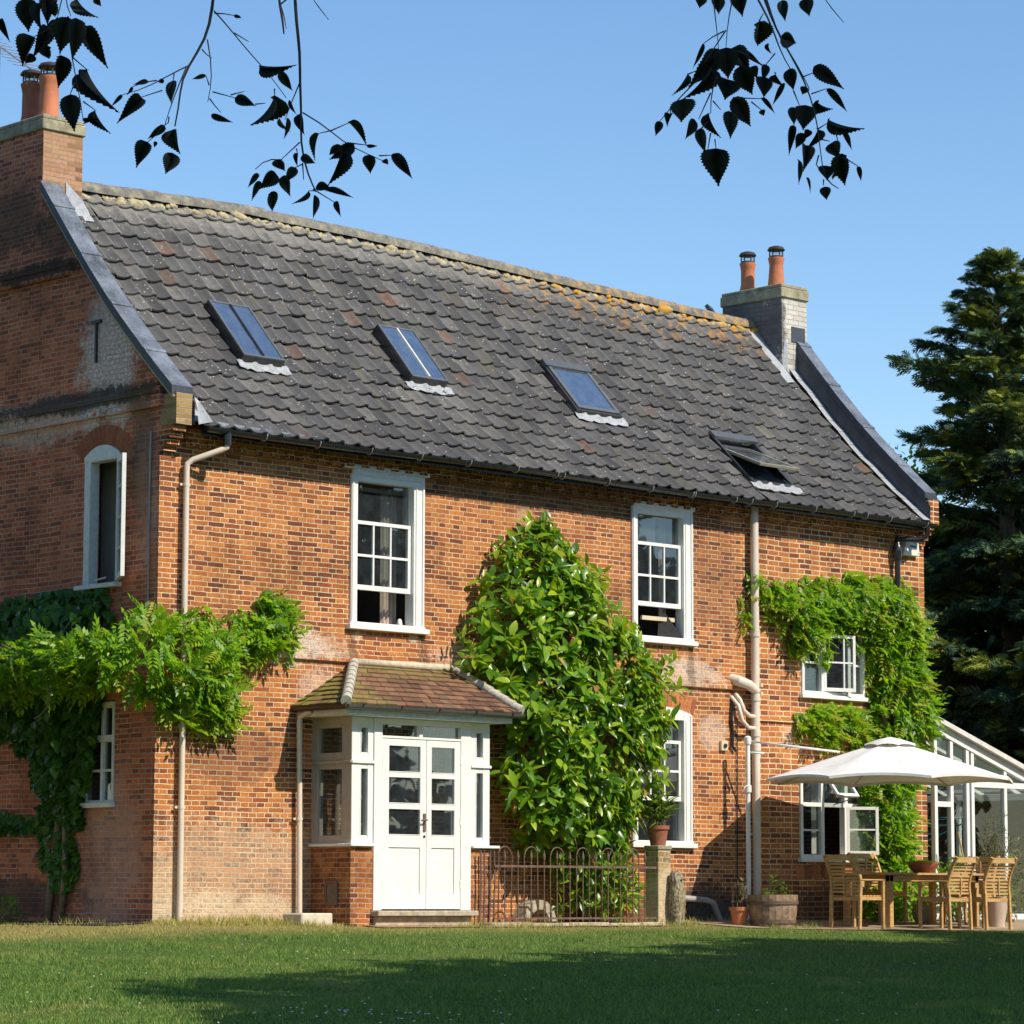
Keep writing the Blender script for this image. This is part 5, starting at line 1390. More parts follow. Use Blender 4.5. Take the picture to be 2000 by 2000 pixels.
potplant('terracotta_pot', 'small terracotta pot with a straggly plant squeezed between drainpipe and barrel', 'plant pot', (9.02, -1.02, gz_(9.0, -1.0)), [(.001, 0), (.085, 0), (.125, .20), (.14, .20), (.145, .25), (.125, .25), (.11, .18)], M['terracotta'], 26, .11, .045, M['olive'], stems=6, stem_h=.40)
potplant('terracotta_pot', 'terracotta pot of strap-leaved lilies standing on the brick pier', 'plant pot', (7.74, -.74, .948), [(.001, 0), (.10, 0), (.135, .21), (.15, .21), (.155, .26), (.135, .26), (.12, .19)], M['terracotta_dark'], 130, .24, .034, M['light_leaf'], STRAP, .6, 1.0, stems=14, stem_h=.36)
potplant('terracotta_trough', 'red terracotta trough with an upright plant behind the iron railing', 'planter', (7.18, -.50, gz_(7.2, -.5)), [(.001, 0), (.12, 0), (.15, .13), (.165, .13), (.165, .17), (.14, .17)], M['terracotta'], 60, .32, .035, M['magnolia'], STRAP, .35, 1.4)
potplant('beige_planter', 'tall beige tapered planter by the right-hand sunlit chair, front one', 'planter', (13.72, -1.70, gz_(13.7, -1.7)), [(.001, 0), (.105, 0), (.16, .36), (.165, .38), (.145, .38), (.13, .30)], M['beige_pot'], 0, 0, 0, None)
potplant('beige_planter', 'beige tapered planter behind another beige planter, holding a feathery grey-green shrub', 'planter', (14.25, -1.28, gz_(14.2, -1.3)), [(.001, 0), (.12, 0), (.19, .40), (.195, .42), (.175, .42), (.15, .33)], M['beige_pot'], 760, .085, .02, M['olive'], OVAL, .9, .6, stems=22, stem_h=1.15)
potplant('glazed_pot', 'round cream glazed pot on the paving under the table', 'plant pot', (13.12, -.85, gz_(13.1, -.85)), [(.001, 0), (.10, 0), (.15, .08), (.165, .17), (.15, .26), (.155, .28), (.135, .28), (.12, .2)], M['glazed_pot'], 40, .12, .05, M['wisteria'], stems=5, stem_h=.15)
bowl = potplant('plant_bowl', 'shallow terracotta bowl of low green plants on the garden table', 'plant bowl', (12.42, -1.42, gz_(TX, TYc) + .746), [(.001, 0), (.12, .0), (.19, .07), (.225, .13), (.23, .155), (.205, .155), (.18, .10)], M['terracotta_dark'], 240, .10, .03, M['magnolia'], OVAL, .9, .7)
# white rose and foliage in front of the conservatory
def bush(name, label, cat, loc, size, n, L, W_, m, fl=0):
    o = tag(empty(name, loc), label, cat)
    u = rng.normal(0, 1, (n, 3)); u = unit(u) * (rng.uniform(.25, 1, n) ** .5)[:, None]
    P = u * np.array(size) + np.array([0, 0, size[2]]); D = unit(u + rng.normal(0, .6, (n, 3)) + np.array([0, 0, .2]))
    leaves_np('foliage', *OVAL, P, D, unit(u + rng.normal(0, .5, (n, 3)) + np.array([0, -.3, .8])), L * rng.uniform(.6, 1.3, n), W_ * rng.uniform(.7, 1.2, n), m, o, True)
    mb = MB()
    for i in range(9):
        e = P[rng.integers(0, n)]; mb.tube([(rng.normal(0, .04), rng.normal(0, .04), 0), tuple(e * np.array([.5, .5, .55])), tuple(e)], [.01, .007, .004], 5)
    mb.build('stem', M['vine_stem'], o)
    for i in range(fl):
        k = rng.integers(0, n); c = P[k] * np.array([1, 1, 1.02]) + np.array([0, -.05, .03]); mb = MB()
        for j in range(9):
            a = j * .7; r_ = .022 + .0025 * j; mb.add([(c[0], c[1], c[2] - .02), (c[0] + r_ * math.cos(a), c[1] + r_ * math.sin(a), c[2] + .012), (c[0] + r_ * 1.3 * math.cos(a + .5), c[1] + r_ * 1.3 * math.sin(a + .5), c[2] + .02), (c[0] + r_ * math.cos(a + 1), c[1] + r_ * math.sin(a + 1), c[2] + .012)], [(0, 1, 2, 3)])
        mb.build('flower', M['petal'], o)
    return o
bush('rose_bush', 'low rose bush with white blooms between the house corner and the conservatory door', 'bush', (14.15, -.62, gz_(14.1, -.6)), (.42, .28, .48), 620, .07, .04, M['wisteria'], 7)
bush('shrub', 'loose grey-green shrub in front of the conservatory glass', 'bush', (15.25, -.70, gz_(15.2, -.7)), (.42, .35, .66), 820, .07, .018, M['olive'])
bush('shrub', 'dark leafy plant sprawling on the paving beneath the table', 'bush', (12.75, -.42, gz_(12.7, -.4)), (.5, .25, .30), 420, .11, .06, M['wisteria'])
bush('shrub', 'leafy green plant against the wall just left of the house corner, behind the table', 'bush', (13.35, -.34, gz_(13.3, -.3)), (.55, .24, .46), 640, .11, .055, M['wisteria'])
bush('shrub', 'small bright green plant at the foot of the conservatory door post', 'bush', (14.75, -.85, gz_(14.7, -.8)), (.30, .25, .34), 300, .09, .04, M['light_leaf'])
cn = MB(); cn.tube([(0, 0, 0), (-.24, .12, 1.32)], .014, 6); o = cn.build('bamboo_cane', M['cane']); o.location = (14.72, -.55, gz_(14.7, -.5)); tag(o, 'yellow bamboo cane leaning against the conservatory', 'cane')

# carved owl
def owlm():
    t = NT('carved_wood'); mp = t.N('ShaderNodeMapping'); mp.inputs['Scale'].default_value = (42, 42, 10); t.L(t.obj(), mp.inputs[0])
    n = t.noise(mp.outputs[0], 1.0, 3, .6); n2 = t.noise(t.obj(), 22, 4, .7)
    c = t.ramp(t.math('ADD', t.math('MULTIPLY', n, .65), t.math('MULTIPLY', n2, .35)), [(.36, (.035, .028, .018)), (.47, (.20, .165, .10)), (.64, (.46, .40, .27))]); t.bump(n, 1.0, .02); return t.done(c, .95)
ow = empty('owl_statue', (7.90, -.93, gz_(7.9, -.93))); tag(ow, 'carved wooden owl standing in the grass beside the brick pier', 'statue')
ow.rotation_euler = (0, 0, R(20)); ow.scale = (1.0, 1.0, 1.0)
V = []; F = []; n = 28; rings = 34
for i in range(rings):
    q = i / (rings - 1); z = .70 * q
    rad = float(np.interp(q, [0, .06, .2, .4, .58, .70, .78, .86, .93, .97, 1], [.075, .095, .112, .126, .124, .112, .105, .104, .092, .065, .012]))
    for k in range(n):
        a = 2 * math.pi * k / n
        rr = rad * (1 + .10 * math.cos(2 * a))
        fr = max(0, math.cos(a + math.pi / 2))           # front is -y
        rr += .010 * math.sin(z * 95 + 3 * math.sin(4 * a)) * (q < .74) * (1 if fr < .75 else .35)
        if q > .80:
            rr += .018 * max(0, math.cos(a - R(45))) ** 8 * (q < .95) + .018 * max(0, math.cos(a - R(135))) ** 8 * (q < .95)
            rr -= .018 * math.exp(-((q - .86) / .05) ** 2) * (math.exp(-((a - R(248)) / .22) ** 2) + math.exp(-((a - R(292)) / .22) ** 2))
            rr += .022 * math.exp(-((q - .83) / .03) ** 2) * math.exp(-((a - R(270)) / .12) ** 2)
        zz = z + (.055 * (max(0, math.cos(a - R(10))) ** 6 + max(0, math.cos(a - R(170))) ** 6) if .90 < q < .98 else 0)
        V.append((rr * math.cos(a), rr * .92 * math.sin(a), zz))
for i in range(rings - 1):
    for k in range(n): F.append((i * n + k, i * n + (k + 1) % n, (i + 1) * n + (k + 1) % n, (i + 1) * n + k))
np_mesh('body', V, F, owlm(), ow, smooth=True)
for s in (-1, 1):
    mb = MB(); mb.lathe([(.001, .02), (.013, .012), (.020, 0)], (0, 0, 0), 10); e = mb.build('eye', M['black'], ow, smooth=True); e.matrix_local = Matrix.Translation((s * .038, -.088, .605)) @ Matrix.Rotation(R(90), 4, 'X')
for s in (-1, 1):
    mb = MB(); mb.lathe([(.024, 0), (.02, .03), (.001, .075)], (0, 0, 0), 8); e = mb.build('ear_tuft', plain('carved_wood_dark', (.17, .14, .09), .9, .5, 18, bump=.8), ow, smooth=True); e.matrix_local = Matrix.Translation((s * .062, -.01, .655)) @ Matrix.Rotation(R(s * 22), 4, 'Y')

# brick pier
pier = tag(empty('brick_pier', (7.74, -.74, -.1)), 'short weathered yellow brick pier closing the right end of the iron railing', 'pier')
mb = MB(); mb.box(-.12, .12, -.12, .12, -.1, .99); mb.build('shaft', M['brick_pier'], pier, bevel=.008)
mb = MB(); mb.box(-.135, .135, -.135, .135, .99, 1.046); mb.build('cap', M['cap'], pier, bevel=.01)

# hooped iron railing
rail = tag(empty('iron_railing', (4.72, -.86, -.06)), 'low rusty iron railing with hooped tops in front of the magnolia', 'railing')
pitch = .115; nbar = 25
for i in range(nbar):
    x = i * pitch; j = i % 4; mb = MB(); lean = rng.normal(0, .006)
    if j == 0 and i + 2 < nbar:
        r_ = pitch
        pts = [(x, 0, -.05), (x + lean, 0, .44), (x + lean, 0, .84)] + [(x + r_ - r_ * math.cos(t), 0, .84 + r_ * math.sin(t)) for t in np.linspace(.25, math.pi - .25, 9)] + [(x + 2 * r_ + lean, 0, .84), (x + 2 * r_, 0, .44), (x + 2 * r_, 0, -.05)]
        mb.tube(pts, .0085, 6); mb.build('hoop', M['iron'], rail, smooth=True)
    elif j in (1, 3):
        mb.tube([(x, 0, -.05), (x + lean, 0, .80)], .0085, 6); mb.lathe([(.009, .78), (.019, .82), (.013, .87), (.001, .92)], (x + lean, 0, 0), 6); mb.lathe([(.009, .74), (.015, .75), (.009, .76)], (x + lean, 0, 0), 6)
        mb.build('spike', M['iron'], rail, smooth=False)
mb = MB(); mb.bar((-.06, 0, .71), (nbar * pitch - .02, 0, .715), .012, .028); mb.bar((-.06, 0, .06), (nbar * pitch - .02, 0, .06), .012, .025)
mb.build('rail', M['iron'], rail)
mb = MB()
for dx in (-.28, -.22, -.12, -.05):
    mb.tube([(dx, .03, -.05), (dx + .02, .03, .5), (dx + .01, .03, .9)], .012, 6)
mb.build('post', M['iron'], rail)
kb = MB(); xx = 4.5
while xx < 7.6:
    w_ = rng.uniform(.55, .8); zt = -.055 + rng.normal(0, .008)
    kb.box(xx, min(xx + w_ - .012, 7.62), -.99, -.80, -.25, zt); xx += w_
o = kb.build('stone_edging', M['stone'], None, bevel=.012); tag(o, 'row of worn stone edging slabs under the iron railing', 'edging')
# fallen brick fragments behind the railing
fb = MB()
for r_ in range(5):
    a0 = math.pi * (.02 + r_ * .19); a1 = a0 + .5
    pts = [(.30 * math.cos(a0), .30 * math.sin(a0)), (.30 * math.cos(a1), .30 * math.sin(a1)), (.17 * math.cos(a1), .17 * math.sin(a1)), (.17 * math.cos(a0), .17 * math.sin(a0))]
    fb.prism(pts, lambda p: (p[0], -.11, p[1]), lambda p: (p[0], .11, p[1]))
o = fb.build('brick_arch', M['stone'], None, bevel=.006); o.location = (5.72, -.48, -.06); tag(o, 'small half-round brick arch lying behind the iron railing', 'bricks')
bb = MB(); bb.box(-.26, .26, -.17, .17, -.1, .14); o = bb.build('concrete_block', M['concrete'], None, bevel=.015); o.location = (2.0, -.42, gz_(2, -.4)); o.rotation_euler = (0, 0, R(4)); tag(o, 'pale concrete block at the foot of the porch drainpipe', 'block')
# ------------------------------------------------------------------ climbers on the house
def in_poly(px, py, poly):
    res = np.zeros(len(px), bool); n = len(poly)
    for i in range(n):
        x0, y0 = poly[i]; x1, y1 = poly[(i + 1) % n]
        c = ((y0 > py) != (y1 > py)) & (px < (x1 - x0) * (py - y0) / (y1 - y0 + 1e-12) + x0)
        res ^= c
    return res
def sample(poly, n):
    P = np.array(poly); lo = P.min(0); hi = P.max(0); out = np.zeros((0, 2))
    while len(out) < n:
        q = rng.uniform(lo, hi, (n * 2, 2)); q = q[in_poly(q[:, 0], q[:, 1], poly)]; out = np.concatenate([out, q])
    return out[:n]
def edge_dist(q, poly):
    d = np.full(len(q), 9.0); n = len(poly)
    for i in range(n):
        a = np.array(poly[i]); b = np.array(poly[(i + 1) % n]); ab = b - a
        t = np.clip(((q - a) @ ab) / (ab @ ab), 0, 1); d = np.minimum(d, np.linalg.norm(q - (a + t[:, None] * ab), axis=1))
    return d
def pinnate(pairs=6, lw=.16, ll=.34, droop=.55):
    V = []; F = []
    for i in range(pairs * 2 + 1):
        if i < pairs * 2:
            t = .16 + .80 * (i // 2) / pairs; s = 1 if i % 2 else -1; ang = s * R(62 - 22 * t); l_ = ll * (1 - .25 * abs(t - .5))
        else: t = .95; ang = 0; l_ = ll
        bx = t; bz = -droop * t * t
        dx, dy = math.cos(ang), math.sin(ang); nx, ny = -dy, dx
        p = [(bx, 0, bz), (bx + dx * l_ * .45 + nx * lw * .5, dy * l_ * .45 + ny * lw * .5, bz - .03 * l_), (bx + dx * l_, dy * l_, bz - .35 * l_), (bx + dx * l_ * .45 - nx * lw * .5, dy * l_ * .45 - ny * lw * .5, bz - .03 * l_)]
        b = len(V); V += p; F.append((b, b + 1, b + 2, b + 3))
    V += [(0, -.012, 0), (.5, -.01, -droop * .25), (.5, .01, -droop * .25), (0, .012, 0)]; b = len(V) - 4; F.append((b, b + 1, b + 2, b + 3))
    return V, F
PIN = pinnate()
def climber_part(name, poly, n, depth, mats, parent, plane='y', base=0.0, L=(.22, .34), hang=.5, tm=PIN, W_=None, outx=0.0, fringe=.3):
    q = sample(poly, n)
    # thin the mass in irregular patches so that the wall shows through
    hsh = np.sin(q[:, 0] * 7.3 + q[:, 1] * 3.1) + np.sin(q[:, 0] * 3.7 - q[:, 1] * 8.9 + 1.0) + np.sin(q[:, 1] * 5.3 + q[:, 0] * 11.0)
    q = q[(hsh > -1.15) | (rng.uniform(0, 1, n) < .2)]; n = len(q); ed = edge_dist(q, poly)
    prf = np.clip(ed / .35, .25, 1)
    off = base + depth * prf * rng.uniform(.15, 1, n) ** .7
    a = rng.uniform(-math.pi, math.pi, n)
    du = np.cos(a) * .8; dv = np.sin(a) * .7 - hang; do = rng.uniform(.15, 1.0, n)
    L_ = rng.uniform(*L, n)
    if plane == 'y': P = np.stack([q[:, 0], -off, q[:, 1]], 1); D = np.stack([du, -do, dv], 1); Nn = np.stack([rng.normal(0, .45, n), np.full(n, -.6), np.full(n, .75)], 1)
    else: P = np.stack([-off, q[:, 0], q[:, 1]], 1); D = np.stack([-do, du, dv], 1); Nn = np.stack([np.full(n, -.6), rng.normal(-.2, .45, n), np.full(n, .75)], 1)
    D = unit(D); P = P - D * (L_ * .45)[:, None]
    if plane == 'y': P[:, 1] = np.minimum(P[:, 1], -.02)
    o = None; w = L_ if W_ is None else W_
    cut = np.cumsum([0] + [m[1] for m in mats]); r_ = rng.uniform(0, cut[-1], n)
    for (m, _), lo, hi in zip(mats, cut[:-1], cut[1:]):
        k = (r_ >= lo) & (r_ < hi)
        if k.any(): leaves_np(name, *tm, P[k], D[k], Nn[k], L_[k], (w[k] if W_ is None else W_), M[m], parent, False)

wr = tag(empty('wisteria', (13.2, 0, -.06)), 'bright green wisteria arching over both kitchen windows at the right end', 'climber')
I = Matrix.Translation((-13.2, 0, .06))
def reparent(root):
    for c in root.children: c.location = -root.location
WRA = [(10.36, 4.9), (10.9, 4.70), (11.9, 4.85), (12.82, 4.98), (13.75, 4.95), (14.1, 4.46), (14.15, 3.7), (14.35, 3.02), (14.3, 2.5), (12.95, 2.43), (12.95, 3.25), (12.88, 4.05), (12.5, 4.2), (12.11, 4.22), (11.66, 3.95), (11.21, 3.72), (10.78, 4.17), (10.35, 4.65)]
WRB = [(11.31, 2.85), (11.64, 3.01), (12.66, 3.02), (12.77, 2.51), (11.75, 2.54), (11.47, 2.61)]
WRC = [(12.75, 2.58), (13.82, 2.62), (13.88, 1.72), (13.76, 1.42), (13.85, .97), (13.0, .55), (12.80, 1.1), (12.74, 1.69)]
mw = [('wisteria', .8), ('wisteria_yellow', .2)]
climber_part('foliage', WRA, 1500, .42, mw, wr); climber_part('foliage', WRB, 300, .30, [('wisteria', .6), ('wisteria_yellow', .4)], wr); climber_part('foliage', WRC, 640, .38, [('wisteria', .95), ('wisteria_yellow', .05)], wr)
climber_part('foliage', [(10.12, 4.4), (10.3, 4.6), (10.36, 4.3), (10.25, 3.9), (10.15, 4.1)], 12, .12, [('wisteria', .5), ('wisteria_yellow', .5)], wr, L=(.14, .22))
climber_part('foliage', [(11.62, 3.86), (12.05, 4.1), (12.12, 3.75), (11.95, 3.55), (11.7, 3.68)], 40, .2, mw, wr, L=(.16, .24)); climber_part('foliage', [(12.35, 4.15), (12.85, 4.15), (12.85, 3.8), (12.6, 3.95)], 26, .22, mw, wr, L=(.16, .24))
mb = MB()
mb.tube([(13.3, -.06, -.06), (13.25, -.10, 1.0), (13.35, -.08, 2.0), (13.2, -.09, 3.0), (13.3, -.08, 4.0), (12.6, -.08, 4.6), (11.4, -.07, 4.5), (10.6, -.06, 4.7)], [.06, .055, .05, .045, .04, .03, .02, .012], 8)
mb.tube([(13.2, -.09, 2.3), (12.4, -.08, 2.75), (11.5, -.06, 2.8)], [.03, .02, .01], 6)
mb.build('stem', M['vine_stem'], wr, smooth=True); reparent(wr)

wl_ = tag(empty('wisteria', (-.3, -.1, -.05)), 'wisteria spreading round the left front corner of the house across the drainpipe', 'climber')
WLF = [(-.9, 3.19), (-.72, 3.49), (-.21, 3.65), (-.14, 3.72), (.09, 3.58), (.7, 3.70), (.78, 3.58), (1.30, 3.60), (1.48, 3.88), (1.88, 3.85), (1.88, 3.6), (1.72, 3.45), (2.0, 3.24), (1.78, 3.15), (1.18, 3.15), (1.0, 2.93), (1.12, 2.7), (1.22, 2.52), (.8, 2.38), (.27, 2.42), (-.19, 2.55), (-.56, 2.65), (-.78, 2.78)]
WLF_H = 1
climber_part('foliage', WLF, 470, .6, [('wisteria', .92), ('wisteria_yellow', .08)], wl_, hang=.25)
climber_part('foliage', [(1.35, 3.55), (1.5, 3.92), (1.9, 3.86), (1.98, 3.45), (1.9, 3.25), (1.5, 3.3)], 120, .35, mw, wl_, hang=.1)
climber_part('foliage', [(-.05, 2.65), (.5, 2.75), (1.15, 2.6), (1.2, 2.42), (.75, 2.25), (.2, 2.32)], 130, .55, mw, wl_, hang=.3)
BRM = [(3.3, 3.2), (2.34, 3.23), (1.7, 3.40), (.77, 3.42), (.25, 3.2), (.0, 3.0), (.3, 2.75), (.75, 2.72), (1.68, 2.70), (2.32, 2.66), (3.3, 2.7)]
climber_part('foliage', BRM, 560, .5, [('wisteria', .9), ('wisteria_yellow', .1)], wl_, 'x', .45, hang=.25)
mb = MB()
mb.tube([(-.05, 2.02, -.06), (-.06, 1.94, .5), (-.06, 1.82, 1.2), (-.07, 1.75, 2.2), (-.2, 1.2, 3.0), (-.3, .4, 3.1), (-.2, -.12, 3.05), (.5, -.10, 3.2), (1.6, -.08, 3.4)], [.05, .042, .036, .032, .03, .03, .026, .02, .01], 8)
for pts in ([(-.75, 1.1, 2.75), (-.78, 1.05, 2.5), (-.80, 1.2, 2.38), (-.80, 1.32, 2.35)], [(-.85, 1.75, 3.2), (-.9, 1.85, 3.25), (-.9, 1.95, 3.1), (-.9, 1.9, 2.95)], [(-.5, .2, 3.1), (-.2, -.3, 3.35), (.3, -.4, 3.5)], [(-.55, -.1, 2.95), (-.6, -.12, 2.7), (-.5, -.12, 2.58)]): mb.tube(pts, .007, 5)
mb.build('stem', M['vine_stem'], wl_, smooth=True); reparent(wl_)

IVY = blade_tmpl([0, .12, .4, .7, 1], [.5, .95, .9, .55, .04], .3, .25)
cr = tag(empty('creeper', (0, 1.5, -.05)), 'dark green creeper covering the shaded gable wall around the lower window', 'climber')
CRG = [(3.6, 3.85), (2.37, 3.92), (1.62, 3.93), (.94, 3.88), (.72, 3.41), (.80, 2.75), (1.0, 2.52), (1.30, 2.45), (1.33, 1.78), (1.36, 1.30), (2.06, 1.43), (2.30, 1.81), (1.80, 1.92), (2.31, 2.31), (3.6, 2.46)]
climber_part('foliage', CRG, 3000, .30, [('creeper', 1)], cr, 'x', .03, (.09, .20), .9, IVY, .12)
climber_part('foliage', [(2.5, 2.5), (1.0, 2.45), (1.22, 1.5), (1.36, 1.2), (2.0, 1.3), (2.3, 1.6)], 900, .28, [('creeper', 1)], cr, 'x', .06, (.10, .18), .9, IVY, .12)
climber_part('foliage', [(3.6, 1.33), (2.34, 1.19), (1.39, 1.35), (1.35, 1.05), (2.22, 1.04), (3.6, 1.0)], 420, .16, [('creeper', 1)], cr, 'x', .02, (.09, .15), .9, IVY, .10)
climber_part('foliage', [(2.38, .76), (1.48, .86), (1.42, .57), (1.57, .33), (1.99, .36), (1.94, .63)], 190, .16, [('creeper', 1)], cr, 'x', .02, (.08, .14), .8, IVY, .09)
climber_part('foliage', [(1.0, 2.55), (1.33, 2.5), (1.38, 1.5), (1.22, 1.5), (1.1, 2.1)], 150, .13, [('creeper', 1)], cr, 'x', .05, (.08, .13), .9, IVY, .09)
climber_part('foliage', [(3.6, 2.75), (1.0, 2.55), (1.25, 1.95), (2.3, 1.85), (2.9, 2.15), (3.6, 2.2)], 900, .30, [('creeper', 1)], cr, 'x', .04, (.09, .19), .9, IVY, .12)
climber_part('foliage', [(1.45, 1.35), (2.25, 1.35), (2.2, .75), (2.05, .35), (1.6, .3)], 200, .16, [('creeper', 1)], cr, 'x', .05, (.08, .15), .9, IVY, .10)
mb = MB(); mb.tube([(-.05, 1.75, -.06), (-.07, 1.65, .6), (-.06, 1.7, 1.3), (-.06, 1.9, 2.4), (-.06, 2.2, 3.4)], [.04, .035, .03, .025, .015], 7); mb.build('stem', M['vine_stem'], cr, smooth=True); reparent(cr)
bush('fern', 'small pale fern at the foot of the shaded gable wall', 'fern', (-.35, 2.45, gz_(-.35, 2.45)), (.16, .16, .14), 70, .13, .03, M['light_leaf'])

# ------------------------------------------------------------------ magnolia
mg = tag(empty('magnolia', (6.3, -.35, -.06)), 'big glossy evergreen magnolia trained up the wall between porch and right-hand sash windows', 'shrub')
MZ = [.1, .67, 1.0, 1.31, 1.7, 2.03, 2.58, 3.03, 3.4, 3.84, 4.31, 4.8, 5.1, 5.27]
ML = [6.15, 5.95, 5.55, 5.15, 4.95, 5.2, 5.05, 4.46, 4.58, 4.78, 5.0, 5.3, 5.65, 5.85]
MR = [7.5, 7.7, 7.82, 7.92, 8.05, 8.15, 8.45, 8.7, 8.4, 7.95, 7.2, 6.7, 6.35, 6.1]
MD = [.45, .55, .65, .8, .95, 1.0, 1.0, .95, .9, .8, .65, .5, .3, .15]
P = []; D = []; Nn = []; Ls = []; Ws = []; tips = []
nc = 0
while nc < 960:
    z = rng.uniform(.15, 5.25); xl, xr, dp = (np.interp(z, MZ, q) for q in (ML, MR, MD))
    if rng.uniform() > (xr - xl) / 3.9: continue
    u = rng.uniform(-1, 1); rad = rng.uniform(.35, 1) ** .4
    th = math.acos(np.clip(u, -1, 1))
    cx = (xl + xr) / 2 + (xr - xl) / 2 * math.cos(th) * rad; cyy = -.08 - dp * math.sin(th) * rad
    # broken silhouette: drop clusters in patches of a hashed field
    hole = math.sin(cx * 3.7 + z * 2.1) + math.sin(cx * 1.9 - z * 4.3 + 1.3) + math.sin(z * 6.1 + cx * 5.3)
    if hole < -1.5 and rng.uniform() < .7: continue
    if hole > 1.2: cx += math.cos(th) * rng.uniform(0, .28); cyy -= rng.uniform(0, .15); z += rng.uniform(-.05, .12)
    if z < .9 and rng.uniform() < .35: continue
    out = np.array([math.cos(th) * .9, -math.sin(th) * .9 - .15, .45 + .25 * (z - 2.5) / 2.5]); out /= np.linalg.norm(out)
    c = np.array([cx, cyy, z]); tips.append((c, out)); nc += 1
    k = rng.integers(5, 9); ph = rng.uniform(0, 6.28)
    e1 = np.cross(out, [0, 0, 1.0]); e1 /= np.linalg.norm(e1) + 1e-9; e2 = np.cross(out, e1)
    sc = rng.uniform(.75, 1.2)
    for j in range(k):
        a = ph + j * 2.4; spread = rng.uniform(.65, 1.25)
        d = out * rng.uniform(.35, .9) + (e1 * math.cos(a) + e2 * math.sin(a)) * spread + np.array([0, 0, -.12])
        P.append(c - out * .03 * j); D.append(d); Nn.append(out * .6 + np.array([0, -.1, .6]) + rng.normal(0, .38, 3)); Ls.append(sc * rng.uniform(.14, .24)); Ws.append(sc * rng.uniform(.066, .10))
P = np.array(P); D = np.array(D); Nn = np.array(Nn); Ls = np.array(Ls); Ws = np.array(Ws)
P[:, 1] = np.minimum(P[:, 1], -.04)
dry = rng.uniform(0, 1, len(P)) < .015
leaves_np('foliage', *OVAL, P[~dry], D[~dry], Nn[~dry], Ls[~dry], Ws[~dry], M['magnolia'], mg, True)
leaves_np('dry_leaves', *OVAL, P[dry], D[dry] + np.array([0, 0, -.6]), Nn[dry], Ls[dry], Ws[dry], M['magnolia_dry'], mg, True)
mb = MB()
mb.tube([(6.9, -.25, -.08), (6.85, -.25, .8), (6.6, -.22, 2.0), (6.3, -.2, 3.4), (6.0, -.12, 4.9)], [.07, .06, .05, .04, .015], 8)
for i in rng.choice(len(tips), 150, replace=False):
    c, o_ = tips[i]; zz = max(.2, c[2] - .7); xm = float(np.interp(zz, [0, .8, 2, 3.4, 4.9], [6.9, 6.85, 6.6, 6.3, 6.0]))
    mb.tube([(xm, -.22, zz), tuple((np.array([xm, -.22, zz]) + c) / 2 + np.array([0, -.05, -.08])), tuple(c)], [.018, .011, .006], 5)
mb.build('stem', M['vine_stem'], mg, smooth=True); reparent(mg)
bush('shrub', 'low glossy shrub filling the foot of the magnolia behind the railing', 'bush', (7.05, -.62, -.08), (.42, .2, .42), 200, .16, .055, M['magnolia'])

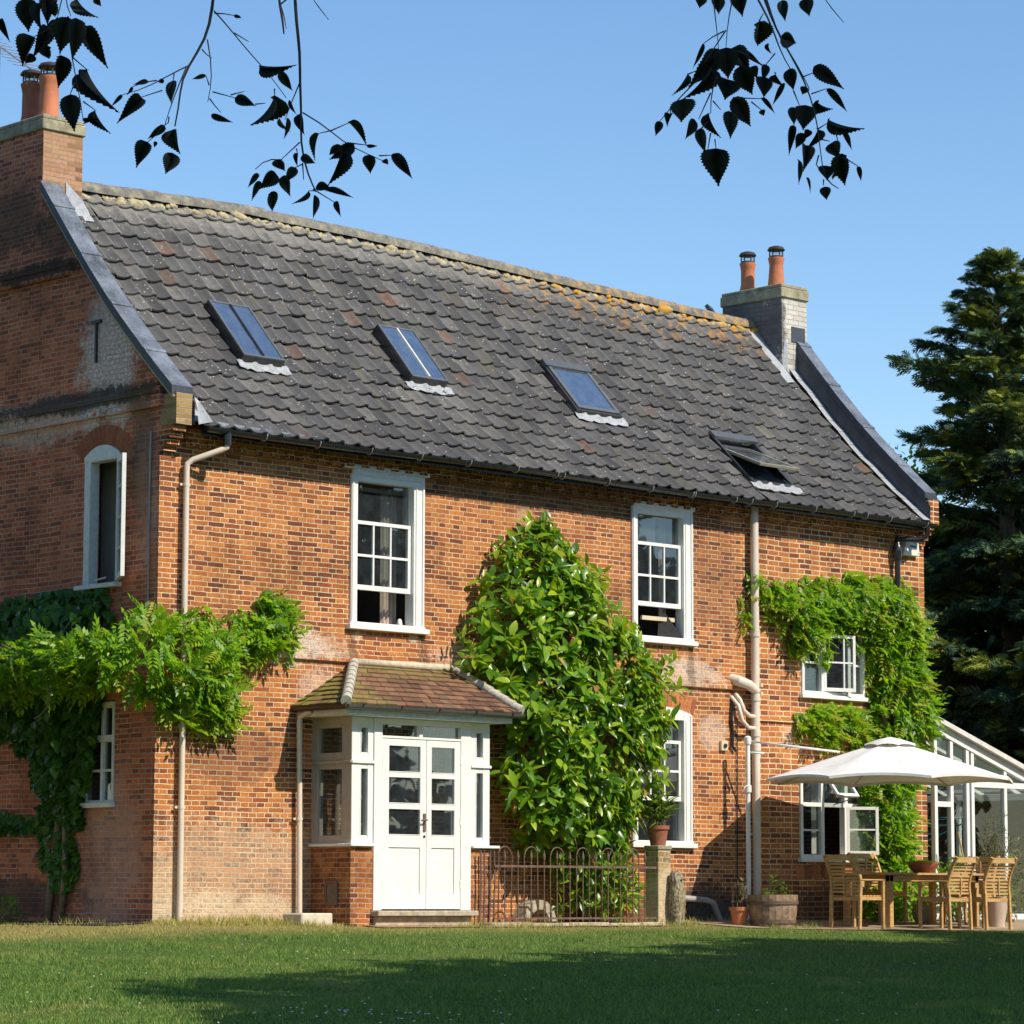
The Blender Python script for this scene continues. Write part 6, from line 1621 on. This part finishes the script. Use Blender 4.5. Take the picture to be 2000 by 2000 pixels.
# ------------------------------------------------------------------ trees beyond the house
def conifer(label, base, h, rad, nb, lean=(0, 0), tip=.6, z0=.04, dens=1.0, seed=1, droop=.35, view=True):
    r = np.random.default_rng(seed)
    o = tag(empty('conifer', base), label, 'tree', 'conifers beyond the house')
    mb = MB(); mb.tube([(0, 0, -.3), (lean[0] * .4, lean[1] * .4, h * .45), (lean[0], lean[1], h * .97)], [h * .022, h * .015, .012], 9); mb.build('trunk', M['bark'], o, smooth=True)
    PP = []; DD = []; LL = []; lit = []
    bm_ = MB()
    for i in range(nb):
        q = z0 + (1 - z0) * ((i + r.uniform(0, 1)) / nb) ** .85
        z = h * q; a = i * 2.399 + r.normal(0, .3)
        L_ = min(rad, rad * 1.55 * (1 - q) ** .78) * r.uniform(.5, 1.25) + .05
        up = .42 + .75 * q + r.normal(0, .12)
        p0 = np.array([lean[0] * q, lean[1] * q, z]); hd = np.array([math.cos(a), math.sin(a), 0])
        n = 7; pts = [p0]
        for k in range(1, n + 1):
            t = k / n; pts.append(p0 + hd * L_ * t + np.array([0, 0, L_ * (up * t - (droop + .2) * t * t + .12 * max(0, t - .75))]))
        bm_.tube([tuple(p) for p in pts[:6]], [.03 * (1 - .14 * k) * min(1, L_) for k in range(6)], 4, False)
        ns = int((46 + 66 * L_) * dens)
        for s in range(ns):
            t = r.uniform(.12, 1.03) ** .8; k = min(int(t * n), n - 1); f = t * n - k
            p = pts[k] + (pts[k + 1] - pts[k]) * f; tg = pts[k + 1] - pts[k]; tg = tg / np.linalg.norm(tg)
            side = np.cross(tg, [0, 0, 1.]); side /= np.linalg.norm(side) + 1e-9
            w_ = L_ * .26 * (1.15 - t) + .16
            sd_ = r.normal(0, 1)
            PP.append(p + side * sd_ * w_ * .55 + np.array([0, 0, -abs(r.normal(0, .05)) - .10 * abs(sd_) * w_]))
            DD.append(tg * r.uniform(.5, 1.1) + side * sd_ * .55 + np.array([0, 0, -.12 + r.normal(0, .22)])); LL.append(r.uniform(.26, .52) * (.50 + .62 * (1 - q)))
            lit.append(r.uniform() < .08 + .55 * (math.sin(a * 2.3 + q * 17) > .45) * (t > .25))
    bm_.build('branch', M['bark'], o)
    # one spray: a fan of thin pointed blades
    V = []; F = []
    for j, (t, an, l_) in enumerate([(0, 0, 1), (.18, 34, .55), (.22, -34, .55), (.42, 30, .45), (.46, -30, .45), (.64, 26, .32), (.68, -26, .32), (.1, 50, .4), (.12, -50, .4)]):
        an = R(an); b = len(V); dx, dy = math.cos(an), math.sin(an); wv = .055
        V += [(t, 0, -.10 * t), (t + dx * l_ * .45 - dy * wv, dy * l_ * .45 + dx * wv, -.10 * t - .02), (t + dx * l_, dy * l_, -.10 * t - .14 * l_), (t + dx * l_ * .45 + dy * wv, dy * l_ * .45 - dx * wv, -.10 * t - .02)]; F.append((b, b + 1, b + 2, b + 3))
    PP = np.array(PP); DD = np.array(DD); LL = np.array(LL); lit = np.array(lit)
    NN = np.tile([0, 0, 1.], (len(PP), 1)) + r.normal(0, .55, PP.shape)
    leaves_np('crown', V, F, PP[~lit], DD[~lit], NN[~lit], LL[~lit], LL[~lit], M['conifer'], o)
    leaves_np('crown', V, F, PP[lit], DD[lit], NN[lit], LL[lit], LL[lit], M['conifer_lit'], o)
    return o
conifer('tall dark conifer with the lower, left-hand spire beside the right chimney', (23.7, 5.4, 0), 12.2, 2.8, 180, (-.1, .25), seed=3)
conifer('tallest dark conifer, at the right edge of the view behind the conservatory', (26.6, 6.6, 0), 12.9, 3.0, 190, seed=5)
conifer('shorter dark conifer filling the gap close behind the house corner', (24.6, 8.4, 0), 8.0, 2.5, 130, seed=8)
conifer('broad low conifer behind the conservatory roof', (22.9, 2.6, 0), 6.6, 2.6, 150, seed=11)

def leafy_tree(name, label, base, h, crown, n, L, W_, m, seed, trunk_r=.16, group=None):
    r = np.random.default_rng(seed); o = tag(empty(name, base), label, 'tree', group)
    mb = MB(); th = max(c[2] for c in crown) * .8
    mb.tube([(0, 0, -.4), (.05, .03, th * .5), (0, 0, th)], [trunk_r, trunk_r * .75, trunk_r * .5], 10); mb.build('trunk', M['bark'], o, smooth=True)
    P = []; D = []
    lb = MB()
    for (cx, cy, czz, rx, rz, k) in crown:
        lb.tube([(0, 0, th * .8), (cx * .5, cy * .5, (czz + th) * .5), (cx, cy, czz)], [trunk_r * .4, trunk_r * .25, .02], 6)
        u = unit(r.normal(0, 1, (int(n * k), 3))); q = (r.uniform(.2, 1, len(u)) ** .45)[:, None]
        f = np.sin(u[:, 0] * 5 + cx) + np.sin(u[:, 1] * 6 + cy) + np.sin(u[:, 2] * 5 + 1)
        keep = (f > -.9) | (r.uniform(0, 1, len(u)) < .25)
        u = u[keep]; q = q[keep]
        P.append(u * q * np.array([rx, rx, rz]) + np.array([cx, cy, czz])); D.append(u + r.normal(0, .8, u.shape) + np.array([0, 0, -.2]))
    lb.build('limb', M['bark'], o, smooth=True)
    P = np.concatenate(P); D = np.concatenate(D)
    leaves_np('crown', *OVAL, P, D, r.normal(0, .6, P.shape) + np.array([0, 0, .9]), L * r.uniform(.6, 1.3, len(P)), W_ * r.uniform(.7, 1.2, len(P)), m, o)
    return o
leafy_tree('leafy_tree', 'pale green broadleaf tree just showing over the right parapet', (25.7, 9.9, 0), 9.5, [(0, 0, 8.2, 1.0, 1.1, 1), (.5, .3, 7.2, 1.4, 1.0, 1), (-.5, -.4, 7.3, 1.1, .9, .8), (1.0, .0, 6.4, 1.6, 1.0, 1)], 900, .13, .075, M['light_leaf'], 4)
hd = [(x_, y_, 1.3 + .5 * (i % 3), 1.5, 1.7, 1) for i, (x_, y_) in enumerate([(-3.4, 2.5), (-2.2, 1.6), (-1.0, .6), (.3, -.3), (1.6, -1.2), (2.8, -2.2), (3.8, -3.2), (-1.8, 3.2), (0, 2.2), (1.5, 1.0), (3, -.4)])]
leafy_tree('hedge', 'dark mixed hedge behind the conservatory glass', (21.8, 4.4, 0), 3, hd, 1900, .13, .07, M['hedge'], 6, .08)['category'] = 'hedge'
bush('shrub', 'sunlit green shrubs growing between the house corner and the conifers', 'bush', (17.9, 4.9, 0), (.8, .8, 1.55), 900, .12, .06, M['light_leaf'])

# ------------------------------------------------------------------ the birch overhead
BRANCHES = [([[(-1.296,1.501),(-1.313,1.428)],[(-1.291,1.501),(-1.289,1.442),(-1.274,1.432)],[(-1.282,1.432),(-1.278,1.347),(-1.27,1.318),(-1.263,1.245),(-1.241,1.188),(-1.239,1.133)],[(-1.27,1.314),(-1.227,1.277)],[(-1.263,1.241),(-1.276,1.207)],[(-1.239,1.186),(-1.205,1.162)],[(-1.239,1.133),(-1.234,1.126)],[(-1.3,1.344),(-1.307,1.32)],[(-1.369,1.501),(-1.358,1.457),(-1.34,1.402)],[(-1.313,1.428),(-1.34,1.369),(-1.38,1.373)]],[((-1.41,1.483),(-1.391,1.386),0.062),((-1.358,1.472),(-1.38,1.395),0.059),((-1.347,1.49),(-1.344,1.413),0.044),((-1.479,1.424),(-1.455,1.364),0.022),((-1.38,1.373),(-1.428,1.296),0.055),((-1.34,1.402),(-1.38,1.322),0.051),((-1.282,1.43),(-1.311,1.325),0.062),((-1.26,1.428),(-1.258,1.309),0.069),((-1.236,1.404),(-1.176,1.284),0.048),((-1.303,1.32),(-1.307,1.221),0.055),((-1.34,1.347),(-1.344,1.3),0.037),((-1.389,1.325),(-1.406,1.289),0.037),((-1.227,1.276),(-1.186,1.159),0.04),((-1.276,1.207),(-1.269,1.099),0.064),((-1.205,1.161),(-1.181,1.089),0.024),((-1.235,1.126),(-1.205,1.135),0.015),((-1.256,1.483),(-1.225,1.415),0.037),((-1.208,1.483),(-1.185,1.461),0.022),((-1.325,1.486),(-1.333,1.421),0.044),((-1.314,1.424),(-1.358,1.358),0.055)]),([[(-0.86,1.512),(-0.865,1.451),(-0.882,1.365),(-0.936,1.289),(-0.96,1.247),(-0.958,1.176),(-0.974,1.114)],[(-0.936,1.289),(-1.003,1.256),(-1.074,1.214),(-1.126,1.205)],[(-0.941,1.285),(-0.979,1.195),(-1.003,1.119)],[(-0.88,1.365),(-0.865,1.304),(-0.869,1.214),(-0.879,1.185)],[(-0.865,1.214),(-0.799,1.196)],[(-0.813,1.205),(-0.773,1.215)],[(-0.874,1.195),(-0.865,1.176),(-0.841,1.154)],[(-0.861,1.448),(-0.808,1.389),(-0.761,1.327),(-0.725,1.292),(-0.702,1.266),(-0.652,1.196)],[(-0.86,1.441),(-0.827,1.444),(-0.801,1.434)],[(-0.803,1.384),(-0.761,1.359)],[(-1.026,1.247),(-1.064,1.254),(-1.097,1.228)],[(-1.01,1.218),(-1.069,1.199)],[(-0.896,1.337),(-0.889,1.318),(-0.867,1.311)],[(-0.991,1.142),(-0.976,1.115),(-1.005,1.116)],[(-0.875,1.233),(-0.884,1.261)],[(-0.976,1.266),(-0.979,1.247)],[(-1.007,1.116),(-1.029,1.076),(-1.052,1.069)]],[((-0.801,1.437),(-0.78,1.423),0.014),((-1.126,1.205),(-1.16,1.166),0.012),((-1.067,1.195),(-1.135,1.134),0.045),((-0.979,1.247),(-0.991,1.183),0.047),((-1.05,1.244),(-1.093,1.229),0.017),((-1.005,1.247),(-1.026,1.242),0.014),((-0.884,1.261),(-0.923,1.247),0.017),((-0.801,1.195),(-0.739,1.176),0.033),((-0.87,1.147),(-0.807,1.124),0.021),((-1.007,1.119),(-1.05,1.071),0.043),((-1.052,1.069),(-1.093,1.003),0.047),((-0.979,1.105),(-0.979,1.036),0.066),((-0.981,1.038),(-0.998,0.974),0.052),((-1.029,1.071),(-1.033,1.052),0.007),((-1.097,1.228),(-1.112,1.204),0.009)]),([[(-0.628,1.515),(-0.624,1.413),(-0.611,1.33),(-0.614,1.241),(-0.607,1.154),(-0.613,1.074),(-0.605,1.014),(-0.572,0.933),(-0.566,0.925)],[(-0.614,1.238),(-0.638,1.187),(-0.656,1.133)],[(-0.605,1.154),(-0.545,1.124),(-0.492,1.068),(-0.426,1.038),(-0.372,1.014)],[(-0.522,1.102),(-0.474,1.123)],[(-0.522,1.102),(-0.557,1.094)],[(-0.613,1.068),(-0.668,1.017)],[(-0.623,1.05),(-0.62,1.038)],[(-0.575,0.933),(-0.513,0.895)],[(-0.566,0.928),(-0.587,0.928)],[(-0.677,1.509),(-0.671,1.443),(-0.656,1.413),(-0.659,1.381)],[(-0.668,1.467),(-0.653,1.425),(-0.652,1.396)],[(-0.59,1.503),(-0.557,1.452),(-0.53,1.422)],[(-0.742,1.178),(-0.712,1.181)],[(-0.686,1.223),(-0.686,1.202)],[(-0.462,1.065),(-0.42,1.06)],[(-0.384,1.029),(-0.346,1.031)],[(-0.605,1.008),(-0.602,0.96)],[(-0.605,1.005),(-0.626,0.995)],[(-0.668,1.017),(-0.694,1.026),(-0.724,1.017),(-0.742,0.99)]],[((-0.729,1.291),(-0.638,1.273),0.039),((-0.671,1.273),(-0.635,1.213),0.033),((-0.686,1.204),(-0.718,1.097),0.057),((-0.644,1.19),(-0.628,1.148),0.018),((-0.671,1.138),(-0.652,1.094),0.018),((-0.647,1.139),(-0.652,1.077),0.03),((-0.62,1.148),(-0.605,1.094),0.033),((-0.474,1.127),(-0.408,1.068),0.024),((-0.557,1.094),(-0.588,1.026),0.017),((-0.42,1.059),(-0.386,1.055),0.015),((-0.408,1.032),(-0.417,0.977),0.045),((-0.346,1.035),(-0.287,0.962),0.036),((-0.372,1.017),(-0.355,1.002),0.021),((-0.456,1.062),(-0.528,1.014),0.042),((-0.486,1.044),(-0.517,0.945),0.06),((-0.498,1.062),(-0.528,1.026),0.036),((-0.674,1.02),(-0.665,0.981),0.045),((-0.73,0.975),(-0.769,0.939),0.027),((-0.686,0.984),(-0.727,0.931),0.045),((-0.724,0.954),(-0.759,0.901),0.042),((-0.697,0.925),(-0.686,0.864),0.043),((-0.62,1.038),(-0.626,0.999),0.015),((-0.624,0.995),(-0.656,0.954),0.033),((-0.662,0.972),(-0.644,0.914),0.033),((-0.611,1.023),(-0.569,1.008),0.03),((-0.566,0.942),(-0.522,0.936),0.036),((-0.539,0.931),(-0.457,0.901),0.027),((-0.587,0.928),(-0.626,0.883),0.012),((-0.569,0.916),(-0.581,0.844),0.033),((-0.51,0.898),(-0.498,0.856),0.018)]),([[(0.577,1.514),(0.592,1.392),(0.597,1.339)],[(0.644,1.514),(0.618,1.392),(0.618,1.339)],[(0.618,1.392),(0.557,1.299)],[(0.612,1.389),(0.568,1.374),(0.554,1.354)],[(0.691,1.514),(0.743,1.427),(0.784,1.304),(0.807,1.275)],[(0.717,1.514),(0.76,1.398),(0.801,1.328),(0.842,1.252),(0.865,1.199),(0.883,1.118),(0.891,1.036),(0.897,1.001)],[(0.726,1.508),(0.772,1.368),(0.819,1.304),(0.859,1.223)],[(0.889,1.502),(0.924,1.447),(0.958,1.414)],[(0.714,1.418),(0.726,1.441)],[(0.76,1.325),(0.734,1.293)],[(0.836,1.255),(0.871,1.269)],[(0.865,1.208),(0.909,1.223)],[(0.592,1.258),(0.574,1.229),(0.574,1.153)],[(0.574,1.211),(0.539,1.135)],[(0.58,1.188),(0.603,1.162)],[(0.545,1.106),(0.568,1.13)],[(0.586,1.077),(0.589,1.051)],[(0.574,1.095),(0.565,1.042)],[(0.638,1.197),(0.682,1.194),(0.72,1.194)],[(0.691,1.185),(0.72,1.162)],[(0.539,1.252),(0.516,1.229),(0.458,1.17),(0.428,1.13)],[(0.813,1.217),(0.83,1.176)],[(0.883,1.106),(0.912,1.124)],[(0.891,1.077),(0.918,1.071)],[(0.886,1.031),(0.854,0.99),(0.889,0.987)],[(0.953,1.025),(0.976,1.019),(0.999,0.999)],[(0.906,0.967),(0.918,0.937),(0.944,0.934)],[(0.9,0.961),(0.9,0.943)],[(0.935,1.1),(0.941,1.071)],[(0.65,1.333),(0.661,1.333),(0.726,1.29)],[(0.507,1.264),(0.533,1.275)],[(0.897,1.001),(0.906,0.967)],[(0.458,1.17),(0.458,1.15)]],[((0.551,1.491),(0.539,1.456),0.041),((0.6,1.491),(0.592,1.438),0.052),((0.664,1.491),(0.659,1.437),0.052),((0.781,1.479),(0.787,1.418),0.032),((0.851,1.485),(0.854,1.432),0.058),((0.714,1.418),(0.717,1.333),0.061),((0.775,1.368),(0.827,1.354),0.05),((0.74,1.354),(0.743,1.319),0.017),((0.554,1.354),(0.525,1.278),0.015),((0.618,1.342),(0.621,1.252),0.076),((0.597,1.339),(0.539,1.252),0.064),((0.632,1.339),(0.691,1.275),0.064),((0.661,1.333),(0.726,1.29),0.017),((0.592,1.304),(0.51,1.24),0.052),((0.574,1.287),(0.525,1.185),0.052),((0.656,1.287),(0.691,1.199),0.058),((0.691,1.287),(0.708,1.255),0.035),((0.618,1.252),(0.615,1.199),0.076),((0.507,1.266),(0.476,1.202),0.02),((0.495,1.194),(0.501,1.124),0.067),((0.458,1.15),(0.443,1.124),0.023),((0.426,1.13),(0.416,1.086),0.023),((0.527,1.135),(0.507,1.077),0.044),((0.545,1.109),(0.552,1.034),0.047),((0.568,1.153),(0.583,1.077),0.052),((0.626,1.159),(0.637,1.08),0.052),((0.638,1.197),(0.695,1.109),0.058),((0.72,1.162),(0.728,1.144),0.02),((0.72,1.197),(0.758,1.15),0.015),((0.589,1.051),(0.585,0.946),0.079),((0.734,1.293),(0.726,1.246),0.029),((0.726,1.258),(0.731,1.202),0.052),((0.76,1.264),(0.772,1.234),0.032),((0.801,1.281),(0.822,1.22),0.05),((0.787,1.24),(0.756,1.173),0.016),((0.848,1.229),(0.839,1.205),0.026),((0.871,1.287),(0.958,1.223),0.044),((0.909,1.223),(0.975,1.156),0.023),((0.807,1.17),(0.819,1.118),0.035),((0.848,1.176),(0.842,1.106),0.064),((0.877,1.188),(0.921,1.147),0.041),((0.813,1.118),(0.798,1.034),0.023),((0.842,1.095),(0.825,1.048),0.029),((0.883,1.106),(0.865,1.048),0.029),((0.912,1.135),(1.004,1.083),0.044),((0.953,1.1),(0.973,1.042),0.047),((0.912,1.06),(0.947,1.025),0.058),((0.848,1.06),(0.848,0.996),0.041),((0.827,1.019),(0.82,0.943),0.032),((0.851,0.967),(0.868,0.92),0.015),((0.906,1.001),(0.912,0.961),0.047),((0.953,1.036),(0.95,0.937),0.055),((0.903,0.94),(0.909,0.901),0.029),((0.999,0.999),(1.011,0.955),0.016),((0.854,1.106),(0.848,1.077),0.029),((0.941,0.996),(0.924,0.967),0.041)])]

def serr_tri(fold=.12, droop=.14, bend=0.0):
    n = 13; V = []; F = []
    def w(t): return .5 * (t ** .5) * (1 - t) ** (.9 + .5 * t) / .385 if 0 < t < 1 else 0
    for i in range(n + 1):
        t = i / n; ww = w(t) if i < n else 0; zc = -droop * t * t; by = bend * t * t
        V.append((t, by, zc))
        for s in (1, -1):
            V.append((t, by + s * ww * .93, zc + fold * ww)); tt = min(1, t + .05); V.append((tt, by + s * (w(tt) * 1.0 + .034 * (0 < i < n)), zc + fold * ww))
    for i in range(n):
        a = 5 * i; b = a + 5
        for s in (1, 3): F += [(a, b, b + s), (a, b + s, a + s), (a + s, b + s, a + s + 1)]
    return V, F
SERS = [serr_tri(), serr_tri(.5, .3, .12), serr_tri(.25, -.15, -.14), serr_tri(.8, .45, -.05)]
bt = tag(empty('birch_tree', (-14.3, -30.2, float(H(-14.3, -30.2)))), 'silver birch whose dark toothed leaves hang on thin twigs across the top of the view', 'tree')
Dp = 9.0
def bp(p, dz=0.0): return CAM + CF * (Dp + dz) + CR * p[0] * (1 + dz / Dp) + CU * p[1] * (1 + dz / Dp)
hub = np.array([-14.8, -26.5, 5.6])
for gi, (tw, lv) in enumerate(BRANCHES):
    r = np.random.default_rng(20 + gi)
    mb = MB()
    dz0 = (-.5, .3, .1, -.2)[gi]
    for ti, t_ in enumerate(tw):
        P_ = [bp(p, dz0 + .05 * math.sin(3 * p[0] + 2 * p[1])) for p in t_]
        # soften the polyline
        Q = [P_[0]]
        for a, b in zip(P_[:-1], P_[1:]):
            nseg = max(1, int(np.linalg.norm(b - a) / .035))
            for k in range(1, nseg + 1): Q.append(a + (b - a) * k / nseg)
        Q = np.array(Q)
        for _ in range(2):
            if len(Q) > 2: Q[1:-1] = (Q[:-2] + 2 * Q[1:-1] + Q[2:]) / 4
        main = t_[0][1] > 1.46 and len(t_) > 3
        r0 = .0052 if main and gi in (1, 2) else (.0034 if main else .0023)
        if t_[0][1] > 1.46:
            # carried on up, out of the view, to the limb overhead
            e = Q[0]; Q = np.concatenate([[hub + (e - hub) * q + np.array([0, 0, .5 * math.sin(q * math.pi) * (1 - q)]) for q in (.05, .35, .65, .88)], Q]); rad = [.014, .012, .010, .008] + list(np.linspace(r0, r0 * .4, len(Q) - 4))
        else: rad = list(np.linspace(r0, r0 * .5, len(Q)))
        mb.tube([tuple(p) for p in Q], rad, 6)
    P = []; D = []; Nn = []; L_ = []; W_ = []
    for (b0, b1, w) in lv:
        z0 = dz0 + r.normal(0, .03); p0 = bp(b0, z0); p1 = bp(b1, z0 + r.normal(0, .02)); d = p1 - p0
        P.append(p0); D.append(d); L_.append(np.linalg.norm(d)); W_.append(max(w, .012))
        sd_ = r.choice([-1, 1]); Nn.append(-CF + .6 * sd_ * CR + r.normal(0, .4, 3))
    br = mb.build('branch', M['twig'], bt, smooth=True); br.location = -bt.location
    P = np.array(P); D = np.array(D); Nn = np.array(Nn); L_ = np.array(L_); W_ = np.array(W_) * r.uniform(.9, 1.15, len(L_))
    kd = r.choice(4, len(L_), p=[.4, .25, .2, .15])
    for kk in range(4):
        q_ = kd == kk
        if q_.any(): leaves_np('leaves', *SERS[kk], P[q_], D[q_], Nn[q_], L_[q_], W_[q_], M['birch'], br)
mb = MB(); h0 = -bt.location
mb.tube([(-14.3, -30.2, -1.6), (-14.4, -29.6, 3), (-14.5, -28.5, 6), (-14.6, -28, 9), (-14.6, -27.6, 12)], [.17, .15, .12, .08, .03], 10)
mb.tube([(-14.5, -28.6, 5.6), tuple(hub), (-15.6, -23.8, 5.4)], [.07, .05, .02], 8)
o = mb.build('trunk', M['bark'], bt, smooth=True); o.location = h0
n = 5200; u = unit(rng.normal(0, 1, (n, 3))) * (rng.uniform(.2, 1, n) ** .4)[:, None]
P = u * np.array([3.0, 3.0, 2.6]) + np.array([-15.0, -27.2, 8.6]); o = leaves_np('crown', *OVAL, P, u + rng.normal(0, .7, P.shape) + np.array([0, 0, -.6]), rng.normal(0, .6, P.shape) + np.array([0, 0, .8]), .17 * rng.uniform(.7, 1.3, n), .13, M['birch'], bt); o.location = h0

# unseen trees: some shade the lawn, others added to block sky light and reflections
SHADE = [(-2.5, -19.6, 11, 1.0), (2.6, -17.2, 10.5, 1.0), (7.6, -14.0, 9.5, 1.0), (12.6, -12.0, 9.0, 1.0), (17.5, -11.0, 8.5, 1.0),
    (-9.5, 1.5, 15, 1.6), (-8.5, 8.0, 15, 1.6), (-14, -7.5, 16, 1.6), (23, -19, 12, 1.6), (15, -25, 13, 1.6), (7, -31, 14, 1.7), (30, -14, 12, 1.6), (34, -6, 11, 1.6), (-2, -38, 14, 1.7), (-4.0, -20.4, 11.5, 1.0), (-.2, -18.0, 10.5, 1.0), (5.2, -15.6, 10, .9), (11, -21, 13, 1.5), (4, -24, 14, 1.6), (19, -16, 11, 1.4)]
DEN = [1100] * 5 + [600, 700, 700] + [600] * 6 + [1200, 1200, 1100, 700, 700, 700]
SH = 'unseen garden trees, for lawn shade or added to block sky light'
for i, (x, y, h, sc) in enumerate(SHADE):
    low = [(q * 2.2, w_ * 2.2, h * .30, 2.6, 2.2, 1) for q, w_ in ((1, 0), (-1, 0), (0, 1), (0, -1))] if i in (5, 6, 7) else []
    crw = low + [(0, 0, h * .70, 2.2 * sc, 1.9, 1), (1.6 * sc, .3, h * .64, 1.7 * sc, 1.5, .8), (-1.6 * sc, -.2, h * .62, 1.7 * sc, 1.4, .8), (.2, 1.3 * sc, h * .60, 1.6 * sc, 1.4, .7), (0, -1.3 * sc, h * .66, 1.6 * sc, 1.4, .7), (.3, 0, h * .88, 1.3 * sc, 1.2, .5)]
    leafy_tree('unseen_garden_tree', 'unseen leafy garden tree, for lawn shade or added to block sky light', (x, y, float(H(x, y))), h, crw, int(DEN[i]), .36, .26, M['hedge'], 40 + i, .2, SH)

bh = [(x_, y_, 1.9 + .5 * (i % 3), 2.3, 2.3, 1) for i, (x_, y_) in enumerate([(q * 41 - 22, -14 + 3.2 * math.sin(q * 9) + 30 * (q - .5) * (q > .5) - 6 * (q < .3)) for q in np.linspace(0, 1, 20)])]  # hedge out of view, added to darken pane reflections and cut low sky light
leafy_tree('hedge', 'tall unseen hedge beyond the lawn, added to darken reflections in the panes', (18, -22, -1.0), 2.5, bh, 900, .5, .40, M['hedge'], 77, .06)['category'] = 'hedge'

# ------------------------------------------------------------------ grass
def visible_xy(n, d0, d1, pw=1.0):
    d = d0 + (d1 - d0) * rng.uniform(0, 1, n) ** pw; s = rng.uniform(-.235, .235, n)
    f2 = unit(CF[:2]); r2 = np.array([f2[1], -f2[0]])
    return CAM[:2] + d[:, None] * f2 + (d * s)[:, None] * r2
def grass_mat(name, cols, dry):
    t = NT(name)
    c = t.ramp(t.island(), [(i / (len(cols) - 1), q) for i, q in enumerate(cols)])
    n1 = t.noise(t.pos(), .6, 3, .6); n2 = t.noise(t.pos(), 2.6, 3, .6)
    sp = t.N('ShaderNodeSeparateXYZ'); t.L(t.pos(), sp.inputs[0])
    edge = t.rng(t.math('ADD', sp.outputs[1], t.math('MULTIPLY', n2, 1.5)), -2.4, .4, 0, .75)
    k = t.math('ADD', edge, t.rng(t.math('ADD', t.math('MULTIPLY', n1, .6), t.math('MULTIPLY', n2, .4)), .52, .70, 0, .6), clamp=True)
    c = t.mix(k, c, dry)
    t.done(c, .6, spec=.2)
    tl = t.N('ShaderNodeBsdfTranslucent'); t.L(c, tl.inputs[0]); mx = t.N('ShaderNodeMixShader'); mx.inputs[0].default_value = .35
    t.L(t.p.outputs[0], mx.inputs[1]); t.L(tl.outputs[0], mx.inputs[2]); t.L(mx.outputs[0], t.out.inputs[0]); return t.m
M['grass'] = grass_mat('grass_blade', [(.075, .165, .032), (.115, .23, .045), (.19, .30, .06), (.32, .39, .10)], (.48, .43, .14))
def patio_clear(q):
    fr = np.interp(q[:, 0], [8.6, 10.2, 13.0, 19], [-1.55, -2.15, -2.75, -3.2])
    ok = ~((q[:, 0] > 8.55) & (q[:, 1] > fr - .02))
    ok &= ~((q[:, 0] > -.03) & (q[:, 1] > -.03)); ok &= ~((q[:, 0] > -.5) & (q[:, 0] < 0) & (q[:, 1] > .1))
    ok &= ~((q[:, 0] > 2.55) & (q[:, 0] < 7.65) & (q[:, 1] > -1.04)); ok &= ~((q[:, 0] > 2.36) & (q[:, 0] < 4.7) & (q[:, 1] > -.75))
    return ok
def blades(name, q, h0, h1, w, lean):
    n = len(q); z = H(q[:, 0], q[:, 1]); a = rng.uniform(0, 6.283, n); h = rng.uniform(h0, h1, n) * (.75 + .22 * (np.sin(q[:, 0] * 2.1 + q[:, 1] * 1.3) + np.sin(q[:, 0] * .9 - q[:, 1] * 2.9) + .7 * np.sin(q[:, 0] * 6.1 + q[:, 1] * 5.3)).clip(-1.6, 2.2)); ln = rng.normal(0, lean, (n, 2)) * h[:, None]
    cx = np.cos(a) * w / 2; sy = np.sin(a) * w / 2
    V = np.empty((n, 3, 3)); V[:, 0] = np.stack([q[:, 0] - cx, q[:, 1] - sy, z - .005], 1); V[:, 1] = np.stack([q[:, 0] + cx, q[:, 1] + sy, z - .005], 1); V[:, 2] = np.stack([q[:, 0] + ln[:, 0], q[:, 1] + ln[:, 1], z + h], 1)
    return np_mesh(name, V.reshape(-1, 3), np.arange(3 * n).reshape(n, 3), M['grass'])
q = np.concatenate([visible_xy(270000, 14, 47), visible_xy(150000, 15, 30)]); q = q[patio_clear(q)]
tag(blades('grass', q, .018, .05, .010, .55), kind='stuff')
# rough tufts along the foot of the walls
ts = []
for (x0, x1, y0, y1, n) in ((-.2, 2.4, -.55, -.02, 1500), (-.6, .0, -.2, 5.5, 500), (1.6, 2.4, -.9, -.4, 500), (7.55, 8.4, -1.2, -.7, 700), (8.2, 10.3, -.35, -.05, 260), (8.9, 9.9, -1.75, -1.45, 260), (2.6, 7.6, -1.25, -1.02, 500)):
    c = np.stack([rng.uniform(x0, x1, n // 12), rng.uniform(y0, y1, n // 12)], 1); ts.append(np.repeat(c, 12, 0) + rng.normal(0, .045, (len(c) * 12, 2)))
tag(blades('rough_grass', np.concatenate(ts), .04, .13, .012, .45), kind='stuff')
st_ = visible_xy(420, 20, 36); st_ = st_[patio_clear(st_)]
tag(blades('grass_stems', np.repeat(st_, 2, 0) + rng.normal(0, .02, (len(st_) * 2, 2)), .06, .14, .009, .3), kind='stuff')
# daisies and clover heads scattered over the lawn
q = np.concatenate([visible_xy(55, 20, 27), visible_xy(40, 20, 36)]); q = q[patio_clear(q)]; c = CAM[:2] + unit(CF[:2]) * 22.5 + np.array([-.9, .5]); q = np.concatenate([q, c + rng.normal(0, .45, (40, 2))])
mb = MB()
for x, y in q:
    z = float(H(x, y)) + rng.uniform(.035, .075); r_ = rng.uniform(.008, .014); mb.lathe([(.001, .004), (r_, 0), (r_ * .6, -.004)], (x, y, z), 6)
tag(mb.build('daisies', M['petal'], None), kind='stuff')
